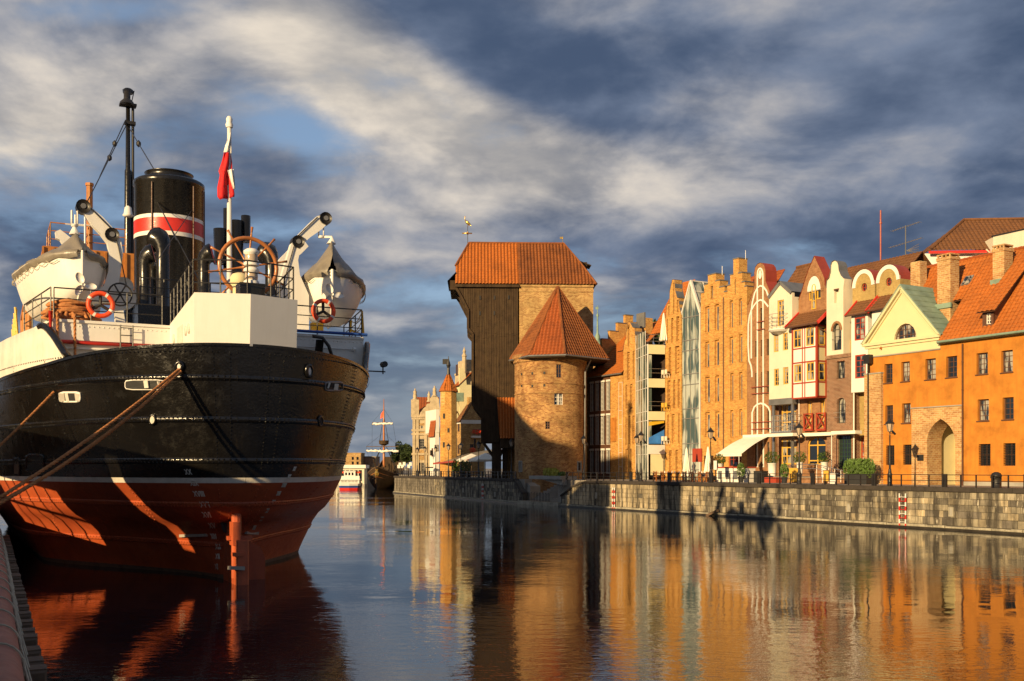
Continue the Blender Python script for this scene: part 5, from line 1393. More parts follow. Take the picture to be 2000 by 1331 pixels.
def pot(X, y_top, y_bot, D, wpx, plant_h, label, pm='plaster_white'):
    Yd = Q0.dot(NQ) + D
    fr_ = QF(qa(X, D), D, 0.0); z1 = fr_.L(X, y_top)[1]; z0 = QZ + (.52 if D > 6.4 else 0)
    Ydep = fr_.o.y; w = wpx / F * Ydep / 2
    o = empty('flower_pot', (fr_.o.x, fr_.o.y, z0), label, 'flower pot', 'white flower pots of the restaurant')
    hh = z1 - z0
    mb = MB(); mb.lathe([(w * .72, 0), (w * .95, hh * .96), (w, hh * .97), (w, hh), (w * .88, hh), (w * .86, hh - .08)], n=18); mb.build('pot', M[pm], o, True)
    mb = MB(); mb.lathe([(w * .86, hh - .07), (.01, hh - .06)], n=12, cap=False); mb.build('earth', M['soil'], o)
    mb = MB(); ph = plant_h / F * Ydep; leaves(mb, (0, 0, hh + ph * .42), (ph * .62, ph * .5, ph * .55), 520, .075, .8)
    for k in range(6): mb.tube([(0, 0, hh - .05), (rnd.uniform(-.3, .3), rnd.uniform(-.2, .2), hh + ph * .4)], .012, 4)
    mb.build('plant', M['foliage'], o)
pot(1508, 905, 933, 7.0, 18, 25, 'white pot with round green shrub before the white gabled house')
pot(1562, 903, 925, 8.2, 13, 22, 'white pot with green shrub between lamp post and yellow doors')
pot(1610, 903, 935, 7.0, 14, 22, 'tall white pot with upright green shrub beside the ramp rail')
pot(1406, 906, 935, 7.4, 13, 20, 'white pot with small shrub under the awning corner')
# green hedge box
fh = QF(qa(1645, 4.6), 4.6); hx = qa(1692, 4.6) - qa(1645, 4.6)
hd = fh.root('hedge_box', 'dark trough of bushy green hedge beside the orange house pier', 'hedge')
mb = MB(); mb.box(.2, hx, 0, .7, 0, .75); mb.build('trough', M['rubber'], hd)
mb = MB()
for i in range(6): leaves(mb, (.4 + (hx - .5) * i / 5, .35, 1.25), (.55, .45, .75), 420, .085, 1.0)
mb.build('foliage', M['foliage'], hd)
for X in (1447, 1532):                                # taller potted plants on the promenade
    fh = QF(qa(X, 4.2), 4.2)
    hd = fh.root('potted_plant', 'leafy potted plant behind the railing %s' % ('before the serving counter' if X < 1500 else 'beside the yellow panel'), 'plant')
    mb = MB(); mb.lathe([(.2, 0), (.28, .5), (.25, .5)], n=12); mb.build('pot', M['rubber'], hd, True)
    mb = MB(); leaves(mb, (0, 0, 1.05), (.38, .35, .65), 300, .09, .6); mb.build('leaves', M['foliage'], hd)
# serving counter, cabinets, menus
fc = QF(qa(1400, 5.2), 5.2); cxx = qa(1462, 5.2) - qa(1400, 5.2)
c_ = fc.root('serving_counter', 'long pale serving counter with wooden top under the awning', 'counter')
mb = MB(); mb.box(0, cxx, 0, .8, 0, 1.25); mb.build('body', M['plaster_white'], c_)
mb = MB(); mb.box(-.05, cxx + .05, -.06, .86, 1.25, 1.36); mb.build('top', M['wood_red'], c_)
for i in range(4): mb = MB(); mb.box(.2 + i * cxx / 4, .2 + i * cxx / 4 + .5, -.03, -.002, .25, 1.0); mb.build('panel', M['zinc_metal'], c_)
def menu(X, D, label, mat, hgt=1.5, w=.5):
    f_ = QF(qa(X, D), D); m_ = f_.root('menu_stand', label, 'sign')
    mb = MB(); mb.box(-w / 2 - .04, w / 2 + .04, -.03, .03, hgt - .85, hgt + .04); mb.build('frame', M['iron'], m_)
    mb = MB(); mb.box(-w / 2, w / 2, -.045, -.032, hgt - .8, hgt); mb.build('sheet', M[mat], m_)
    mb = MB(); mb.box(-.03, .03, -.03, .03, 0, hgt - .8); mb.box(-.25, .25, -.2, .2, 0, .04); mb.build('stand', M['iron'], m_)
menu(1397.5, 3.0, 'white menu sheet in black stand beside the lamp and counter', 'plaster_white', 1.9, .42)
menu(1614, 2.6, 'yellow menu board standing behind the railing', 'wood_yellow', 1.05, .5)
menu(1627, 2.4, 'white leaflet board standing behind the railing', 'plaster_white', .85, .55)
fg = QF(qa(1472, 4.6), 4.6)
k_ = fg.root('black_cabinet', 'black cabinet and folded cushions beside the serving counter', 'cabinet')
mb = MB(); mb.box(0, 1.0, 0, .7, 0, .95); mb.build('body', M['rubber'], k_); mb = MB(); mb.box(-.02, 1.02, -.02, .72, .95, 1.0); mb.build('lid', M['iron'], k_)
mb = MB(); mb.box(1.2, 2.6, .1, .7, 0, .45); mb.build('cushion', M['wood_red'], k_)
fg = QF(qa(1353, 8.6), 8.6)
sg = fg.root('sign_board', 'square rust brown board raised on two steel legs', 'sign')
w = qa(1371, 8.6) - qa(1353, 8.6)
z0, z1 = fg.Z('z5', 1600, 950)[1], fg.Z('z5', 1600, 775)[1]
mb = MB(); mb.box(0, w, -.05, .05, z0, z1); mb.build('board', M['wood_red'], sg)
for x in (.12, w - .12): mb = MB(); mb.box(x - .04, x + .04, -.04, .04, 0, z0); mb.build('leg', M['steel'], sg)
for X, D, lab in ((1341, 6.5, 'closed cream parasol beside the rust brown board'), (1383, 5.5, 'closed cream parasol behind the lamp before the stepped gables')):
    parasol((*q(qa(X, D), D), QZ), lab, 3.2, .42)
# cafe tables with benches
def cafe_table():
    t = empty('cafe_table', (0, 0, 0), 'wooden cafe table with white napkins before the orange brick gables', 'table', 'cafe tables behind the railing')
    mb = MB(); mb.box(-.6, .6, -.4, .4, .74, .79); mb.build('table_top', M['wood_wheel'], t)
    for sx in (-1, 1):
        for sy in (-1, 1): mb = MB(); mb.box(sx * .54 - .035, sx * .54 + .035, sy * .34 - .035, sy * .34 + .035, 0, .74); mb.build('leg', M['wood_wheel'], t)
    for sx in (-.35, .35): mb = MB(); mb.lathe([(.06, .79), (.05, .9), (.01, .98)], (sx, 0, 0), 8); mb.build('napkin', M['canvas_white'], t)
    return t
def chair():
    t = empty('cafe_chair', (0, 0, 0), 'wooden slatted cafe chair at a table behind the railing', 'chair', 'cafe chairs behind the railing')
    mb = MB(); mb.box(-.21, .21, -.2, .22, .42, .46); mb.build('seat', M['wood_wheel'], t)
    for k in range(3): mb = MB(); mb.box(-.2, .2, .2, .23, .56 + k * .13, .64 + k * .13); mb.build('back_slat', M['wood_wheel'], t)
    for sx in (-1, 1):
        mb = MB(); mb.box(sx * .19 - .02, sx * .19 + .02, -.19, -.15, 0, .42); mb.build('leg', M['wood_wheel'], t)
        mb = MB(); mb.box(sx * .19 - .02, sx * .19 + .02, .18, .22, 0, .95); mb.build('leg', M['wood_wheel'], t)
    return t
t0, c0 = cafe_table(), chair()
first = True
for X in (1294, 1308, 1322, 1352, 1366):
    for D in (2.6, 4.6):
        t_ = t0 if first else copy_tree(t0); a = qa(X, D)
        t_.location = (*q(a, D), QZ); t_.rotation_euler = (0, 0, QANG)
        for sx, rz in ((-.95, R(90)), (.95, R(-90))):
            ch = c0 if first else copy_tree(c0); first = False
            ch.location = (*q(a + sx, D), QZ); ch.rotation_euler = (0, 0, QANG + rz)
# ================================================================ the old wooden harbour crane
CY = 124.0
fc = Frame(.8, CY, R(2.0), QZ)
cr = fc.root('harbour_crane', 'huge dark boarded wooden harbour crane with orange tiled roof overhanging the quay', 'crane')
def cz(x, y, dd=0.0): return fc.Z('z2', x, y, dd)
zE = cz(700, 606)[1]
# brick tower
xa, xb = cz(684, 700)[0], cz(1325, 700)[0]; DP = 8.4
mb = MB(); mb.box(xa, xb, 0, DP, -.3, zE); mb.build('brick_tower', M['brick_old'], cr)
mb = MB(); mb.box(xa - .02, xb + .05, -.16, DP, zE - .25, zE); mb.box(xa - .02, xb + .05, -.08, DP, zE - .85, zE - .55); mb.build('corbel_course', M['brick_old'], cr)
# boarded body
body = [fc.L(*p_) for p_ in ((887, 558), (1012, 558), (1012, 864), (942, 864), (942, 812), (923, 787), (923, 652), (914, 642), (914, 606), (896, 571), (887, 560))]
mb = MB(); mb.prism(body, .12, 7.6); mb.build('body', M['wood_dark'], cr)
mb = MB(); x = body[0][0] + .04; x_end = body[1][0] - .02
while x < x_end:
    w = rnd.uniform(.24, .34)
    s = zspan(body, min(x + w / 2, x_end))
    if s:
        y = rnd.uniform(.0, .07)
        zc_ = s[0]
        cuts = [s[0]] + [s[0] + (s[1] - s[0]) * t for t in ((.34 + rnd.uniform(-.02, .02), .68 + rnd.uniform(-.02, .02)) if s[1] - s[0] > 8 else ())] + [s[1]]
        for i in range(len(cuts) - 1): mb.box(x, min(x + w - .03, x_end), y + (.02 if i % 2 else 0), .2, cuts[i] + .01, cuts[i + 1] - .01)
    x += w
mb.build('boarding', M['wood_dark'], cr, kind='stuff')
for i, X in enumerate(((345, 715), (470, 715), (592, 712), (343, 850), (468, 848))):
    a = cz(*X); mb = MB(); mb.box(a[0] - .09, a[0] + .09, -.03, .12, a[1] - .28, a[1] + .2); mb.build('hatch', M['iron'], cr)
mb = MB()                                         # mouldings along the stepped river side
prof = [fc.L(*p_) for p_ in ((889, 561), (896, 571), (914, 606), (914, 642), (923, 652), (923, 787), (942, 812), (942, 864))]
for i in range(len(prof) - 1):
    for y in (.0, 3.7, 7.5): mb.beam((prof[i][0], y, prof[i][1]), (prof[i + 1][0], y, prof[i + 1][1]), .28, .28)
mb.build('edge_beams', M['wood_dark'], cr)
# roof
zR = cz(600, 250, DP / 2)[1]; xl = cz(130, 606)[0]; xr = cz(1350, 606)[0]
rl, rr = cz(250, 247, DP / 2)[0], cz(1070, 252, DP / 2)[0]; hl = cz(100, 430, 1.6); xm = cz(684, 606)[0]
zh = hl[1]
xh = cz(118, 440)[0]
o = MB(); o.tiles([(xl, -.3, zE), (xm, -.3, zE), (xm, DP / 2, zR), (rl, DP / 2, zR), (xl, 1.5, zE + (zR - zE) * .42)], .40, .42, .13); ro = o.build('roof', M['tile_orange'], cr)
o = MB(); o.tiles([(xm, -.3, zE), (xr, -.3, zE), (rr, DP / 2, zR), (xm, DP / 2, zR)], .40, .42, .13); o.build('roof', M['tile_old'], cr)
zk = zE + (zR - zE) * .42
mb = MB(); mb.add([(xl, -.3, zE), (xl, 1.5, zk), (rl, DP / 2, zR), (xl, DP - 1.2, zk), (xl, DP + .3, zE), (xr, DP + .3, zE), (rr, DP / 2, zR), (xr, -.3, zE)],
                  ((4, 3, 2, 6, 5), (1, 2, 3), (0, 1, 3, 4), (5, 6, 7))); mb.build('roof_back', M['tile_old'], ro)
mb = MB(); mb.tube([(rl, DP / 2, zR + .05), (rr, DP / 2, zR + .05), (rr + (xr - rr) * .55, DP / 4 - .1, zR - (zR - zE) * .5), (xr, -.3, zE + .08)], .17, 6); mb.tube([(rl, DP / 2, zR + .05), (xl, 1.5, zk + .08)], .15, 6); mb.beam((xm, -.3, zE + .1), (xm, DP / 2, zR + .1), .14); mb.build('ridge_tiles', M['tile_old'], ro)
mb = MB(); mb.box(xl - .05, xm, -.32, 0, zE - .35, zE - .02); mb.build('eave_board', M['wood_dark'], cr)
a, b = cz(82, 560), cz(135, 640)
mb = MB(); mb.box(a[0], b[0], .6, DP - .6, b[1], a[1]); mb.add([(a[0] - .3, .4, a[1] - .1), (b[0], .4, a[1] + 1.0), (b[0], DP - .4, a[1] + 1.0), (a[0] - .3, DP - .4, a[1] - .1)], ((0, 1, 2, 3),)); mb.build('hoist_hood', M['wood_dark'], cr)
a = cz(1190, 400, DP / 2); mb = MB(); mb.box(a[0] - .3, a[0] + 1.1, 3.4, 5.2, a[1] - 2.2, a[1] - .3); mb.beam((a[0] - .5, 4.3, a[1]), (a[0] + 1.6, 4.3, a[1] - .75), 2.2, .12); mb.build('rear_dormer', M['wood_dark'], ro)
# golden crane vane
v0 = cz(237, 245, DP / 2)
mb = MB(); mb.tube([(v0[0], DP / 2, v0[1] - .3), (v0[0], DP / 2, v0[1] + 2.2)], .04, 6); mb.build('vane_pole', M['iron'], cr)
mb = MB(); y = DP / 2; X0 = v0[0]; Z0 = v0[1] + 2.2
mb.tube([(X0 + .45, y, Z0 - .05), (X0 + .2, y, Z0 + .15), (X0 - .1, y, Z0 + .42), (X0 - .28, y, Z0 + .62)], [.03, .17, .2, .06], 8)
mb.tube([(X0 - .28, y, Z0 + .6), (X0 - .38, y, Z0 + .85), (X0 - .30, y, Z0 + 1.1), (X0 - .45, y, Z0 + 1.12)], [.06, .05, .06, .02], 6)
mb.tube([(X0 + .05, y, Z0 + .1), (X0, y, Z0 - .35)], .03, 5); mb.box(X0 - .7, X0 + .55, y - .02, y + .02, Z0 - 1.05, Z0 - .9); mb.box(X0 - .1, X0 + .1, y - .5, y + .5, Z0 - 1.05, Z0 - .9); mb.build('bird_vane', M['gold'], cr, True)
v1 = cz(1060, 250, DP / 2); mb = MB(); mb.tube([(v1[0], DP / 2, v1[1]), (v1[0], DP / 2, v1[1] + .9)], .03, 5); mb.box(v1[0] - .35, v1[0] + .05, DP / 2 - .02, DP / 2 + .02, v1[1] + .6, v1[1] + .85); mb.build('small_vane', M['gold'], cr)
# lean-to roof and the posts underneath
p0, p1 = fc.Z('z3', 50, 405, -.2), fc.Z('z3', 200, 405, -.2); pb = fc.Z('z3', 80, 738, -2.6)
o = MB(); o.tiles([(p0[0] + .2, -2.6, pb[1]), (p1[0] + .4, -2.6, pb[1]), (p1[0] + .4, -.1, p0[1]), (p0[0] - .1, -.1, p0[1])], .36, .42, .12); o.build('lean_to_roof', M['tile_orange'], cr)
mb = MB(); mb.box(p0[0] + .3, p1[0] + .4, -2.4, -.1, pb[1] - 1.1, pb[1] - .05); mb.build('lean_to_box', M['wood_dark'], cr)
zb_ = body[2][1]
for X, w in ((966, .55), (975, .5), (987, .45)):
    for y in (.2, 4.2):
        x = fc.L(X, 900)[0]; mb = MB(); mb.box(x - w / 2, x + w / 2, y, y + .55, -.1, zb_ + .1); mb.build('post', M['wood_dark'], cr)
mb = MB(); a, b = fc.L(945, 866), fc.L(966, 895); mb.beam((a[0], .4, a[1]), (b[0], .4, b[1]), .35); mb.beam((fc.L(990, 868)[0], .4, zb_), (fc.L(975, 890)[0], .4, b[1]), .3); mb.build('brace', M['wood_dark'], cr)
mb = MB(); x = fc.L(990, 900)[0]; mb.box(x, xa + .3, 1.0, 7.4, -.2, zb_); mb.build('brick_leg', M['brick_old'], cr)

# ---------------------------------------------------------------- round brick tower with conical roof
TC = WP(1074, 915, 119.0); TRAD = 4.1
ft = Frame(TC.x, TC.y, 0, QZ)
tw = ft.root('round_tower', 'stout round brick tower with tall faceted orange roof beside the stairs', 'tower')
zt_ = ft.L(1074, 697)[1]
def tang(X): return math.asin(max(-1, min(1, (((X - 1000) / F * 115.5) - TC.x) / TRAD)))
def tpt(t, r, z): return (r * math.sin(t), -r * math.cos(t), z)
holes_px = [(('z3', 525, 133), ('z3', 567, 240), 1), (('z3', 508, 370), ('z3', 580, 462), 0), (('z3', 437, 598), ('z3', 472, 658), 0), (('z3', 228, 925), ('z3', 247, 1000), 0), (('z3', 703, 928), ('z3', 732, 998), 0)]
rects = []
for a, b, k in holes_px:
    A, B_ = px(*a), px(*b)
    y = TC.y - TRAD * math.cos((tang(A[0]) + tang(B_[0])) / 2)
    rects.append((tang(A[0]), tang(B_[0]), CAMH + (HY - B_[1]) / F * y - QZ, CAMH + (HY - A[1]) / F * y - QZ, k))
ts = sorted(set([-math.pi + 2 * math.pi * i / 48 for i in range(49)] + [r_[0] for r_ in rects] + [r_[1] for r_ in rects]))
zs_ = sorted(set([-2.8, zt_ - .01] + [r_[2] for r_ in rects] + [r_[3] for r_ in rects]))
mb = MB()
for i in range(len(ts) - 1):
    for j in range(len(zs_) - 1):
        tm, zm = (ts[i] + ts[i + 1]) / 2, (zs_[j] + zs_[j + 1]) / 2
        if any(r_[0] < tm < r_[1] and r_[2] < zm < r_[3] for r_ in rects): continue
        mb.quad(tpt(ts[i], TRAD, zs_[j]), tpt(ts[i + 1], TRAD, zs_[j]), tpt(ts[i + 1], TRAD, zs_[j + 1]), tpt(ts[i], TRAD, zs_[j + 1]))
for r_ in rects:
    a, b, z0, z1, k = r_
    for (t0, za, t1, zb2) in ((a, z0, a, z1), (b, z0, b, z1), (a, z0, b, z0), (a, z1, b, z1)):
        mb.quad(tpt(t0, TRAD, za), tpt(t1, TRAD, zb2), tpt(t1, TRAD - .3, zb2), tpt(t0, TRAD - .3, za))
mb.build('wall', M['brick_tower'], tw)
for i, (a, b, z0, z1, k) in enumerate(rects):
    mb = MB(); rr_ = TRAD - .18; n = 2 if b - a > .08 else 1; m_ = 3
    for t in [a + (b - a) * q_ / (n * 1.0) for q_ in range(n + 1)]: mb.beam(tpt(t, rr_, z0), tpt(t, rr_, z1), .09)
    for z in [z0 + (z1 - z0) * q_ / m_ for q_ in range(m_ + 1)]: mb.beam(tpt(a, rr_, z), tpt(b, rr_, z), .07)
    w_ = mb.build('window', M['frame_white' if i in (1, 3) else 'wood_brown'], tw)
    mb = MB(); mb.quad(tpt(a, rr_ - .05, z0), tpt(b, rr_ - .05, z0), tpt(b, rr_ - .05, z1), tpt(a, rr_ - .05, z1)); mb.build('pane', M['glass_curtain' if i == 1 else 'glass_dark'], w_)
    if i in (3, 4):
        mb = MB()
        for (p_, q_) in ((tpt(a, TRAD + .02, z0 - .1), tpt(a, TRAD + .02, z1 + .1)), (tpt(b, TRAD + .02, z0 - .1), tpt(b, TRAD + .02, z1 + .1)), (tpt(a, TRAD + .02, z1 + .05), tpt(b, TRAD + .02, z1 + .05)), (tpt(a, TRAD + .02, z0 - .05), tpt(b, TRAD + .02, z0 - .05))): mb.beam(p_, q_, .16)
        mb.build('stone_surround', M['concrete'], w_)
mb = MB(); mb.lathe([(TRAD + .02, 0), (TRAD + .16, .12), (TRAD + .16, .4), (TRAD + .3, .55), (TRAD + .3, .95)], (0, 0, zt_ - .95), 48, cap=False)
for y in (285, 362):
    z = CAMH + (HY - px('z3', 400, y)[1]) / F * 115 - QZ; mb.lathe([(TRAD + .0, -.1), (TRAD + .07, -.06), (TRAD + .07, .06), (TRAD, .1)], (0, 0, z), 48, cap=False)
mb.build('string_course', M['brick_tower'], tw)
for X, y in ((247, 213), (332, 207), (428, 203), (247, 308), (332, 310), (428, 304)):
    X_, Y_ = px('z3', X, y); t = tang(X_); z = CAMH + (HY - Y_) / F * (TC.y - TRAD * math.cos(t)) - QZ
    mb = MB(); c = tpt(t, TRAD + .005, z); mb.box(-.11, .11, -.03, .06, -.14, .14, Matrix.Translation(c) @ Matrix.Rotation(t, 4, 'Z')); mb.build('putlog_hole', M['rubber'], tw)
Yr = 118.5; ze_ = CAMH + (HY - 695) / F * 114.5 - QZ; za_ = CAMH + (HY - 563) / F * 119.5 - QZ
cxr = (1092 - 1000) / F * 118 - TC.x; rad = 5.65
ev = [(-1.0, .05), (-.62, -.82), (.08, -1.0), (1.0, -.12), (.95, .9), (-.9, .9)]
ev = [Vector((cxr + a * rad, b * rad, ze_)) for a, b in ev]; ax_ = Vector(((1089 - 1000) / F * 119.5 - TC.x, .2, za_))
o_ = None
for i in range(6):
    a, b = ev[i], ev[(i + 1) % 6]
    mb = MB(); mb.tiles([a, b, ax_], .40, .42, .12); x_ = mb.build('roof_facet', M['tile_old' if i != 1 else 'tile_red'], tw)
    mb = MB(); mb.tube([ax_ + Vector((0, 0, .1)), a + Vector((0, 0, .1))], .16, 6); mb.build('hip_tiles', M['tile_old'], tw)
mb = MB(); mb.slab([(p_.x, p_.y) for p_ in ev], ze_ - .25, ze_ - .02); mb.build('eave_board', M['wood_dark'], tw)
mb = MB(); mb.tube([(p_.x * 1.02, p_.y * 1.02, ze_ - .05) for p_ in ev[:4]], .1, 6); d = ev[0]; mb.tube([d + Vector((.3, -.2, -.1)), d + Vector((.6, -.2, -.7))], .07, 6)
xp = (1142 - 1000) / F * 117 - TC.x; mb.tube([(xp + .7, -2.2, ze_ - .2), (xp + .1, -1.5, ze_ - 1.4), (xp, -1.5, 0)], .1, 8); mb.build('gutter', M['zinc_metal'], tw)
# brick link between tower and wing
fl = Frame(TC.x + 3.3, TC.y - 1.0, 0, QZ); lk = fl.root('brick_link', 'narrow brick link wall between round tower and louvred wing', 'wall')
mb = MB(); mb.box(0, .95, .6, 3, -.2, 16); mb.build('wall', M['brick_old'], lk); mb = MB(); mb.box(-.05, 1.0, .54, 3, 15.6, 15.9); mb.build('cap', M['tile_old'], lk)
# distant green spire
sp = WP(1167, 915, 330); s_ = empty('church_spire', (sp.x, sp.y, QZ), 'distant thin green copper spire showing beside the brick tower', 'spire')
zz = [CAMH + (HY - y) / F * 330 - QZ for y in (700, 672, 664, 655, 645, 620, 612)]
mb = MB(); mb.lathe([(2.6, 0), (2.6, zz[0]), (1.2, zz[0] + .5)], n=12); mb.build('shaft', M['brick_old'], s_)
mb = MB(); mb.lathe([(1.6, zz[0]), (1.0, zz[1] - 1), (1.5, zz[1]), (.7, zz[2]), (.9, zz[3] - .5), (.35, zz[4] - 1), (.22, zz[5]), (.5, zz[5] + .6), (.15, zz[5] + 1.2), (.08, zz[6] + 2.5)], n=12); mb.build('spire', M['copper'], s_, True)
mb = MB(); mb.box(-.6, .3, -.03, .03, zz[6] + 1.2, zz[6] + 2.0); mb.build('vane', M['copper'], s_)

# ================================================================ houses along the far quay
A2 = math.atan2(N2.y, N2.x)
class QHouse:
    def __init__(s, name, label, X, D, cat='house'):
        s.a = q2px(X, D); o = q2(s.a, D); s.f = Frame(o[0], o[1], A2, QZ); s.r = s.f.root(name, label, cat)
    def Z(s, x, y, dd=0.0): return s.f.Z('l6', x, y, dd)
    def hole(s, x0, y0, x1, y1, dd=0.0):
        a, b = s.Z(x0, y0, dd), s.Z(x1, y1, dd); return rect((a[0], b[1]), (b[0], a[1]))
def side_windows(h, L, zs, n, w=.8, hh=1.4, mat='wood_brown'):
    """windows on the river side (local x = 0 plane, running along y)"""
    for z in zs:
        for i in range(n):
            y = L * (i + .5) / n
            mb = MB()
            for (y0, y1, z0, z1) in ((y - w / 2, y + w / 2, z, z + .1), (y - w / 2, y + w / 2, z + hh - .1, z + hh), (y - w / 2, y - w / 2 + .1, z, z + hh), (y + w / 2 - .1, y + w / 2, z, z + hh), (y - .04, y + .04, z, z + hh)): mb.box(-.05, .02, y0, y1, z0, z1)
            o = mb.build('window', M[mat], h.r); mb = MB(); mb.box(-.02, .01, y - w / 2, y + w / 2, z, z + hh); mb.build('pane', M['glass_dark'], o)
def gable_house(h, w, L, ze, zr, wm, rm, out=None, holes=(), ovh=.25):
    mb = MB(); mb.wall(out or [(0, 0), (w, 0), (w, ze), (w / 2, zr), (0, ze)], holes, 0, .25, .3)
    mb.box(0.003, w - .003, .3, L, -.3, ze); mb.build('wall', M[wm], h.r)
    o = None
    for s in (0, 1):
        e = -ovh if s == 0 else w + ovh; d = (zr - ze) / (w / 2) * ovh
        mb = MB(); P_ = [(e, -.1, ze - d), (e, L, ze - d), (w / 2, L, zr + .05), (w / 2, -.1, zr + .05)]
        mb.tiles(P_, .4, .5, .05); o = mb.build('roof', M[rm], h.r); mb = MB(); mb.add([Vector(p_) - Vector((0, 0, .06)) for p_ in P_], ((0, 1, 2, 3),)); mb.build('roof_deck', M['wood_brown'], o)
# brick house with the white band
h = QHouse('brick_band_house', 'small brick gabled house with broad white band and red flower balcony', 901, 8.0)
w = h.Z(690, 900)[0]; ze = h.Z(482, 665)[1]; zr = h.Z(563, 512)[1]
ws = [h.hole(560, 893, 595, 925), h.hole(596, 842, 618, 930)]
gable_house(h, w, 2.6, ze, zr, 'brick_old', 'tile_brown', holes=ws)
for w_ in ws: window(h.r, w_, .12, 'wood_brown', 'glass_dark', 2, 2, .06)
a = h.Z(482, 668); b = h.Z(482, 702); mb = MB(); mb.box(-.06, w, -.07, 2.6, b[1], a[1]); mb.build('white_band', M['plaster_white'], h.r)
side_windows(h, 2.6, (3.5, 7), 1)
c = h.Z(548, 480, 1.5); mb = MB(); mb.box(c[0], c[0] + 1.1, 1.5, 2.3, ze, c[1] + .4); mb.build('chimney', M['brick_old'], h.r)
b0, b1 = h.Z(585, 815, -.8), h.Z(668, 795, -.8); mb = MB(); mb.box(b0[0], b1[0], -.8, 0, b0[1] - .3, b0[1]); mb.build('balcony', M['plaster_white'], h.r)
mb = MB(); mb.tube([(b0[0], -.75, b0[1] + 1), (b1[0], -.75, b0[1] + 1)], .03, 5)
for i in range(8): x = b0[0] + (b1[0] - b0[0]) * i / 7; mb.tube([(x, -.75, b0[1]), (x, -.75, b0[1] + 1)], .02, 4)
mb.build('balcony_rail', M['iron'], h.r)
mb = MB(); leaves(mb, ((b0[0] + b1[0]) / 2, -.85, b0[1] + .6), (.9, .3, .4), 200, .13); mb.build('red_flowers', M['buoy'], h.r)
mb = MB(); p_ = h.Z(585, 950, -.5); leaves(mb, (p_[0], -.5, p_[1]), (.5, .3, .4), 140, .12); mb.build('red_flowers', M['buoy'], h.r)
# tall cream house
h = QHouse('tall_cream_house', 'tall cream house front with carved pinnacle rising behind the brick house', 897.5, 8.6)
w = h.Z(700, 500)[0]; zt_ = h.Z(480, 340)[1]; z2_ = h.Z(480, 185)[1]
gable_house(h, w, 2.6, zt_, zt_ + 2.0, 'plaster_cream', 'tile_red', out=[(0, 0), (w, 0), (w, zt_), (1.2, zt_), (.9, z2_), (.0, z2_)])
side_windows(h, 2.6, (4, 8, 12, 16), 1, .9, 1.8)
p_ = h.Z(512, 190); mb = MB(); mb.lathe([(.35, 0), (.35, 2.6), (.45, 2.7), (.2, 3.2), (.28, 3.5), (.02, 4.2)], (.9, .3, z2_ - .8), 8); mb.build('pinnacle', M['stone_carved'], h.r)
p_ = h.Z(530, 205); q_ = h.Z(600, 110, 1); mb = MB(); mb.box(p_[0], p_[0] + 3, .6, 6, zt_, p_[1] - .2); mb.box(p_[0] - .1, p_[0] + 3, .5, 6, p_[1] - .4, p_[1] - .1); mb.box(p_[0] + .2, p_[0] + 3, 1, 5, p_[1] - .1, q_[1]); mb.build('rear_gable', M['stone_carved'], h.r)
# cream bay house
h = QHouse('cream_bay_house', 'slim cream house with copper dormer and hanging bay beside the octagonal tower', 885.5, 7.6)
w = h.Z(470, 800)[0]; zt_ = h.Z(400, 660)[1]; zg = h.Z(390, 480)[1]
gable_house(h, w, 2.8, zt_, zt_ + 1.2, 'plaster_cream', 'tile_red', out=[(0, 0), (w, 0), (w, zt_), (1.3, zt_), (.8, zg), (.3, zg), (0, zg - 1)])
side_windows(h, 2.8, (3.5, 7, 10.5), 1, .9, 1.6)
a = h.Z(378, 925, -.6); mb = MB(); mb.prism([(a[0] - .2, a[1] + 1.5), (w + .1, a[1] + 1.5), (w - .5, a[1] - 2), (a[0] + .9, a[1] - 2)], -.7, .0); mb.build('hanging_bay', M['zinc_metal'], h.r)
a = h.Z(378, 460); mb = MB(); mb.box(a[0], a[0] + 2.2, -.1, 2, a[1] - .6, a[1] + .8); mb.build('dormer', M['copper'], h.r)
# octagonal stair tower
tX = (876 - 1000) / F; YT = 155.5
fo = Frame(tX * YT, YT, 0, QZ); ot = fo.root('octagonal_tower', 'slender octagonal brick stair tower with pointed orange roof', 'tower')
rad = 33 / 2 / F * YT * 1.05; ze = fo.Z('l6', 360, 408)[1]; za_ = fo.Z('l6', 365, 222)[1]; zv = fo.Z('l6', 363, 78)[1]
mb = MB(); mb.lathe([(rad, -.3), (rad, ze * .38), (rad * .98, ze * .38), (rad * .98, ze * .72), (rad * .96, ze)], n=8, a0=math.pi / 8); mb.build('wall', M['brick_orange'], ot)
for k in range(8):
    t0, t1 = math.pi / 8 + k * math.pi / 4, math.pi / 8 + (k + 1) * math.pi / 4; rr_ = rad * 1.12
    mb = MB(); mb.tiles([(rr_ * math.cos(t0), rr_ * math.sin(t0), ze), (rr_ * math.cos(t1), rr_ * math.sin(t1), ze), (0, 0, za_)], .3, .6, .05); mb.build('roof_facet', M['tile_orange'], ot)
for (X, y0, y1) in ((318, 608, 655), (316, 875, 925), (360, 745, 785)):
    a, b = fo.Z('l6', X, y0, -rad), fo.Z('l6', X, y1, -rad); mb = MB(); mb.box(a[0] - .14, a[0] + .14, -rad * .95, -rad * .85, b[1], a[1]); mb.build('window', M['rubber'], ot)
mb = MB(); mb.lathe([(.28, za_ - .6), (.2, za_ + .6), (.34, za_ + 1), (.06, za_ + 2), (.05, zv - QZ * 0)], n=8); mb.box(-.9, .1, -.03, .03, zv - 1.2, zv - .4); mb.build('finial', M['iron'], ot)
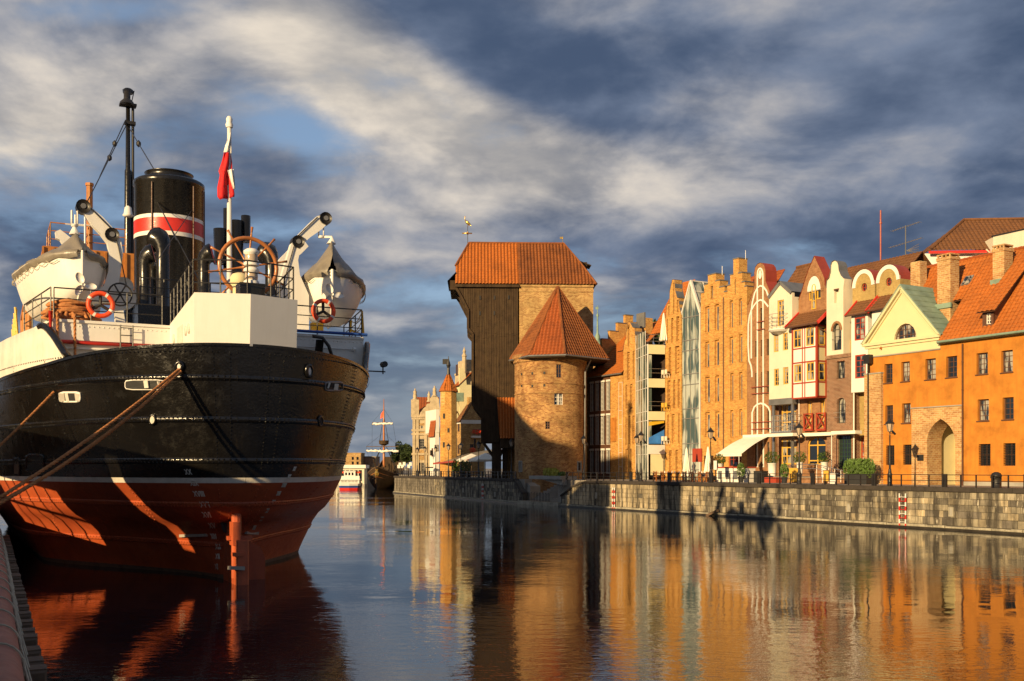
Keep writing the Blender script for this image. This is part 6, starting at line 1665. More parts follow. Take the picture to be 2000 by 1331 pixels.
# white narrow house
h = QHouse('white_narrow_house', 'narrow white house with steep red roof and glazed ground floor', 850, 7.4)
w = h.Z(275, 800)[0]; zt_ = h.Z(220, 730)[1]; zr = h.Z(240, 600)[1]
gable_house(h, w, 3.2, zt_, zr, 'plaster_white', 'tile_red'); side_windows(h, 3.2, (3.2, 6.4), 1)
ws = [h.hole(232, 900, 246, 960), h.hole(252, 900, 268, 960), h.hole(190, 950, 220, 1000)]
for w_ in ws: window(h.r, w_, -.04, 'wood_brown', 'glass_dark', 1, 2, .08)
a = h.Z(205, 570); mb = MB(); mb.box(.1, .7, -.1, 6, zt_ - 1, a[1]); mb.build('parapet', M['plaster_white'], h.r)
for (za, zb) in ((0, .4),):
    a, b = h.Z(165, 1110, -1.0), h.Z(220, 1100, -1.0); mb = MB(); mb.box(a[0], b[0], -1.0, 0, a[1] - .1, a[1] + .1); mb.build('canopy', M['iron'], h.r)
# carved gate at the end
h = QHouse.__new__(QHouse); h.f = Frame(*WP(806.5, 915, 182).xy, R(4), QZ); h.r = h.f.root('carved_gate_house', 'ornate sandstone and brick gate building with statues and red roof', 'building')
w = h.Z(275, 800)[0]; zt_ = h.Z(40, 640)[1]
pts_ = [(0, 0), (w, 0), (w, zt_), (0, zt_)]
ws = [h.hole(105, 725, 128, 748), h.hole(90, 845, 138, 940), h.hole(75, 1065, 105, 1170), h.hole(108, 1065, 138, 1170), h.hole(152, 1065, 180, 1170)]
mb = MB(); mb.wall(pts_, ws, 0, .3, .5); mb.box(.01, w, .5, 14, -.3, zt_ - .1); mb.build('wall', M['stone_carved'], h.r)
for w_ in ws: window(h.r, w_, .15, 'concrete', 'glass_dark', 3, 4, .08)
for y in (640, 655, 765, 800, 985):
    z = h.Z(40, y)[1]; mb = MB(); mb.box(-.25, w, -.25, .02, z - .2, z + .18); mb.build('cornice', M['stone_carved'], h.r)
for (y0, y1) in ((700, 720), (775, 795), (945, 975), (1000, 1040)):
    a, b = h.Z(78, y0), h.Z(190, y1); mb = MB(); mb.box(a[0], b[0], -.05, .02, b[1], a[1]); mb.build('brick_band', M['brick_old'], h.r)
for X in (40, 72, 150, 185):
    a = h.Z(X, 800); mb = MB(); mb.box(a[0] - .25, a[0] + .25, -.18, .02, 0, zt_); mb.build('pilaster', M['stone_carved'], h.r)
def statue(par, x, y, z0, z1, wd):
    mb = MB(); H_ = z1 - z0; mb.lathe([(wd, 0), (wd * .8, H_ * .12), (wd * .55, H_ * .2), (wd * .7, H_ * .35), (wd * .5, H_ * .55), (wd * .62, H_ * .72), (wd * .22, H_ * .82), (wd * .3, H_ * .9), (.02, H_)], (x, y, z0), 8); mb.build('statue', M['stone_carved'], par, True)
gl = [h.Z(*p_) for p_ in ((85, 638), (100, 600), (130, 560), (150, 545), (160, 520), (190, 515), (190, 470), (205, 450), (230, 440), (255, 450), (272, 475), (275, 515), (290, 640))]
mb = MB(); mb.prism([(p_[0], p_[1]) for p_ in gl], -.1, .6); mb.build('scroll_gable', M['stone_carved'], h.r)
a = h.Z(232, 440); statue(h.r, a[0], .2, a[1] - .2, h.Z(232, 350)[1], .55); a = h.Z(180, 470); statue(h.r, a[0], .2, a[1] - .6, h.Z(180, 400)[1], .45); a = h.Z(50, 640); mb = MB(); mb.box(a[0] - .7, a[0] + .7, -.1, 1.2, a[1], h.Z(50, 480)[1]); mb.build('corner_pier', M['stone_carved'], h.r); statue(h.r, a[0], .4, h.Z(50, 485)[1], h.Z(50, 372)[1], .55)
r0_, r1_ = h.Z(65, 620, 1), h.Z(165, 482, 5); mb = MB(); mb.tiles([(0, .5, r0_[1] - .6), (w, .5, r0_[1] - .6), (w, 7, r1_[1] + .6), (0, 7, r1_[1] + .6)], .5, .6, .06); mb.build('roof', M['tile_red'], h.r)
# restaurant awnings and things on the far promenade
def q2f(X, D): 
    o = q2(q2px(X, D), D); return Frame(o[0], o[1], A2, QZ)
f_ = q2f(905, 3.6); aw = f_.root('terrace_roof', 'long dark terrace roof with red edge before the brick band house', 'awning')
mb = MB(); mb.add([(-.2, 14, 2.0), (-.2, -7, 2.6), (4.6, -7, 4.3), (4.6, 14, 3.4)], ((0, 1, 2, 3),)); mb.build('roof_sheet', M['canvas_grey'], aw)
mb = MB(); mb.beam((-.2, 14, 1.95), (-.2, -7, 2.5), .1, .25); mb.beam((-.2, -7, 2.5), (4.6, -7, 4.2), .1, .2); mb.build('edge', M['wood_red'], aw)
for y in (-6.5, -1, 5, 11): mb = MB(); mb.box(-.1, 0, y, y + .1, 0, 2.3); mb.build('post', M['iron'], aw)
for i, (X, D, lab) in enumerate(((921, 4.5, 'cream square parasol open over the far terrace'), (948, 4.2, 'cream square parasol open beside the crane posts'))):
    f_ = q2f(X, D); u_ = f_.root('open_parasol', lab, 'parasol', 'open cream parasols')
    mb = MB(); mb.tube([(0, 0, 0), (0, 0, 3.3)], .04, 6); mb.build('pole', M['wood_timber'], u_)
    mb = MB(); mb.add([(-1.8, -1.8, 2.4), (1.8, -1.8, 2.4), (1.8, 1.8, 2.4), (-1.8, 1.8, 2.4), (0, 0, 3.3), (-1.8, -1.8, 2.15), (1.8, -1.8, 2.15), (1.8, 1.8, 2.15), (-1.8, 1.8, 2.15)], ((0, 1, 4), (1, 2, 4), (2, 3, 4), (3, 0, 4), (0, 1, 6, 5), (1, 2, 7, 6), (2, 3, 8, 7), (3, 0, 5, 8))); mb.build('canopy', M['canvas_white'], u_)
for i, X in enumerate((912, 918, 925, 931, 951, 957)):
    ch = copy_tree(c0); o = q2(q2px(X, 3.4), 3.4); ch.location = (o[0], o[1], QZ); ch.rotation_euler = (0, 0, A2 + i)
    ch['label'] = 'wooden cafe chair on the far terrace under the parasols'; ch['group'] = 'chairs on the far terrace'
for i, X in enumerate((888, 893, 904, 914)):
    f_ = q2f(X, 2.4); o = f_.root('tall_plant', 'tall cactus-like potted plant on the far terrace', 'plant', 'tall potted plants on the far terrace')
    mb = MB(); mb.lathe([(.3, 0), (.36, .6), (.3, .6)], n=10); mb.build('pot', M['rubber'], o)
    mb = MB(); leaves(mb, (0, 0, 1.5), (.4, .4, 1.0), 220, .14, 1.5); mb.build('leaves', M['foliage'], o)
# stall signs and poster lights towards the river bend
for i in range(7):
    X = 778 + i * 4.0 + rnd.uniform(-.8, .8); Y = 180 + rnd.uniform(0, 9); b_ = WP(X, 910 + rnd.uniform(-7, 9), Y)
    o = empty('stall_sign', (b_.x, b_.y, QZ), 'white square sign on a thin post among the stalls by the gate', 'sign', 'stall signs by the gate')
    mb = MB(); mb.box(-.04, .04, -.04, .04, 0, b_.z - QZ); mb.build('post', M['iron'], o)
    mb = MB(); mb.box(-.24, .24, -.06, .06, b_.z - QZ - .3, b_.z - QZ + .3); mb.build('panel', M['plaster_white'], o)
def tree(loc, label, hgt, rad, n, mat='foliage_dark', leaf=.22):
    t = empty('tree', loc, label, 'tree')
    mb = MB(); mb.tube([(0, 0, -.2), (.05, 0, hgt * .25), (-.05, .05, hgt * .5)], [.2 * rad / 2, .15 * rad / 2, .1 * rad / 2], 8)
    tips = []
    for k in range(7):
        t_ = 2 * math.pi * k / 7 + rnd.uniform(-.3, .3); e = (rad * .6 * math.cos(t_), rad * .6 * math.sin(t_), hgt * rnd.uniform(.55, .9)); tips.append(e)
        mb.tube([(0, 0, hgt * rnd.uniform(.28, .45)), (e[0] * .5, e[1] * .5, e[2] * .8), e], [.07 * rad / 2, .045 * rad / 2, .02], 5)
    mb.build('trunk', M['bark'], t)
    mb = MB()
    for e in tips + [(0, 0, hgt * .9), (0, 0, hgt * .65)]:
        for k in range(3): leaves(mb, (e[0] + rnd.uniform(-.3, .3) * rad, e[1] + rnd.uniform(-.3, .3) * rad, e[2] + rnd.uniform(-.12, .12) * hgt), (rad * rnd.uniform(.25, .42),) * 3, n, leaf)
    mb.build('crown', M[mat], t)
p_ = WP(782, 915, 205); tree((p_.x, p_.y, QZ), 'leafy dark green tree beyond the galleon at the river bend', 6.2, 1.9, 120)
p_ = WP(797, 915, 200); tree((p_.x, p_.y, QZ), 'small leafy tree half hidden by the carved gate', 5.5, 1.6, 120)
p_ = WP(1272, 915, 128); tree((p_.x, p_.y, QZ), 'green treetop showing above the orange roof behind the glass bay', 20.5, 2.6, 160, 'foliage', .3)
# far bank
fb_ = Frame(*WP(682, 915, 236).xy, 0, QZ)
h_ = fb_.root('far_brick_ruin', 'square brown brick building across the water behind the white boat', 'building')
w = fb_.L(705, 900)[0]; z1 = fb_.L(690, 886)[1]
hs = [rect((x, z1 - 1.5), (x + .5, z1 - .8)) for x in (.6, 1.7)] + [rect((x, z1 - 2.6), (x + .5, z1 - 1.9)) for x in (.6, 1.7)]
mb = MB(); mb.wall([(-1.5, 0), (w, 0), (w, z1), (-1.5, z1)], hs, 0, .3, 6); mb.build('wall', M['brick_old'], h_)
for q_ in hs: window(h_, q_, .15, 'wood_brown', 'glass_dark', 1, 1, .05)
mb = MB(); mb.box(-1.6, w + .1, -.1, 6, z1, z1 + .15); mb.build('cornice', M['brick_old'], h_)
fb_ = Frame(*WP(640, 915, 238).xy, 0, QZ); h_ = fb_.root('far_warehouses', 'low grey brick warehouse row on the far bank', 'building')
w = fb_.L(732, 900)[0]; z1 = fb_.L(715, 893)[1]; mb = MB(); mb.box(0, w, 2, 9, 0, z1); mb.build('wall', M['brick_brown'], h_); mb = MB(); mb.box(-.1, w + .1, 1.8, 9.2, z1, z1 + .2); mb.build('roof', M['zinc_metal'], h_)
fb_ = Frame(*WP(655, 915, 226).xy, 0, 0); h_ = fb_.root('floating_pavilion', 'long white floating pavilion with pale flat roof behind the boats', 'building')
w = fb_.L(712, 900)[0]; z1 = fb_.L(700, 915)[1]
mb = MB(); mb.box(0, w, 0, 5, -.5, .5); mb.build('pontoon', M['concrete'], h_); mb = MB(); mb.box(.1, w - .1, .2, 4.8, .5, z1); mb.build('wall', M['plaster_pale'], h_)
mb = MB(); mb.box(-.3, w + .3, -.3, 5.3, z1, z1 + .75); mb.build('roof', M['plaster_white'], h_)
for i in range(6): mb = MB(); x = .4 + (w - .8) * i / 6; mb.box(x, x + .7, .14, .198, 1.2, z1 - .4); mb.build('window', M['glass_dark'], h_)
fb_ = Frame(*WP(757, 915, 230).xy, 0, QZ); h_ = fb_.root('red_roof_kiosk', 'small white kiosk with red roof at the river bend', 'kiosk')
w = fb_.L(775, 900)[0]; ze, zr = fb_.L(760, 915)[1], fb_.L(760, 902)[1]
mb = MB(); mb.box(0, w, 0, 3, -.1, ze); mb.build('wall', M['plaster_white'], h_); mb = MB(); mb.tiles([(-.2, -.3, ze), (w + .2, -.3, ze), (w + .2, 1.6, zr), (-.2, 1.6, zr)], .4, .4, .04); mb.build('roof', M['tile_red'], h_)

# ================================================================ white river boat
YB = 190.0
fb_ = Frame(*WP(682, 915, YB).xy, R(6), 0); b_ = fb_.root('river_boat', 'small white passenger boat with blue stripe and red awnings', 'boat')
W_ = 42 / F * YB / 2
def bz(y): return CAMH + (HY - y) / F * YB
def hullring(z, k, l0, l1, n=9): return [(-W_ * k, l1, z), (-W_ * k, l0 + .8, z), (-W_ * k * .82, l0 + .15, z), (0, l0 - .15, z), (W_ * k * .82, l0 + .15, z), (W_ * k, l0 + .8, z), (W_ * k, l1, z)]
def loft(mb, rings):
    n = len(rings[0])
    for r_ in rings: mb.v += r_
    b0_ = len(mb.v) - n * len(rings)
    for i in range(len(rings) - 1):
        for k in range(n - 1): mb.f.append((b0_ + i * n + k, b0_ + i * n + k + 1, b0_ + (i + 1) * n + k + 1, b0_ + (i + 1) * n + k))
z0, z1, z2, z3 = -.3, .35, .75, 1.15
for nm, a, b, m_ in (('hull_bottom', z0, z1, 'red_paint'), ('blue_stripe', z1, z2, 'blue_paint'), ('hull', z2, z3, 'white_paint')):
    mb = MB(); loft(mb, [hullring(a, .9 + .1 * (a / z3), .2, 12), hullring(b, .9 + .1 * (b / z3), 0, 12)]); mb.build(nm, M[m_], b_)
mb = MB(); mb.box(-W_ * .92, W_ * .92, 1, 11, 1.1, 1.16); mb.build('deck', M['white_old'], b_)
zc1, zc2, zc3 = bz(938), bz(932), bz(921)
mb = MB(); mb.wall([(-W_ * .9, 1.15), (W_ * .9, 1.15), (W_ * .9, zc1), (-W_ * .9, zc1)], [rect((x, 1.35), (x + .55, 1.95)) for x in (-1.6, -.95, -.3, .35, 1.0)], .9, .12, .15); mb.box(-W_ * .9, W_ * .9, 1.05, 10, 1.16, zc1 + .02); mb.build('cabin', M['white_paint'], b_)
for x in (-1.6, -.95, -.3, .35, 1.0): window(b_, rect((x, 1.35), (x + .55, 1.95)), .96, 'white_paint', 'glass_dark', 1, 1, .05)
mb = MB(); mb.box(-W_ * .95, W_ * .95, .7, 10.3, zc1, zc1 + .12); mb.box(-W_ * .93, W_ * .93, .9, 1.0, zc1 + .12, zc1 + .75); mb.build('upper_deck', M['white_paint'], b_)
mb = MB(); hs = [rect((x, zc2 + .25), (x + .42, zc3 - .2)) for x in (-.85, -.25, .35)]
mb.wall([(-1.05, zc1), (1.05, zc1), (1.05, zc3), (-1.05, zc3)], hs, 1.6, .1, .1); mb.box(-1.05, 1.05, 1.7, 4, zc1, zc3); mb.build('wheelhouse', M['white_paint'], b_)
for q_ in hs: window(b_, q_, 1.64, 'white_paint', 'glass_dark', 1, 1, .04)
mb = MB(); mb.box(-1.15, 1.15, 1.45, 4.1, zc3, zc3 + .1); mb.build('wheelhouse_roof', M['white_paint'], b_)
for s in (-1, 1):
    mb = MB(); mb.box(s * 1.1, s * W_ * .95, 2, 9, zc3 - .35, zc3 - .05); mb.build('awning', M['buoy'], b_)
mb = MB(); mb.tube([(0, 2.5, zc3), (0, 2.5, zc3 + 1.2)], .03, 5); mb.build('mast', M['white_paint'], b_)

# ================================================================ pirate galleon
YG = 196.0
fg_ = Frame(*WP(737, 915, YG).xy, R(-3), 0); g_ = fg_.root('wooden_galleon', 'dark wooden sailing galleon moored bow-on with furled sails', 'ship')
def gz(y): return CAMH + (HY - y) / F * YG
def gx(X): return (X - 737) / F * YG
HW = 30 / F * YG
def gring(y, k, zt): 
    n = 8; return [(HW * k * math.sin(t), y, -.5 + (zt + .5) * (1 - math.cos(t) ** .7 if False else (abs(t) / (math.pi / 2)) ** 1.5)) for t in [-math.pi / 2 + math.pi * i / (2 * n) for i in range(2 * n + 1)]]
mb = MB(); st_ = [(-.6, .03, 4.3), (.2, .25, 4.0), (1.2, .5, 3.6), (2.6, .75, 3.2), (5, .95, 2.9), (9, 1.0, 2.9), (14, .95, 3.6), (17, .8, 5.2), (18, .75, 5.6)]
loft(mb, [gring(*s_) for s_ in st_]); mb.build('hull', M['wood_dark'], g_)
mb = MB(); mb.prism([(-HW * .75, .3), (HW * .75, .3), (HW * .7, 6.4), (-HW * .7, 6.4)], 17.6, 18.2); mb.build('stern_castle', M['wood_dark'], g_); mb = MB(); mb.prism([(-HW * .6, 2.5), (HW * .6, 2.5), (HW * .6, 4.2), (-HW * .6, 4.2)], 2.5, 3.2); mb.build('forecastle', M['wood_dark'], g_)
for s in (-1, 1):
    mb = MB(); mb.tube([(s * HW * k * 1.01, y, zt) for y, k, zt in st_], .12, 6); mb.build('gunwale', M['wood_timber'], g_)
    for zf in (.55, .75): mb = MB(); mb.tube([(s * HW * k * (.6 + .45 * zf), y, zt * zf) for y, k, zt in st_], .07, 5); mb.build('wale', M['ochre_paint'], g_)
mb = MB(); mb.tube([(0, 0, 3.4), (0, -4.2, 5.6)], [.16, .07], 6); mb.build('bowsprit', M['wood_timber'], g_)
mb = MB(); mb.lathe([(.3, 0), (.45, .5), (.2, .9), (.28, 1.2), (.02, 1.5)], (0, -.7, 2.6), 8); mb.build('figurehead', M['gold'], g_)
mb = MB(); mb.tube([(0, 7, 2), (0, 7, gz(880)), (0, 7, gz(820)), (0, 7, gz(775))], [.24, .22, .17, .06], 8); mb.build('main_mast', M['wood_wheel'], g_, True)
mb = MB(); mb.lathe([(.3, -.3), (.95, .0), (1.0, .7), (.92, .7), (.9, .05)], (0, 7, gz(866)), 12); mb.build('fighting_top', M['wood_dark'], g_)
for (yy, X0, X1, r_) in ((871, 702, 768, .12), (823, 714, 756, .1)):
    a = gz(yy); mb = MB(); mb.tube([(gx(X0), 6.6, a), (gx(X1), 6.6, a)], [r_ * .6, r_ * .6], 6); yd = mb.build('yard', M['wood_timber'], g_)
    mb = MB(); n = 26
    pts_ = [(gx(X0) + (gx(X1) - gx(X0)) * i / n, 6.55, a - (.75 if yy > 850 else .05) - rnd.uniform(.05, .28)) for i in range(n + 1)]
    mb.tube(pts_, [rnd.uniform(.14, .30) for _ in pts_], 7); mb.build('furled_sail', M['canvas_white'], yd, True)
mb = MB()
for s in (-1, 1):
    for k in range(5): mb.tube([(s * HW * .95, 6 + k * .8, 3.0), (s * .35, 7, gz(868))], .03, 4)
    for k in range(3): mb.tube([(s * .9, 7 + .2 * k, gz(862)), (s * .1, 7, gz(812))], .025, 4)
    for (yy, X) in ((871, 702 if s < 0 else 768), (823, 714 if s < 0 else 756)): mb.tube([(gx(X), 6.6, gz(yy)), (0, 7, gz(yy - 28))], .02, 4); mb.tube([(gx(X), 6.6, gz(yy)), (s * HW, 10, 3.2)], .02, 4)
    for j in range(7):
        z = 3.4 + j * .9; t = (z - 3) / (gz(868) - 3); mb.tube([(s * (HW * .95 * (1 - t) + .35 * t), 6 + t, z), (s * (HW * .95 * (1 - t) + .35 * t), 9.2 - 2.2 * t, z)], .02, 4)
mb.build('rigging', M['rubber'], g_)
for (x, y, zt, r_) in ((.4, 13, gz(895), .16), (-.5, 16, gz(905), .12)): mb = MB(); mb.tube([(x, y, 2), (x, y, zt)], r_, 6); mb.build('mizzen_mast', M['wood_dark'], g_)
mb = MB()
for i in range(34):
    x, y = rnd.uniform(-HW * .8, HW * .8), rnd.uniform(2, 15); zb_ = 3; h_ = rnd.uniform(.5, 2.4)
    mb.beam((x, y, zb_ - .5), (x + rnd.uniform(-.5, .5), y, zb_ + h_), rnd.uniform(.06, .35))
mb.build('deck_gear', M['wood_dark'], g_, kind='stuff')
mb = MB(); mb.add([(-.55, 6.9, gz(805)), (-.05, 6.9, gz(798)), (-.05, 6.9, gz(812)), (-.75, 7.0, gz(815))], ((0, 1, 2, 3),)); fl_ = mb.build('pennant', M['buoy'], g_)
# ================================================================ unseen near-bank buildings added to cast shade, outside the picture to the left
fn = Frame(-66, 63, R(-36), 1.95)
gr_ = fn.root('shade_granary', 'tall brick granary on the near bank outside the view', 'building')
gw_ = [rect((x, z), (x + 1.2, z + 1.8)) for x in (4, 9, 14, 19, 24, 28) for z in (3, 7.5, 12, 17)]
mb = MB(); mb.wall([(0, 0), (33, 0), (33, 24.2), (26, 24.4), (21, 28.5), (12, 33), (0, 25)], gw_, 0, .4, 9); mb.build('wall', M['brick_old'], gr_)  # outline shaped so its shadow falls on the round tower and far quay
for q_ in gw_: window(gr_, q_, .2, 'wood_brown', 'glass_dark', 2, 3)
# unseen timber shed wall, added to keep the sun off the lower hull
fn = Frame(*nq(-14, -5.0), R(27 + 90), 1.95)
sh_ = fn.root('shade_shed', 'long low timber shed on the near quay outside the view', 'shed')
def sy(Y): return (Y + 14) / math.cos(R(27))
SHT = 5.1
gaps = [rect((sy(33.0) + i * 1.05, 1.3), (sy(33.0) + i * 1.05 + .98, 2.2)) for i in range(6)] + [rect((sy(33.0) + i * 1.05, 2.28), (sy(33.0) + i * 1.05 + .98, 3.15)) for i in range(6)] + [rect((sy(27.6), 2.2), (sy(28.3), 4.9)), rect((sy(24.1), 1.3), (sy(24.75), 3.9))]  # openings placed to let sun patches through onto hull and rudder
mb = MB(); mb.wall([(0, 0), (sy(52), 0), (sy(52), SHT), (0, SHT)], gaps, 0, .12, .12); mb.build('wall', M['wood_timber'], sh_)
mb = MB(); mb.quad((0, -.2, SHT), (sy(27.5), -.2, SHT), (sy(27.5), .4, SHT + .1), (0, .4, SHT + .1)); mb.build('roof', M['zinc_metal'], sh_)
# ================================================================ the steamer
SA = R(27)
fsx = Frame(-9.73, 36.04, SA, 0.0)                # local x = starboard, y = forward, z up
ship = fsx.root('steam_ship', 'old black and red steamship moored stern-on with white upperworks and black funnel', 'ship')
def lerp_tab(tab, x):
    if x <= tab[0][0]: return tab[0][1]
    for (a, b), (c, d) in zip(tab, tab[1:]):
        if x <= c: return b + (d - b) * (x - a) / (c - a)
    return tab[-1][1]
S0 = [(-3, 1.25), (0, 1.05), (1.5, .95), (1.9, .55), (2.2, -.35), (2.5, -.85), (3.0, -1.25), (3.56, -1.6), (5.5, -2.05), (8.1, -2.4), (9.5, -2.45)]
def s0(z): return lerp_tab(S0, z)
def ell(t): return math.sqrt(max(0, 1 - (1 - min(max(t, 0), 1)) ** 2))
def smooth(t): t = min(max(t, 0), 1); return t * t * (3 - 2 * t)
def hb(s, z):
    tau = s - s0(z)
    if tau <= 0: return 0.0
    dk = 6.9 * ell(tau / 11); md = 6.8 * ell(tau / 18.5)
    wl = .2 * min(1, tau / .3) + 5.3 * smooth(tau / 12) + 1.0 * smooth((tau - 6) / 30)
    if z >= 7.6: b = dk
    elif z >= 3.56: b = md + (dk - md) * (z - 3.56) / 4.04
    elif z >= 0: b = wl + (md - wl) * (z / 3.56) ** 1.05
    else: b = wl
    b += 1.7 * smooth((s - 3) / 16) * min(1, max(0, z) / 3.5)
    if s > 42: b *= math.sqrt(max(0.0, 1 - ((s - 42) / 26.5) ** 2))
    return b
def ztop(s): return lerp_tab([(-2.5, 8.05), (0, 7.88), (3, 7.62), (6, 7.5), (15, 7.32), (40, 7.4), (68, 8.6)], s)
NT = 84
TAU = [66 * (i / NT) ** 2.3 for i in range(NT + 1)]
def hull_part(zl, name, mat, off=0.0):
    """zl: list of height functions of s (or constants)"""
    mb = MB(); n = len(zl)
    for side in (-1, 1):
        b0_ = len(mb.v)
        for t in TAU:
            for zf in zl:
                z = zf if not callable(zf) else None
                if z is None:
                    s = -2.0 + t
                    for _ in range(4): z = zf(s); s = s0(z) + t
                s = s0(z) + t
                mb.v.append((side * (hb(s, z) + off), s - off, z))
        for i in range(NT):
            for k in range(n - 1): mb.f.append((b0_ + i * n + k, b0_ + i * n + k + 1, b0_ + (i + 1) * n + k + 1, b0_ + (i + 1) * n + k))
    return mb.build(name, mat, ship, True)
def hullred():
    m, n, l, b = newmat('hull_red'); t = n.new('ShaderNodeTexCoord').outputs['Object']
    a = nnoise(n, l, t, .5, 6, .65); st = nnoise(n, l, t, 1.0, 5, .65, (3, 3, .5)); sp_ = nnoise(n, l, t, 9, 4, .7)
    col = nramp(n, l, a, [(.3, (.30, .050, .014)), (.55, (.40, .074, .018)), (.75, (.47, .098, .024))])
    col = nmix(n, l, nramp(n, l, st, [(.5, 0.0), (.75, .5)]), col, (.20, .034, .014))
    col = nmix(n, l, nramp(n, l, sp_, [(.62, 0.0), (.72, .6)]), col, (.06, .02, .014))
    l.new(col, b.inputs['Base Color']); l.new(nramp(n, l, sp_, [(.3, .42), (.7, .68)]), b.inputs['Roughness'])
    nbump(n, l, b, nnoise(n, l, t, 1.6, 5, .55), .5, .035); return m
def hullblack():
    m, n, l, b = newmat('hull_black'); t = n.new('ShaderNodeTexCoord').outputs['Object']
    a = nnoise(n, l, t, .45, 6, .62); st = nnoise(n, l, t, 1.0, 6, .7, (4.5, 4.5, .32)); sp_ = nnoise(n, l, t, 7, 5, .7); ru = nnoise(n, l, t, .9, 6, .7, (1.4, 1.4, .5))
    col = nramp(n, l, a, [(.3, (.0035, .003, .0028)), (.6, (.006, .0054, .0048)), (.8, (.013, .0105, .008))])
    col = nmix(n, l, nramp(n, l, st, [(.58, 0.0), (.80, .45)]), col, (.024, .018, .011))
    col = nmix(n, l, nramp(n, l, ru, [(.66, 0.0), (.76, .6)]), col, (.05, .022, .010))
    col = nmix(n, l, nramp(n, l, sp_, [(.70, 0.0), (.78, .4)]), col, (.06, .05, .034))
    l.new(col, b.inputs['Base Color']); l.new(nramp(n, l, nnoise(n, l, t, 2.2, 6, .7), [(.3, .10), (.5, .20), (.72, .40)]), b.inputs['Roughness'])
    b.inputs['Specular IOR Level'].default_value = .6
    ad = n.new('ShaderNodeMath'); ad.operation = 'MULTIPLY_ADD'; l.new(nnoise(n, l, t, 1.3, 4, .5), ad.inputs[0]); ad.inputs[1].default_value = 1.6; l.new(nnoise(n, l, t, 14, 4, .6), ad.inputs[2])
    nbump(n, l, b, ad.outputs[0], .5, .022); return m
M['hull_red'] = hullred(); M['hull_black'] = hullblack()
ZS = 3.50
hull_part([ZS + .18, 4.2, 5, 6, 7, ztop], 'hull_topside', M['hull_black'])
hull_part([ZS, ZS + .18], 'boot_stripe', M['white_old'], .004)
hull_part([-2.5, -1, -.05, .5, 1.0, 1.3, 1.5, 1.7, 1.9, 2.05, 2.2, 2.35, 2.5, 2.7, 3.0, 3.25, ZS], 'hull_bottom', M['hull_red'])
hull_part([-.12, .16], 'waterline_scum', M['wood_timber'], .012)
hull_part([lambda s: ztop(s) - .02, lambda s: ztop(s) + .07], 'rail_cap', M['hull_black'], .05)
mb = MB()                                         # deck inside the bulwark
prev = None
for t in TAU:
    s = -2.3 + t; b = max(0, hb(s, 7.6) - .12); cur = (b, s)
    if prev: mb.quad((-prev[0], prev[1], 6.95), (prev[0], prev[1], 6.95), (cur[0], cur[1], 6.95), (-cur[0], cur[1], 6.95))
    prev = cur
mb.build('deck', M['wood_timber'], ship)
# riveted seams: lap straps and rivet heads
def hull_pt(side, s, z, off):
    b = hb(s, z); e = .05
    n_ = Vector((side, -(hb(s + e, z) - hb(s - e, z)) / (2 * e) if s - e > s0(z) else -3.0, 0)).normalized()
    return Vector((side * b, s, z)) + n_ * off
for k, z in enumerate((6.98, 5.62, 4.25, 2.75, 1.25)):
    mb = MB()
    for side in (-1, 1):
        tl = [t for t in TAU if t < 40]; b0_ = len(mb.v)
        for t in tl:
            for (dz, of) in ((-.10, 0.0), (-.095, .022), (.095, .022), (.10, .0)):
                s = s0(z + dz) + t; mb.v.append(tuple(hull_pt(side, s, z + dz, of)))
        for i in range(len(tl) - 1):
            for j in range(3): mb.f.append((b0_ + i * 4 + j, b0_ + i * 4 + j + 1, b0_ + (i + 1) * 4 + j + 1, b0_ + (i + 1) * 4 + j))
    mb.build('seam_strap', M['hull_black' if z > 3.5 else 'hull_red'], ship, True)
def rivet(mb, p, n_, r=.038):
    a = n_.orthogonal().normalized(); b = n_.cross(a); m_ = len(mb.v)
    for k in range(5): t = 2 * math.pi * k / 5; mb.v.append(tuple(p + (a * math.cos(t) + b * math.sin(t)) * r))
    mb.v.append(tuple(p + n_ * r * .8))
    for k in range(5): mb.f.append((m_ + k, m_ + (k + 1) % 5, m_ + 5))
for top_, rows in (('hull_black', (7.82, 7.03, 6.93, 5.67, 5.57, 4.30, 4.20)), ('hull_red', (2.80, 2.70, 1.30, 1.20))):
    mb = MB()
    for z in rows:
        for side in (-1, 1):
            acc = 0; last = None; t = .02
            while t < 16:
                s = s0(z) + t; p = hull_pt(side, s, z, .024 if z < 7.5 else .0)
                if last is None or (p - last).length > .15:
                    rivet(mb, p, (p - hull_pt(side, s, z, -.5)).normalized()); last = p
                t += .015 + t * .004
    for side in (-1, 1):                          # vertical butts
        for t in (.05, .16, 2.6, 2.75, 5.5, 8.5):
            z = 4.0 if top_ == 'hull_black' else 1.4
            while z < (7.8 if top_ == 'hull_black' else 3.4):
                s = s0(z) + t; p = hull_pt(side, s, z, .0); rivet(mb, p, (p - hull_pt(side, s, z, -.5)).normalized()); z += .125
    mb.build('rivets', M[top_], ship, kind='stuff')
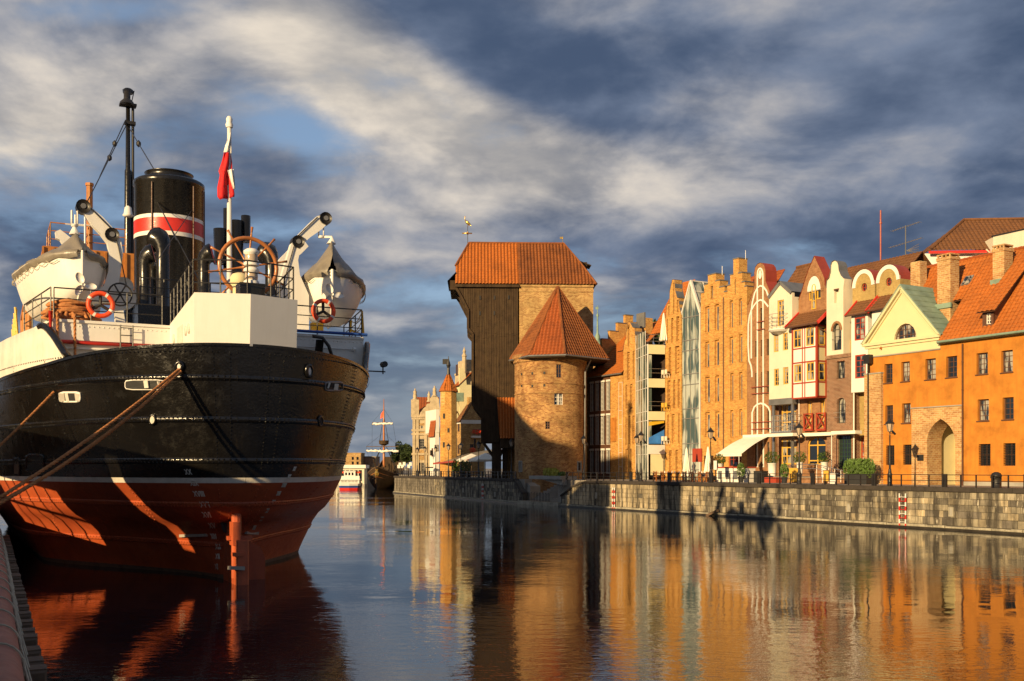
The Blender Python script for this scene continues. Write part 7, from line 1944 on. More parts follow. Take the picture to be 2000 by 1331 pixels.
# where a picture ray meets the hull
RI = Matrix.Rotation(-SA, 3, 'Z')
def hull_hit(X, Y, off=.02):
    for i in range(2600):
        d = 32 + i * .01
        w = WP(X, Y, d); l_ = RI @ (w - Vector((fsx.o.x, fsx.o.y, 0)))
        if l_.y > s0(l_.z) and abs(l_.x) < hb(l_.y, l_.z): 
            w = WP(X, Y, d - off); return RI @ (w - Vector((fsx.o.x, fsx.o.y, 0)))
    return None
M['mark_white'] = paint('mark_white', (.62, .58, .50), .6, .2)
def numeral(txt, X, Y, hgt, wd, slant, thick=.035):
    mb = MB(); x = X; n = 0
    adv = {'X': 1.0, 'V': 1.0, 'I': .42}
    def st(p_, q_):
        a, b = hull_hit(*p_), hull_hit(*q_)
        if a is not None and b is not None: mb.beam(a, b, thick, .012)
    for ch in txt:
        w = wd * adv[ch]; P_ = lambda u, v: (x + w * u + slant * (v - .5), Y + hgt * (v - .5))
        if ch == 'X': st(P_(.05, 0), P_(.85, 1)); st(P_(.85, 0), P_(.05, 1))
        elif ch == 'V': st(P_(.05, 0), P_(.45, 1)); st(P_(.85, 0), P_(.45, 1))
        else: st(P_(.4, 0), P_(.4, 1))
        x += w
    if mb.v: mb.build('draught_mark', M['mark_white'], ship)
marks = ['XX', 'XIX', 'XVIII', 'XVII', 'XVI', 'XV', 'XIV', 'XIII', 'XII', 'XI']
for tx, (X, Y) in zip(marks, ((361, 922), (371, 944), (378, 965), (391, 986), (396, 1006), (408, 1027), (412, 1048), (421, 1068), (421, 1087), (420, 1107))):
    numeral(tx, X, Y, 10.5, 6.6 if Y < 1030 else 4.6, 4 if Y < 1050 else 1.2)
for tx, (X, Y) in zip(marks[:8], ((573, 916), (562, 931), (551, 948), (541, 964), (531, 981), (520, 998), (508, 1014), (494, 1031))):
    numeral(tx, X, Y, 8, 2.4, -3.5, .028)
# rudder and its post
M['rudder_red'] = paint('rudder_red', (.42, .085, .028), .5, .25, 1.5, bump=.4, streak=.35, dirt=(.16, .03, .015))
mb = MB(); mb.cbox(-.22, .22, -1.15, 1.0, -2.0, 1.55, .05); mb.build('rudder', M['rudder_red'], ship)
mb = MB(); mb.box(-.30, -.05, -1.05, .2, 1.35, 2.15); mb.tube([(-.1, -.6, .2), (-.1, -.6, 2.5)], .17, 10); mb.box(-.42, .42, -.75, -.35, 1.52, 1.66); mb.box(-.34, .05, -1.22, -.9, 1.0, 1.12); mb.build('rudder_stock', M['rudder_red'], ship)
mb = MB(); mb.prism([(-.05, -2), (1.15, -2), (1.15, .75), (1.0, 1.15), (.6, 1.38), (.2, 1.15), (-.05, .7)], .45, .75); mb.build('balance_plate', M['hull_red'], ship)
for (X, Y, L) in ((352, 1047, 52), (480, 1041, 23)):
    a, b = hull_hit(X, Y, .07), hull_hit(X + L, Y - (1.5 if X < 400 else -1), .07)
    if a is not None and b is not None: mb = MB(); mb.beam(a, b, .1, .1); mb.build('anode', M['concrete'], ship)
mb = MB(); mb.beam((-.5, -1.17, .62), (.05, -1.22, .58), .12); mb.build('anode', M['concrete'], ship)
p = hull_hit(443, 1022)
if p is not None: mb = MB(); mb.lathe([(.0, 0), (.2, .02), (.26, .0)], (0, 0, 0), 12); o = mb.build('rudder_well', M['rubber'], ship); o.location = p; o.rotation_euler = (R(90), 0, 0); o.scale = (.8, 1.4, 1)
# openings in the black plating
def opening(X, Y, w, h, name, mat, rim='hull_black', sq=False, rimw=.045):
    pts_ = []; n = 18
    for i in range(n):
        t = 2 * math.pi * i / n; cx_, sy_ = math.cos(t), math.sin(t)
        if sq: cx_ = math.copysign(min(1, abs(cx_) * 1.25), cx_); sy_ = math.copysign(min(1, abs(sy_) * 1.25), sy_)
        p_ = hull_hit(X + cx_ * w, Y + sy_ * h, .03)
        if p_ is None: return
        pts_.append(p_)
    mb = MB(); mb.tube(pts_, rimw, 6, closed=True); o = mb.build(name, M[rim], ship, True)
    pts2 = [hull_hit(X + (math.copysign(min(1, abs(math.cos(2 * math.pi * i / n)) * (1.25 if sq else 1)), math.cos(2 * math.pi * i / n))) * w, Y + (math.copysign(min(1, abs(math.sin(2 * math.pi * i / n)) * (1.25 if sq else 1)), math.sin(2 * math.pi * i / n))) * h, .06) for i in range(n)]
    c_ = hull_hit(X, Y, .07); mb = MB(); mb.add([c_] + pts2, [(0, 1 + i, 1 + (i + 1) % n) for i in range(n)]); mb.build('opening', M[mat], o)
opening(350, 716, 6.5, 8.5, 'hawse_pipe', 'white_paint', rimw=.07); opening(604, 725, 5.5, 11, 'hawse_pipe', 'white_paint', rimw=.07)
opening(298, 820, 6, 9, 'porthole', 'white_old'); opening(626, 823, 4, 9, 'porthole', 'rubber')
opening(137, 776, 20, 9, 'fairlead', 'rubber', 'white_paint', True, .04); opening(283, 752, 38, 9, 'fairlead', 'rubber', 'white_paint', True, .03)
opening(652, 755, 17, 8, 'fairlead', 'rubber', 'zinc_metal', True, .04); opening(707, 780, 5, 9, 'fairlead', 'zinc_metal', 'hull_black', True, .03)
opening(69, 905, 17, 16, 'overboard_discharge', 'rubber', 'hull_black', True, .06); opening(33, 912, 6, 16, 'overboard_discharge', 'wood_timber', 'hull_black', True, .05)
for (X0_, Y0_, X1_, Y1_, w_b) in ((124, 784, 122, 769, .26), (133, 784, 130, 769, .12), (152, 783, 150, 769, .14), (287, 758, 285, 744, .16), (312, 756, 309, 745, .1), (641, 759, 644, 748, .14), (655, 762, 657, 750, .2)):
    a, b = hull_hit(X0_, Y0_, .10), hull_hit(X1_, Y1_, .10)
    if a is not None and b is not None: mb = MB(); mb.beam(a, b, w_b, .06); mb.build('fairlead_roller', M['white_old'], ship)
# white bulwark amidships with swept end
for side in (-1, 1):
    mb = MB(); n = 7; st_ = []
    s = 1.7
    while s < 34: st_.append(s); s += .25 if s < 6 else 1.0
    def btop(s): return ztop(s) + 1.42 * (smooth((s - 1.7) / 1.9) ** .6 if s < 3.6 else 1)
    for s in st_:
        for zf in (0, .5, 1):
            z = ztop(s) + .06 + (btop(s) - ztop(s)) * zf
            mb.v.append((side * (hb(s, 7.6) + .01), s, z))
        for zf in (1, .5, 0):
            z = ztop(s) + .06 + (btop(s) - ztop(s)) * zf; mb.v.append((side * (hb(s, 7.6) - .12), s + .02, z))
    for i in range(len(st_) - 1):
        for k in range(5): mb.f.append((i * 6 + k, i * 6 + k + 1, (i + 1) * 6 + k + 1, (i + 1) * 6 + k))
    mb.build('bulwark', M['white_old'], ship, True)
    mb = MB(); mb.tube([(side * (hb(s, 7.6) - .05), s, btop(s) + .06) for s in st_ if s < 3.7] + [(side * (hb(3.7, 7.6) - .05), 3.7, btop(3.7) + .05)], .13, 6); mb.build('bulwark_edge', M['hull_black'], ship, True)
# deckhouse across the stern
SW = 3.15; ZD = 9.2
w0 = fsx.Z('zf', 648, 1270, SW); 
dr = [fsx.L(268, 676, SW), fsx.L(309, 700, SW)]
door = [(dr[0][0], 7.0), (dr[1][0], 7.0), (dr[1][0], dr[0][1]), (dr[0][0], dr[0][1])]
B0 = 5.78
mb = MB(); mb.wall([(-B0, 6.95), (B0, 6.95), (B0, ZD), (-B0, ZD)], [door], SW, .3, .3); mb.box(-B0, B0, SW + .9, SW + 1.0, 6.95, ZD - .02); mb.build('aft_wall', M['white_paint'], ship)
mb = MB(); mb.box(door[0][0], door[1][0], SW + .28, SW + .3, 7.0, door[2][1]); mb.build('doorway', M['rubber'], ship)
mb = MB(); mb.slab([(-B0, SW - .05), (B0, SW - .05), (6.7, 9), (6.7, 30), (-6.7, 30), (-6.7, 9)], ZD, ZD + .1); mb.build('boat_deck', M['white_paint'], ship)
mb = MB()
for i in range(70): rivet(mb, Vector((-B0 + .1 + (2 * B0 - .2) * i / 69, SW - .005, ZD - .12)), Vector((0, -1, 0)), .03)
mb.build('rivets', M['white_paint'], ship, kind='stuff')
def at(k, x, y, s): a = fsx.Z(k, x, y, s); return Vector((a[0], s, a[1]))
p0, p1 = at('zh', 365, 97, SW - .12), at('zh', 1140, 82, SW - .12)
mb = MB(); mb.tube([(p0.x, SW - .12, ZD + .35), (p0.x, SW - .12, p0.z), (p1.x, SW - .12, p0.z)], .075, 10); mb.build('red_pipe', M['red_paint'], ship, True)
mb = MB(); mb.tube([(p0.x + .2, SW - .08, p0.z - .22), (p1.x + .3, SW - .08, p0.z - .22)], .04, 6); mb.build('white_pipe', M['white_paint'], ship)
a = at('zb', 548, 1100, SW - .1); b = at('zb', 880, 1120, SW - .1); mb = MB(); mb.tube([(a.x - .6, SW - .1, a.z), (b.x, SW - .1, a.z)], .06, 8); mb.build('blue_pipe', M['blue_paint'], ship)
a = at('zb', 548, 1170, SW - .1); b = at('zb', 810, 1190, SW - .1); mb = MB(); mb.tube([(a.x, SW - .1, b.z), (b.x, SW - .1, b.z)], .03, 6); mb.tube([(b.x, SW - .15, b.z), (b.x + .12, SW - .15, b.z)], .08, 8); mb.build('white_pipe', M['white_paint'], ship)
c = at('zb', 665, 1190, SW - .6); mb = MB(); mb.tube([c + Vector((-.4, 0, .5)), c + Vector((0, 0, .45)), c + Vector((.25, 0, .15)), c + Vector((.5, 0, -.6))], .07, 8); mb.tube([c + Vector((-.1, 0, .35)), c + Vector((-.2, 0, -.6))], .16, 8); mb.build('winch_brake', M['iron'], ship, True)
# ladder on the aft wall
lx0, lx1 = at('zh', 870, 100, SW - .2).x, at('zh', 960, 100, SW - .2).x
mb = MB()
for x in (lx0, lx1): mb.tube([(x, SW - .2, 6.95), (x, SW - .2, ZD + .0)], .025, 6)
for i in range(8): mb.tube([(lx0, SW - .2, 7.2 + i * .27), (lx1, SW - .2, 7.2 + i * .27)], .018, 5)
mb.build('ladder', M['iron'], ship)
# ---------------------------------------------------------------- stern house
w_ = 1.72; zt_ = 9.78
pl_ = [(0, -2.36), (w_, -1.82), (w_ + .02, SW), (-w_ - .02, SW), (-w_, -1.82)]
zb_ = 7.55
mb = MB(); n = 5
vs = [(x, y + (.14 if y < 0 else 0), 7.98 if y < 0 else zb_) for x, y in pl_] + [(x, y, zt_ if y < 0 else 9.35) for x, y in pl_]
mb.add(vs, [(i, (i + 1) % 5, 5 + (i + 1) % 5, 5 + i) for i in range(5)] + [(5, 6, 9), (6, 7, 8, 9)]); mb.build('stern_house', M['white_paint'], ship)
mb = MB(); mb.box(-w_ - .03, -w_ + .2, .35, 1.5, 7.4, 9.0); mb.build('house_doorway', M['white_old'], ship)
for y in (-.9, -.3, 2.2): mb = MB(); mb.lathe([(.17, 0), (.17, .05), (.13, .06)], (0, 0, 0), 14); o = mb.build('porthole', M['white_old'], ship); o.location = (-w_ - .0, y, 8.7); o.rotation_euler = (0, R(-90), 0)
def rail(pts_, h, n_bars, name='railing', mat='iron', r=.027, seg=1.1):
    mb = MB()
    for k in range(n_bars): 
        z = h * (k + 1) / n_bars; mb.tube([Vector(p_) + Vector((0, 0, z)) for p_ in pts_], r * (1 if k == n_bars - 1 else .75), 6)
    for a, b in zip(pts_, pts_[1:]):
        a, b = Vector(a), Vector(b); n = max(1, round((b - a).length / seg))
        for i in range(n + 1): p_ = a.lerp(b, i / n); mb.tube([p_, p_ + Vector((0, 0, h))], r, 6)
    return mb.build(name, M[mat], ship)
rail([(-w_, 3.1, 9.35), (-w_, -1.6, 9.75), (-.05, -2.1, 9.78), (w_ - .1, -1.65, 9.78), (w_ - .05, 1.0, 9.6)], 1.15, 3, seg=.75)
rail([(-B0 + .1, SW + .1, ZD + .1), (-2.0, SW + .1, ZD + .1)], 1.12, 3, seg=1.3)
rail([(2.05, SW + .1, ZD + .1), (B0 - .05, SW + .1, ZD + .1), (6.5, 8, ZD + .1)], 1.12, 3, seg=1.5)
rail([(-B0, SW + .1, ZD + .1), (-6.5, 8, ZD + .1)], 1.12, 3, seg=1.5)
# flagstaff
p = at('f', 448, 575, 1.04); zt2 = fsx.L(448, 228, 1.04)[1]
mb = MB(); mb.tube([(p.x, 1.04, 9.5), (p.x, 1.04, zt2 - .4)], [.10, .075], 10); mb.lathe([(.12, 0), (.14, .1), (.1, .2), (.12, .3), (.07, .4)], (p.x, 1.04, zt2 - .4), 10); mb.build('flagstaff', M['white_paint'], ship, True)
# steering wheel on its stand
c = at('f', 485, 521, .6); Rw = 1.02
mb = MB(); mb.tube([c + Vector((Rw * math.cos(t), 0, Rw * math.sin(t))) for t in [2 * math.pi * i / 36 for i in range(36)]], .075, 8, closed=True); sw_ = mb.build('steering_wheel', M['wood_wheel'], ship, True)
for k in range(10):
    t = 2 * math.pi * (k + .35) / 10; d = Vector((math.cos(t), 0, math.sin(t)))
    mb = MB(); mb.tube([c + d * .1, c + d * .5, c + d * (Rw + .08), c + d * (Rw + .2), c + d * (Rw + .42)], [.045, .03, .04, .03, .05], 7); mb.build('spoke', M['wood_wheel'], sw_, True)
mb = MB(); mb.tube([c + Vector((0, -.15, 0)), c + Vector((0, .35, 0))], .17, 12); mb.tube([c + Vector((0, .3, .1)), (c.x, .9, 9.4)], .14, 8); mb.build('wheel_hub', M['wood_wheel'], sw_, True)
# binnacle and stern lights
a = at('f', 468, 545, .0); mb = MB(); mb.lathe([(.3, 0), (.26, .15), (.24, .75), (.33, .85), (.33, 1.05), (.26, 1.18), (.1, 1.24)], (a.x, .0, 9.65), 16); mb.build('binnacle', M['plaster_cream'], ship, True)
a = at('f', 491, 545, -1.0)
for z in (10.35, 10.98):
    mb = MB(); mb.lathe([(.26, 0), (.27, .08), (.21, .12), (.21, .38), (.27, .42), (.27, .5), (.16, .58), (.05, .6)], (a.x, -1.0, z), 14); o = mb.build('stern_light', M['white_paint'], ship, True)
    mb = MB(); mb.lathe([(.215, .13), (.225, .25), (.215, .37)], (a.x, -1.0, z), 14, cap=False); mb.build('lens', M['lamp_glass'], o, True)
mb = MB(); mb.box(a.x - .45, a.x + .4, -1.3, -.6, 9.75, 10.34); mb.build('light_box', M['black_paint'], ship)
# ventilator cowls
def cowl(X, ybot, ytop, s, r, face=-1, mouth='red_paint', turn=0.0):
    a = at('f', X, ybot, s); zt_ = fsx.L(X, ytop, s)[1]
    mb = MB(); d = Vector((math.sin(turn), -math.cos(turn), 0)) * (1 if face < 0 else -1)
    c = Vector((a.x, s, 0)); R_ = r * 1.5
    pts_ = [c + Vector((0, 0, min(a.z, 9.3))), c + Vector((0, 0, zt_ - R_ * 1.6))] + [c + Vector((0, 0, zt_ - R_ * 1.6)) + Vector((0, 0, 1)) * R_ * math.sin(t) * 1.0 + d * R_ * (1 - math.cos(t)) * .75 for t in (.4, .8, 1.2, 1.57)]
    mb.tube(pts_, [r * .8, r * .8, r * .95, r * 1.15, r * 1.4, r * 1.55], 14); mb.lathe([(r * .95, 0), (r * .95, .12), (r * .8, .14)], c + Vector((0, 0, 9.5)), 14)
    o = mb.build('ventilator_cowl', M['black_paint'], ship, True)
    e = pts_[-1]; dr_ = (pts_[-1] - pts_[-2]).normalized(); u = dr_.orthogonal().normalized(); v = dr_.cross(u); n = 14
    mb = MB(); mb.add([e + dr_ * .02 + (u * math.cos(2 * math.pi * i / n) + v * math.sin(2 * math.pi * i / n)) * r * 1.42 for i in range(n)], [tuple(range(n))]); mb.build('cowl_mouth', M[mouth], o)
cowl(318, 640, 452, 11.0, .36, 1, turn=.5); cowl(283, 640, 484, 9.0, .30, -1, turn=1.35); cowl(398, 560, 484, 3.6, .27, 1, turn=-1.9); cowl(530, 560, 480, 2.6, .29, 1, turn=.4); cowl(254, 640, 560, 9.5, .24, -1, turn=-1.2); cowl(300, 640, 500, 12.0, .30, -1, turn=1.0)
# galley stack: twin pipes with cross arms
a = at('f', 462, 560, 6.0); z1 = fsx.L(462, 430, 6.0)[1]; zz = lambda y: fsx.L(462, y, 6.0)[1]
mb = MB(); mb.tube([(a.x, 6, 9.2), (a.x, 6, zz(432))], .28, 12); x2, x3 = at('f', 480, 450, 6.0).x, at('f', 443, 450, 6.0).x
mb.tube([(x2, 6, zz(472)), (x2, 6, zz(420))], .19, 10); mb.tube([(x3, 6, zz(530)), (x3, 6, zz(410))], .14, 10); mb.tube([(x3, 6, zz(445)), (x2, 6, zz(438))], .15, 8); mb.tube([(x3 - .25, 5.9, zz(520)), (x3 - .3, 5.9, zz(452))], .26, 12); mb.build('galley_stack', M['black_paint'], ship, True)
# skylight hood beside the wheel
mb = MB(); a = at('f', 528, 560, 1.5); mb.lathe([(.85, 0), (.85, .45), (.6, .8), (.2, .95)], (a.x, 1.5, 9.5), 14); mb.build('capstan_hood', M['black_paint'], ship, True)
# ---------------------------------------------------------------- funnel
FS = 15.0; a0 = fsx.L(262, 400, FS); a1 = fsx.L(397, 400, FS); fcx = (a0[0] + a1[0]) / 2; fr_ = (a1[0] - a0[0]) / 2
fz = lambda y: fsx.L(330, y, FS - fr_ * .5)[1]
def seg(name, y0, y1, mat, dr_=0.0, par=None, prof=None):
    mb = MB(); mb.lathe(prof or [(fr_ + dr_, fz(y0)), (fr_ + dr_, fz(y1))], (fcx, FS, 0), 40, cap=False); return mb.build(name, M[mat], par or ship, True)
fun = seg('funnel', 0, 0, 'black_paint', prof=[(fr_ * 1.02, 9.2), (fr_, fz(640)), (fr_, fz(362)), (fr_ * 1.03, fz(360)), (fr_ * 1.03, fz(352)), (fr_ * .97, fz(349)), (fr_ * .7, fz(348)), (fr_ * .68, fz(334)), (fr_ * .71, fz(333)), (fr_ * .62, fz(334)), (fr_ * .6, fz(380))])
seg('white_band', 432, 425, 'white_paint', .012, fun); seg('red_band', 458, 432, 'red_paint', .014, fun); seg('white_band', 466, 458, 'white_paint', .012, fun)
mb = MB()
for t in (-2.2, -1.0, -.4): mb.tube([(fcx + (fr_ + .06) * math.cos(t), FS + (fr_ + .06) * math.sin(t), 9.2), (fcx + (fr_ + .06) * math.cos(t), FS + (fr_ + .06) * math.sin(t), fz(365))], .035, 6)
mb.build('steam_pipe', M['wood_brown'], fun)
mb = MB()
for (X, Y, s1, X2, Y2) in ((308, 396, FS - fr_ * .9, 395, 560), (308, 396, FS - fr_ * .9, 345, 470), (375, 410, FS - fr_ * .8, 300, 520)):
    p_, q_ = at('f', X, Y, s1), at('f', X2, Y2, 6.5); mb.tube([p_, q_], .02, 5)
mb.build('guy_wires', M['iron'], ship)
# boiler casing
mb = MB(); mb.box(-2.4, 2.4, 7, 21, 9.25, 10.6); mb.box(-3.2, 3.2, 10, 20, 9.26, 9.9); mb.build('casing', M['black_paint'], ship)
rail([(-2.3, 7.1, 10.6), (2.3, 7.1, 10.6)], 1.1, 3, seg=.9)
# ---------------------------------------------------------------- mast and midships
MS = 31.5; m0 = fsx.L(250, 600, MS); mz = lambda y: fsx.L(250, y, MS)[1]
mb = MB(); mb.tube([(m0[0], MS, 7), (m0[0], MS, mz(440)), (m0[0], MS, mz(335)), (m0[0], MS, mz(330)), (m0[0], MS, mz(180))], [.24, .22, .20, .15, .12], 12); mb.lathe([(.3, -.1), (.33, .1), (.2, .2)], (m0[0], MS, mz(180)), 10); mb.build('mast', M['black_paint'], ship, True)
x2 = fsx.L(259.5, 400, MS)[0]
mb = MB(); mb.tube([(x2, MS, 9), (x2, MS, mz(207))], .085, 8); mb.build('mast_ladder_pole', M['iron'], ship)
mb = MB(); mb.box(m0[0] - .5, x2 + .2, MS - .3, MS + .3, mz(208), mz(204)); mb.build('crosstree', M['iron'], ship); mb = MB(); mb.lathe([(.45, 0), (.4, .15), (.2, .35), (.2, .8)], (m0[0] - .1, MS - .4, mz(209)), 10); mb.build('mast_lamp', M['iron'], ship, True); mb = MB(); mb.box(m0[0] - .2, x2 + .15, MS - .2, MS + .2, mz(244), mz(238)); mb.build('crosstree', M['iron'], ship)
mb = MB(); mb.lathe([(.05, .6), (.2, .5), (.26, .1), (.34, 0), (.2, -.1)], (m0[0] - .05, MS - .5, mz(425)), 12); mb.build('ship_bell', M['white_paint'], ship, True)
mb = MB()
for (X, Y, X2, Y2, s2) in ((248, 242, 165, 405, 22), (252, 250, 300, 330, 16), (245, 235, 195, 345, 24), (256, 205, 262, 178, MS)):
    p_, q_ = at('f', X, Y, MS), at('f', X2, Y2, s2); mb.tube([p_, q_], .03, 5)
    if s2 < MS: c = p_.lerp(q_, .45); mb.lathe([(.02, -.2), (.13, -.08), (.13, .08), (.02, .2)], c, 8)
mb.build('stays', M['iron'], ship)
# ochre bridge deck behind the port boat
BS = 24.0
a, b = fsx.L(84, 480, BS), fsx.L(246, 520, BS)
mb = MB(); mb.box(a[0], b[0] + .5, BS, BS + 5, b[1] - 1.5, a[1]); mb.build('bridge_wing', M['ochre_paint'], ship)
for i in range(9): x = a[0] + (b[0] - a[0]) * i / 8; mb = MB(); mb.box(x - .05, x + .05, BS - .1, BS - .002, b[1] - 1.4, a[1] - .05); mb.build('stiffener', M['ochre_paint'], ship)
x0_, x1_ = fsx.L(99, 480, BS)[0], fsx.L(246, 480, BS)[0]; zr_ = fsx.L(99, 433, BS)[1]
rail([(x0_, BS + 4, a[1]), (x0_, BS + .2, a[1]), (x1_, BS + .2, a[1])], zr_ - a[1], 3, 'bridge_rail', 'ochre_paint', .035, 2.0)
x = fsx.L(178, 480, BS)[0]; mb = MB(); mb.tube([(x, BS + 1, 8), (x, BS + 1, fsx.L(178, 355, BS)[1])], .17, 8); mb.lathe([(.22, 0), (.22, .15)], (x, BS + 1, fsx.L(178, 355, BS)[1]), 8); mb.build('samson_post', M['ochre_paint'], ship)
mb = MB()
for X in (147, 166): x = fsx.L(X, 480, BS)[0]; mb.tube([(x, BS, a[1]), (x, BS, fsx.L(X, 420, BS)[1])], .05, 6); mb.tube([(x - .5, BS, fsx.L(X, 440, BS)[1]), (x + .5, BS, fsx.L(X, 440, BS)[1])], .035, 5)
mb.build('signal_posts', M['white_paint'], ship)
# yellow gangway rails at the port side
for (X, s) in ((38, 10), (52, 9), (72, 8.2)):
    pass
mb = MB(); b_ = -6.75
for s in (6.5, 8.0, 9.5, 11, 12.5): mb.tube([(b_, s, ztop(s) + 1.3), (b_ - .1, s, ztop(s) + 2.6)], .05, 6)
for dz in (1.9, 2.5): mb.tube([(b_ - .05, s, ztop(s) + dz - .12 * math.sin((s - 6.5) / 1.5 * math.pi) ** 2) for s in [6.5 + .25 * i for i in range(25)]], .025, 5)
mb.build('yellow_rail', M['yellow_paint'], ship)
mb = MB()
for s in (9, 12, 15, 18): mb.tube([(-6.3, s, 8.5), (-6.3, s, 11.2)], .11, 8)
mb.beam((-6.3, 9, 11.2), (-6.3, 18, 11.2), .2); mb.build('derrick_frame', M['ochre_paint'], ship)
mb = MB()
for (X, Y, X2, Y2) in ((796, 1095, 850, 1118), (855, 1005, 862, 1112), (803, 1050, 800, 1110)):
    p_, q_ = at('zb', X, Y, 7.5), at('zb', X2, Y2, 7.5); mb.tube([p_, q_], .05, 6)
for k in range(2): mb.tube([at('zb', 805 + (855 - 805) * i / 8, 1055 - 45 * i / 8 + 25 * math.sin(math.pi * i / 8) + k * 40, 7.5) for i in range(9)], .02, 5)
mb.build('yellow_rail', M['yellow_paint'], ship)
mb = MB(); a, b = at('zb', 615, 1060, 5.5), at('zb', 670, 1110, 5.5); mb.box(a.x, b.x, 5.5, 5.8, b.z, a.z); mb.build('battery_box', M['yellow_paint'], ship)
p = at('zi', 1410, 315, 4.0); mb = MB(); mb.tube([(p.x - .1, 4, p.z), (p.x + .7, 4, p.z)], .03, 6); mb.tube([(p.x + .62, 3.8, p.z + .3), (p.x + .62, 4.1, p.z + .3)], .13, 8); mb.tube([(p.x + .6, 4, p.z - .1), (p.x + .6, 4, p.z + .3)], .03, 5); mb.build('floodlight', M['iron'], ship)
# ---------------------------------------------------------------- davits
DL, DR = 4.9, 4.9
lp = [(640, 95), (690, 72), (740, 110), (860, 210), (965, 325), (1030, 430), (1046, 560), (1030, 700), (1006, 830), (1070, 830), (1112, 860), (1095, 935), (1040, 1000), (1075, 1240), (985, 1240), (960, 1000), (800, 1000), (640, 1000), (700, 940), (790, 900), (870, 850), (910, 720), (922, 560), (902, 450), (840, 365), (760, 285), (690, 180), (650, 160)]
rp = [(640, 548), (680, 540), (702, 572), (662, 612), (604, 652), (562, 692), (548, 760), (556, 830), (600, 930), (600, 1095), (470, 1095), (455, 960), (455, 900), (470, 830), (498, 740), (515, 682), (556, 630), (610, 575)]
def davit(k, poly, s, name='davit'):
    P_ = [fsx.Z(k, x, y, s) for x, y in poly]
    mb = MB(); mb.prism(P_, s, s + .34); o = mb.build(name, M['white_paint'], ship); return o, P_
for k, poly, s, wheels in (('zl', lp, DL, ((678, 112), (945, 375))), ('zb', rp, DR, ((680, 560), (548, 672)))):
    o, P_ = davit(k, poly, s)
    for (x, y) in wheels:
        a = fsx.Z(k, x, y, s); mb = MB(); mb.tube([(a[0], s - .08, a[1]), (a[0], s + .36, a[1])], .26, 14); w_o = mb.build('sheave', M['iron'], o, True)
        mb = MB(); mb.tube([(a[0], s - .11, a[1]), (a[0], s - .07, a[1])], .1, 10); mb.build('sheave_pin', M['zinc_metal'], o)
    c2 = o.copy(); COL.objects.link(c2); c2.location = (-.55 if k == 'zl' else .55, 5.2, 0); c2.parent = ship
    mb = MB()
    if k == 'zl': l_ = [(700, 85), (960, 345), (1000, 480), (1080, 860)]
    else: l_ = [(640, 555), (540, 650), (500, 790), (470, 900)]
    mb.tube([(fsx.Z(k, x, y, s)[0], s - .04, fsx.Z(k, x, y, s)[1]) for x, y in l_], .022, 5); mb.build('davit_wire', M['iron'], o)
a = at('zl', 1020, 930, DL - .3)
mb = MB(); mb.tube([a + Vector((.42 * math.cos(t), 0, .42 * math.sin(t))) for t in [2 * math.pi * i / 20 for i in range(20)]], .035, 6, closed=True)
for k in range(3): t = math.pi * k / 3; mb.tube([a + Vector((.42 * math.cos(t), 0, .42 * math.sin(t))), a - Vector((.42 * math.cos(t), 0, .42 * math.sin(t)))], .03, 5)
mb.build('brake_wheel', M['iron'], ship)
mb = MB(); b = at('zl', 1065, 960, DL + .1); mb.tube([b, b + Vector((0, .5, 0))], .42, 16); mb.tube([at('zl', 1050, 860, DL + .2), at('zl', 1050, 860, DL + .6)], .38, 16); mb.build('davit_winch', M['white_paint'], ship, True)
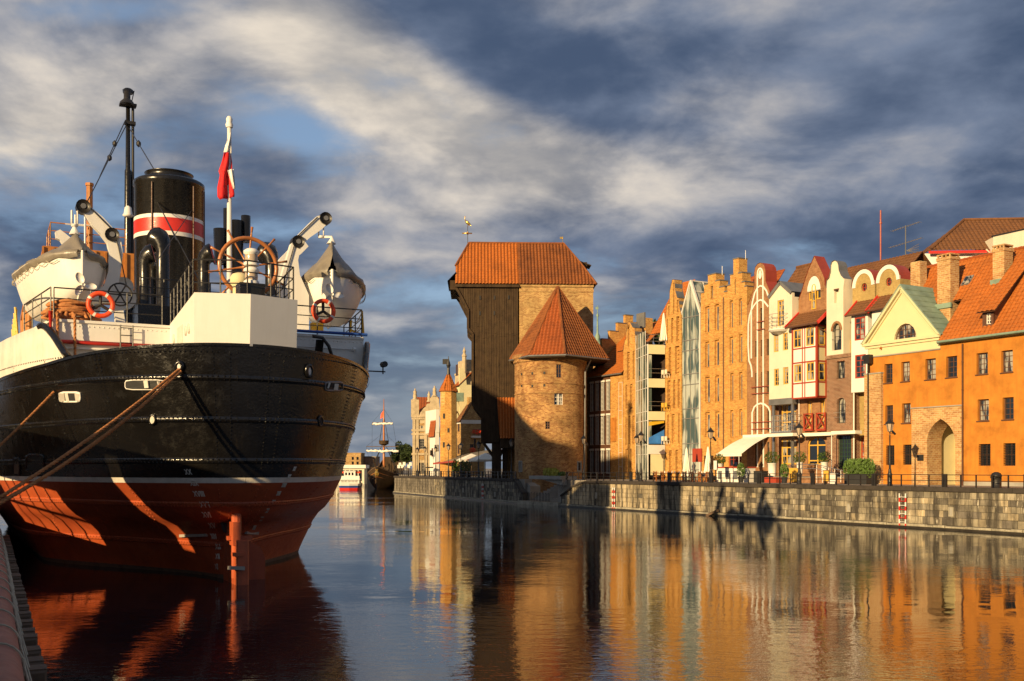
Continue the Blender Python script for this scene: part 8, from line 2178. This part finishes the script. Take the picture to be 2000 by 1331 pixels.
# ---------------------------------------------------------------- lifeboats (hang from the davits)
TP = .16
def lifeboat(label, stern_px, s, yaw, z_gun, z_keel, L, hw, zhook, hx, pk, wk):
    a = fsx.L(stern_px[0], stern_px[1], s); w = fsx.world(a[0], s, z_keel)
    lb = empty('lifeboat', w, label, 'lifeboat', rz=SA + yaw)
    H_ = z_gun - z_keel; hook = zhook - z_keel
    n = 26; m_ = 12
    mb = MB()
    def half(t): return hw * max(0.0, 1 - abs(2 * t - 1) ** 2.6) ** .62
    def gun(t): return H_ * (1 - .16 * math.sin(math.pi * t) + 0.0)
    def kl(t): return H_ * .42 * abs(2 * t - 1) ** 4.5
    for i in range(n + 1):
        t = i / n; hwd = half(t)
        for j in range(m_ + 1):
            u = -1 + 2 * j / m_; v = abs(u)
            x = hwd * math.copysign(v ** .55 if v > 0 else 0, u); z = kl(t) + (gun(t) - kl(t)) * v ** 1.9
            mb.v.append((x, L * t, z))
    for i in range(n):
        for j in range(m_): a_ = i * (m_ + 1) + j; mb.f.append((a_, a_ + 1, a_ + m_ + 2, a_ + m_ + 1))
    mb.build('hull', M['white_paint'], lb, True)
    mb = MB(); mb.tube([(0, -.04, kl(0) - .1), (0, -.06, H_ * 1.02)], .055, 6); mb.tube([(0, L * t, kl(t) - .03) for t in [i / 12 for i in range(13)]], .05, 6); mb.build('stern_post', M['white_paint'], lb)
    for sd in (-1, 1):
        mb = MB(); mb.tube([(sd * (half(t) + .02), L * t, gun(t) - .02) for t in [i / 24 for i in range(25)]], .05, 6); mb.build('rubbing_strake', M['white_old'], lb)
    mb = MB(); NC, MC = 40, 20                     # tent-shaped canvas cover, hung over the gunwale
    for i in range(NC + 1):
        t = i / NC; hwd = max(half(t), .10) + .06
        ridge = H_ * (pk * math.exp(-((t - TP) / wk) ** 2) + .22 * math.exp(-((t - .86) / .12) ** 2)) + .20 * math.sin(math.pi * t) ** .4
        for j in range(MC + 1):
            u = -1 + 2 * j / MC; v = abs(u)
            if v <= .8:
                w = v / .8; z = gun(t) + .04 + ridge * (1 - w ** .85) - .05 * math.sin(math.pi * w) + (.045 * math.sin(t * 47 + w * 9 + math.copysign(1, u)) + .04 * math.sin(t * 23 - w * 14) * math.sin(t * 71 + 2)) * w
                x = hwd * w
            else:
                w = (v - .8) / .2; z = gun(t) + .04 - (.24 + .04 * math.sin(t * 60)) * w; x = hwd + .05 * math.sin(math.pi * w) - .10 * w * (1 if hwd > .3 else 0)
            mb.v.append((math.copysign(x, u), -.08 + (L + .16) * t, z))
    for i in range(NC):
        for j in range(MC): a_ = i * (MC + 1) + j; mb.f.append((a_, a_ + 1, a_ + MC + 2, a_ + MC + 1))
    mb.build('canvas_cover', M['canvas_grey'], lb, True)
    zpk = H_ * (1 + pk) + .2; yb_ = L * TP
    mb = MB(); mb.tube([(0, yb_, zpk - .25), (0, yb_, zpk + .05), (hx, yb_, hook - .55)], [.20, .06, .05], 8); mb.box(hx - .11, hx + .11, yb_ - .06, yb_ + .06, hook - .6, hook - .5)
    for x in (hx - .1, hx + .1): mb.box(x - .025, x + .025, yb_ - .06, yb_ + .06, hook - .55, hook)
    mb.build('hoist_block', M['white_paint'], lb, True)
    pr_ = MB(); pc = Vector((0, -.16, H_ * .40)); pr_.tube([pc + Vector((0, -.1, 0)), pc + Vector((0, .4, 0))], .055, 8)
    for k in range(3):
        t = math.pi / 2 + .45 + 2 * math.pi * k / 3; d = Vector((math.cos(t), 0, math.sin(t))); e = Vector((-d.z, 0, d.x))
        cc = pc + d * .26; rg_ = [cc + d * .21 * math.cos(q_) + e * .13 * math.sin(q_) + Vector((0, .05 * math.sin(q_) - .04, 0)) for q_ in [2 * math.pi * i / 12 for i in range(12)]]
        pr_.add(rg_ + [p_ + Vector((0, .03, 0)) for p_ in rg_], [tuple(range(12)), tuple(range(12, 24))] + [(i, (i + 1) % 12, 12 + (i + 1) % 12, 12 + i) for i in range(12)])
    pr_.build('propeller', M['white_paint'], lb, True)
    for sd in (-1, 1):
      mb = MB()
      for i in range(14):
        t0, t1 = .06 + .88 * i / 14, .06 + .88 * (i + 1) / 14
        mb.tube([(sd * (half(t0 + (t1 - t0) * q_ / 4) + .045), L * (t0 + (t1 - t0) * q_ / 4), gun(t0) - .26 - .10 * math.sin(math.pi * q_ / 4)) for q_ in range(5)], .014, 4)
      mb.build('grab_line', M['rope_pale'], lb)
    return lb
gL = fsx.L(162, 492, 3.9)[1]; kL = fsx.L(158, 602, 3.9)[1]
lifeboat('white lifeboat under grey canvas hanging on the port side above the coiled rope', (160, 560), 3.9, R(9), gL, kL, 7.0, 1.5, fsx.Z('zl', 640, 150, DL)[1], 0.0, .42, .10)
gR = fsx.L(655, 529, 3.9)[1]; kR = fsx.L(655, 610, 3.9)[1]
lifeboat('white lifeboat under grey canvas hanging on the starboard side', (649, 570), 3.9, R(-15), gR, kR, 6.6, 1.48, fsx.Z('zb', 693, 585, DR)[1], -.42, .80, .17)
# ---------------------------------------------------------------- lifebuoys on the rails
def lifebuoy(X, Y, s, label, r=.41):
    a = fsx.L(X, Y, s); w = fsx.world(a[0], s, a[1])
    lb = empty('lifebuoy', w, label, 'lifebuoy', 'orange lifebuoys on the boat deck rails', rz=SA)
    n = 40; white = {4, 5, 14, 15, 24, 25, 34, 35}
    ringp = [Vector((r * math.cos(2 * math.pi * i / n), 0, r * math.sin(2 * math.pi * i / n))) for i in range(n)]
    mb = MB(); mb.tube(ringp, .085, 10, closed=True); mb.build('ring', M['buoy'], lb, True)
    for k in range(4):
        t = 2 * math.pi * (k + .5) / 4 + .25; mb = MB(); pts_ = [Vector((r * math.cos(t + d), 0, r * math.sin(t + d))) for d in (-.1, -.03, .04, .1)]; mb.tube(pts_, .089, 10, caps=False); mb.build('reflective_band', M['canvas_white'], lb, True)
    mb = MB()
    for k in range(3): t = math.pi / 2 + 2 * math.pi * k / 3; mb.tube([(0, .06, 0), (r * 1.05 * math.cos(t), .09, r * 1.05 * math.sin(t))], .06, 6)
    mb.build('holder', M['rubber'], lb)
lifebuoy(196.5, 595.5, SW - .08, 'orange lifebuoy with pale bands on the rail beside the coiled rope'); lifebuoy(632, 608, SW - .08, 'orange lifebuoy with pale bands on the rail under the starboard lifeboat')
# ---------------------------------------------------------------- flag, ropes
p = at('f', 448, 300, 1.04); w = fsx.world(p.x, 1.04, 0)
fl = empty('ensign_flag', fsx.world(p.x, 1.04, fsx.L(448, 300, 1.04)[1]), 'red and white flag hanging limp from the white stern staff', 'flag', rz=SA)
zc_ = lambda y: fsx.L(448, y, 1.04)[1] - fsx.L(448, 300, 1.04)[1]
U = F / fsx.world(p.x, 1.04, 0).y
def cloth(name, mat, left, right, thick=.012, y0=0.0):
    mb = MB(); n = len(left); m_ = 6
    for i in range(n):
        for j in range(m_ + 1):
            t = j / m_; x = left[i][0] + (right[i][0] - left[i][0]) * t; y = left[i][1] + (right[i][1] - left[i][1]) * t
            mb.v.append(((x - 448) / U, y0 - .10 + .09 * math.sin(j * 1.5 + i * .5), zc_(y)))
    for i in range(n - 1):
        for j in range(m_): a_ = i * (m_ + 1) + j; mb.f.append((a_, a_ + 1, a_ + m_ + 2, a_ + m_ + 1))
    o = mb.build(name, mat, fl, True); md = o.modifiers.new('thickness', 'SOLIDIFY'); md.thickness = thick; return o
cloth('red_field', M['flag_red'], [(437, 300), (433, 318), (427, 338), (430, 345), (425, 370), (425, 388), (429, 394)], [(450, 302), (452, 318), (452, 335), (448, 345), (453, 362), (456, 380), (456, 386)])
cloth('white_field', M['flag_white'], [(447, 262), (444, 272), (440, 286), (437, 300)], [(450, 262), (450, 275), (450, 290), (450, 302)])
cloth('white_fold', M['flag_white'], [(442, 337), (446, 350), (453, 372)], [(454, 333), (455, 348), (456, 372)], y0=-.14)
mb = MB()                                         # pale eagle emblem seen edge-on near the fold
mb.build('emblem', M['flag_white'], fl) if False else None
def twist_rope(name, pts_, r, label, mat='rope', cat='rope', group=None, strands=3, pitch=.45):
    """three-strand laid rope along a polyline"""
    P_ = [Vector(p_) for p_ in pts_]; o = empty(name, P_[0], label, cat, group); c0_ = P_[0].copy()
    Ls = [0]
    for a_, b_ in zip(P_, P_[1:]): Ls.append(Ls[-1] + (b_ - a_).length)
    tot = Ls[-1]; n = int(tot / .07)
    def ev_(d):
        for i in range(len(P_) - 1):
            if d <= Ls[i + 1]: return P_[i].lerp(P_[i + 1], (d - Ls[i]) / (Ls[i + 1] - Ls[i] + 1e-9))
        return P_[-1]
    for k in range(strands):
        q_ = []
        for i in range(n + 1):
            d = tot * i / n; c = ev_(d); t_ = (ev_(min(tot, d + .05)) - ev_(max(0, d - .05))).normalized(); u = t_.orthogonal().normalized() if abs(t_.z) > .95 else t_.cross(Vector((0, 0, 1))).normalized(); v = t_.cross(u)
            th = 2 * math.pi * (d / pitch + k / strands); q_.append(c + (u * math.cos(th) + v * math.sin(th)) * r * .52 - c0_)
        mb = MB(); mb.tube(q_, r * .56, 5); mb.build('strand', M[mat], o, True)
    return o
def sag(a, b, s, n=14): return [a.lerp(b, i / n) + Vector((0, 0, -s * 4 * (i / n) * (1 - i / n))) for i in range(n + 1)]
hp = hull_hit(350, 722, .12); hw_ = fsx.world(hp.x, hp.y, hp.z)
b0_ = BOLL[0] + Vector((0, 0, .3))
for i, (dx, s_) in enumerate(((0, .25), (.10, .42), (-.12, .55))):
    twist_rope('mooring_rope', sag(hw_ + Vector((dx * .5, 0, -.06 * i)), b0_ + Vector((dx, 0, .05 * i)), s_), .05, 'thick tan mooring rope running from the stern hawse pipe to the near quay', group='stern mooring ropes')
hp = hull_hit(105, 766, .12); twist_rope('mooring_rope', sag(fsx.world(hp.x, hp.y, hp.z), BOLL[1] + Vector((0, 0, .35)), .2), .045, 'single tan mooring rope running from the port quarter fairlead to the near quay')
# coil on the boat deck
a = at('zl', 560, 1180, SW + .55); w = fsx.world(a.x, SW + .55, ZD + .1)
co = empty('rope_coil', w, 'big heap of thick orange-brown rope lying on the boat deck', 'rope', rz=SA)
mb = MB()
for k in range(11):
    rx = .95 - .05 * (k % 4) - .02 * k; ph = rnd.uniform(0, 6); cz_ = .06 + .058 * k
    mb.tube([((rx + .07 * math.sin(3 * t + ph)) * math.cos(t) + rnd.uniform(-.015, .015), (.42 + .05 * math.sin(2 * t + ph)) * math.sin(t), cz_ + .05 * math.sin(2 * t + ph)) for t in [2 * math.pi * i / 40 for i in range(40)]], .062, 7, closed=True)
for k in range(16):
    t = rnd.uniform(0, 6.28); mb.tube([(.9 * math.cos(t) * u, .4 * math.sin(t) * u - .1, .15 + .62 * (1 - u * u) + rnd.uniform(-.03, .03)) for u in (1.05, .8, .5, .2, -.2)], .06, 7)
mb.build('turns', M['rope'], co, True)
for X, yb in ((112, 724), (146, 718)):
    p0_, p1_ = at('f', X, 632, SW - .14), at('f', X + 1, yb, SW - .35)
    twist_rope('hanging_rope', [fsx.world(p0_.x, SW + .15, ZD + .35), fsx.world(p0_.x, SW - .16, ZD + .25), fsx.world(p1_.x, SW - .3, 7.1)], .05, 'thick rope hanging down the white deckhouse wall from the coil', group='ropes hanging from the coil')
# every mesh a sane origin; nothing else here
scene.render.resolution_x, scene.render.resolution_y = 1024, 681
scene.render.engine = 'CYCLES'
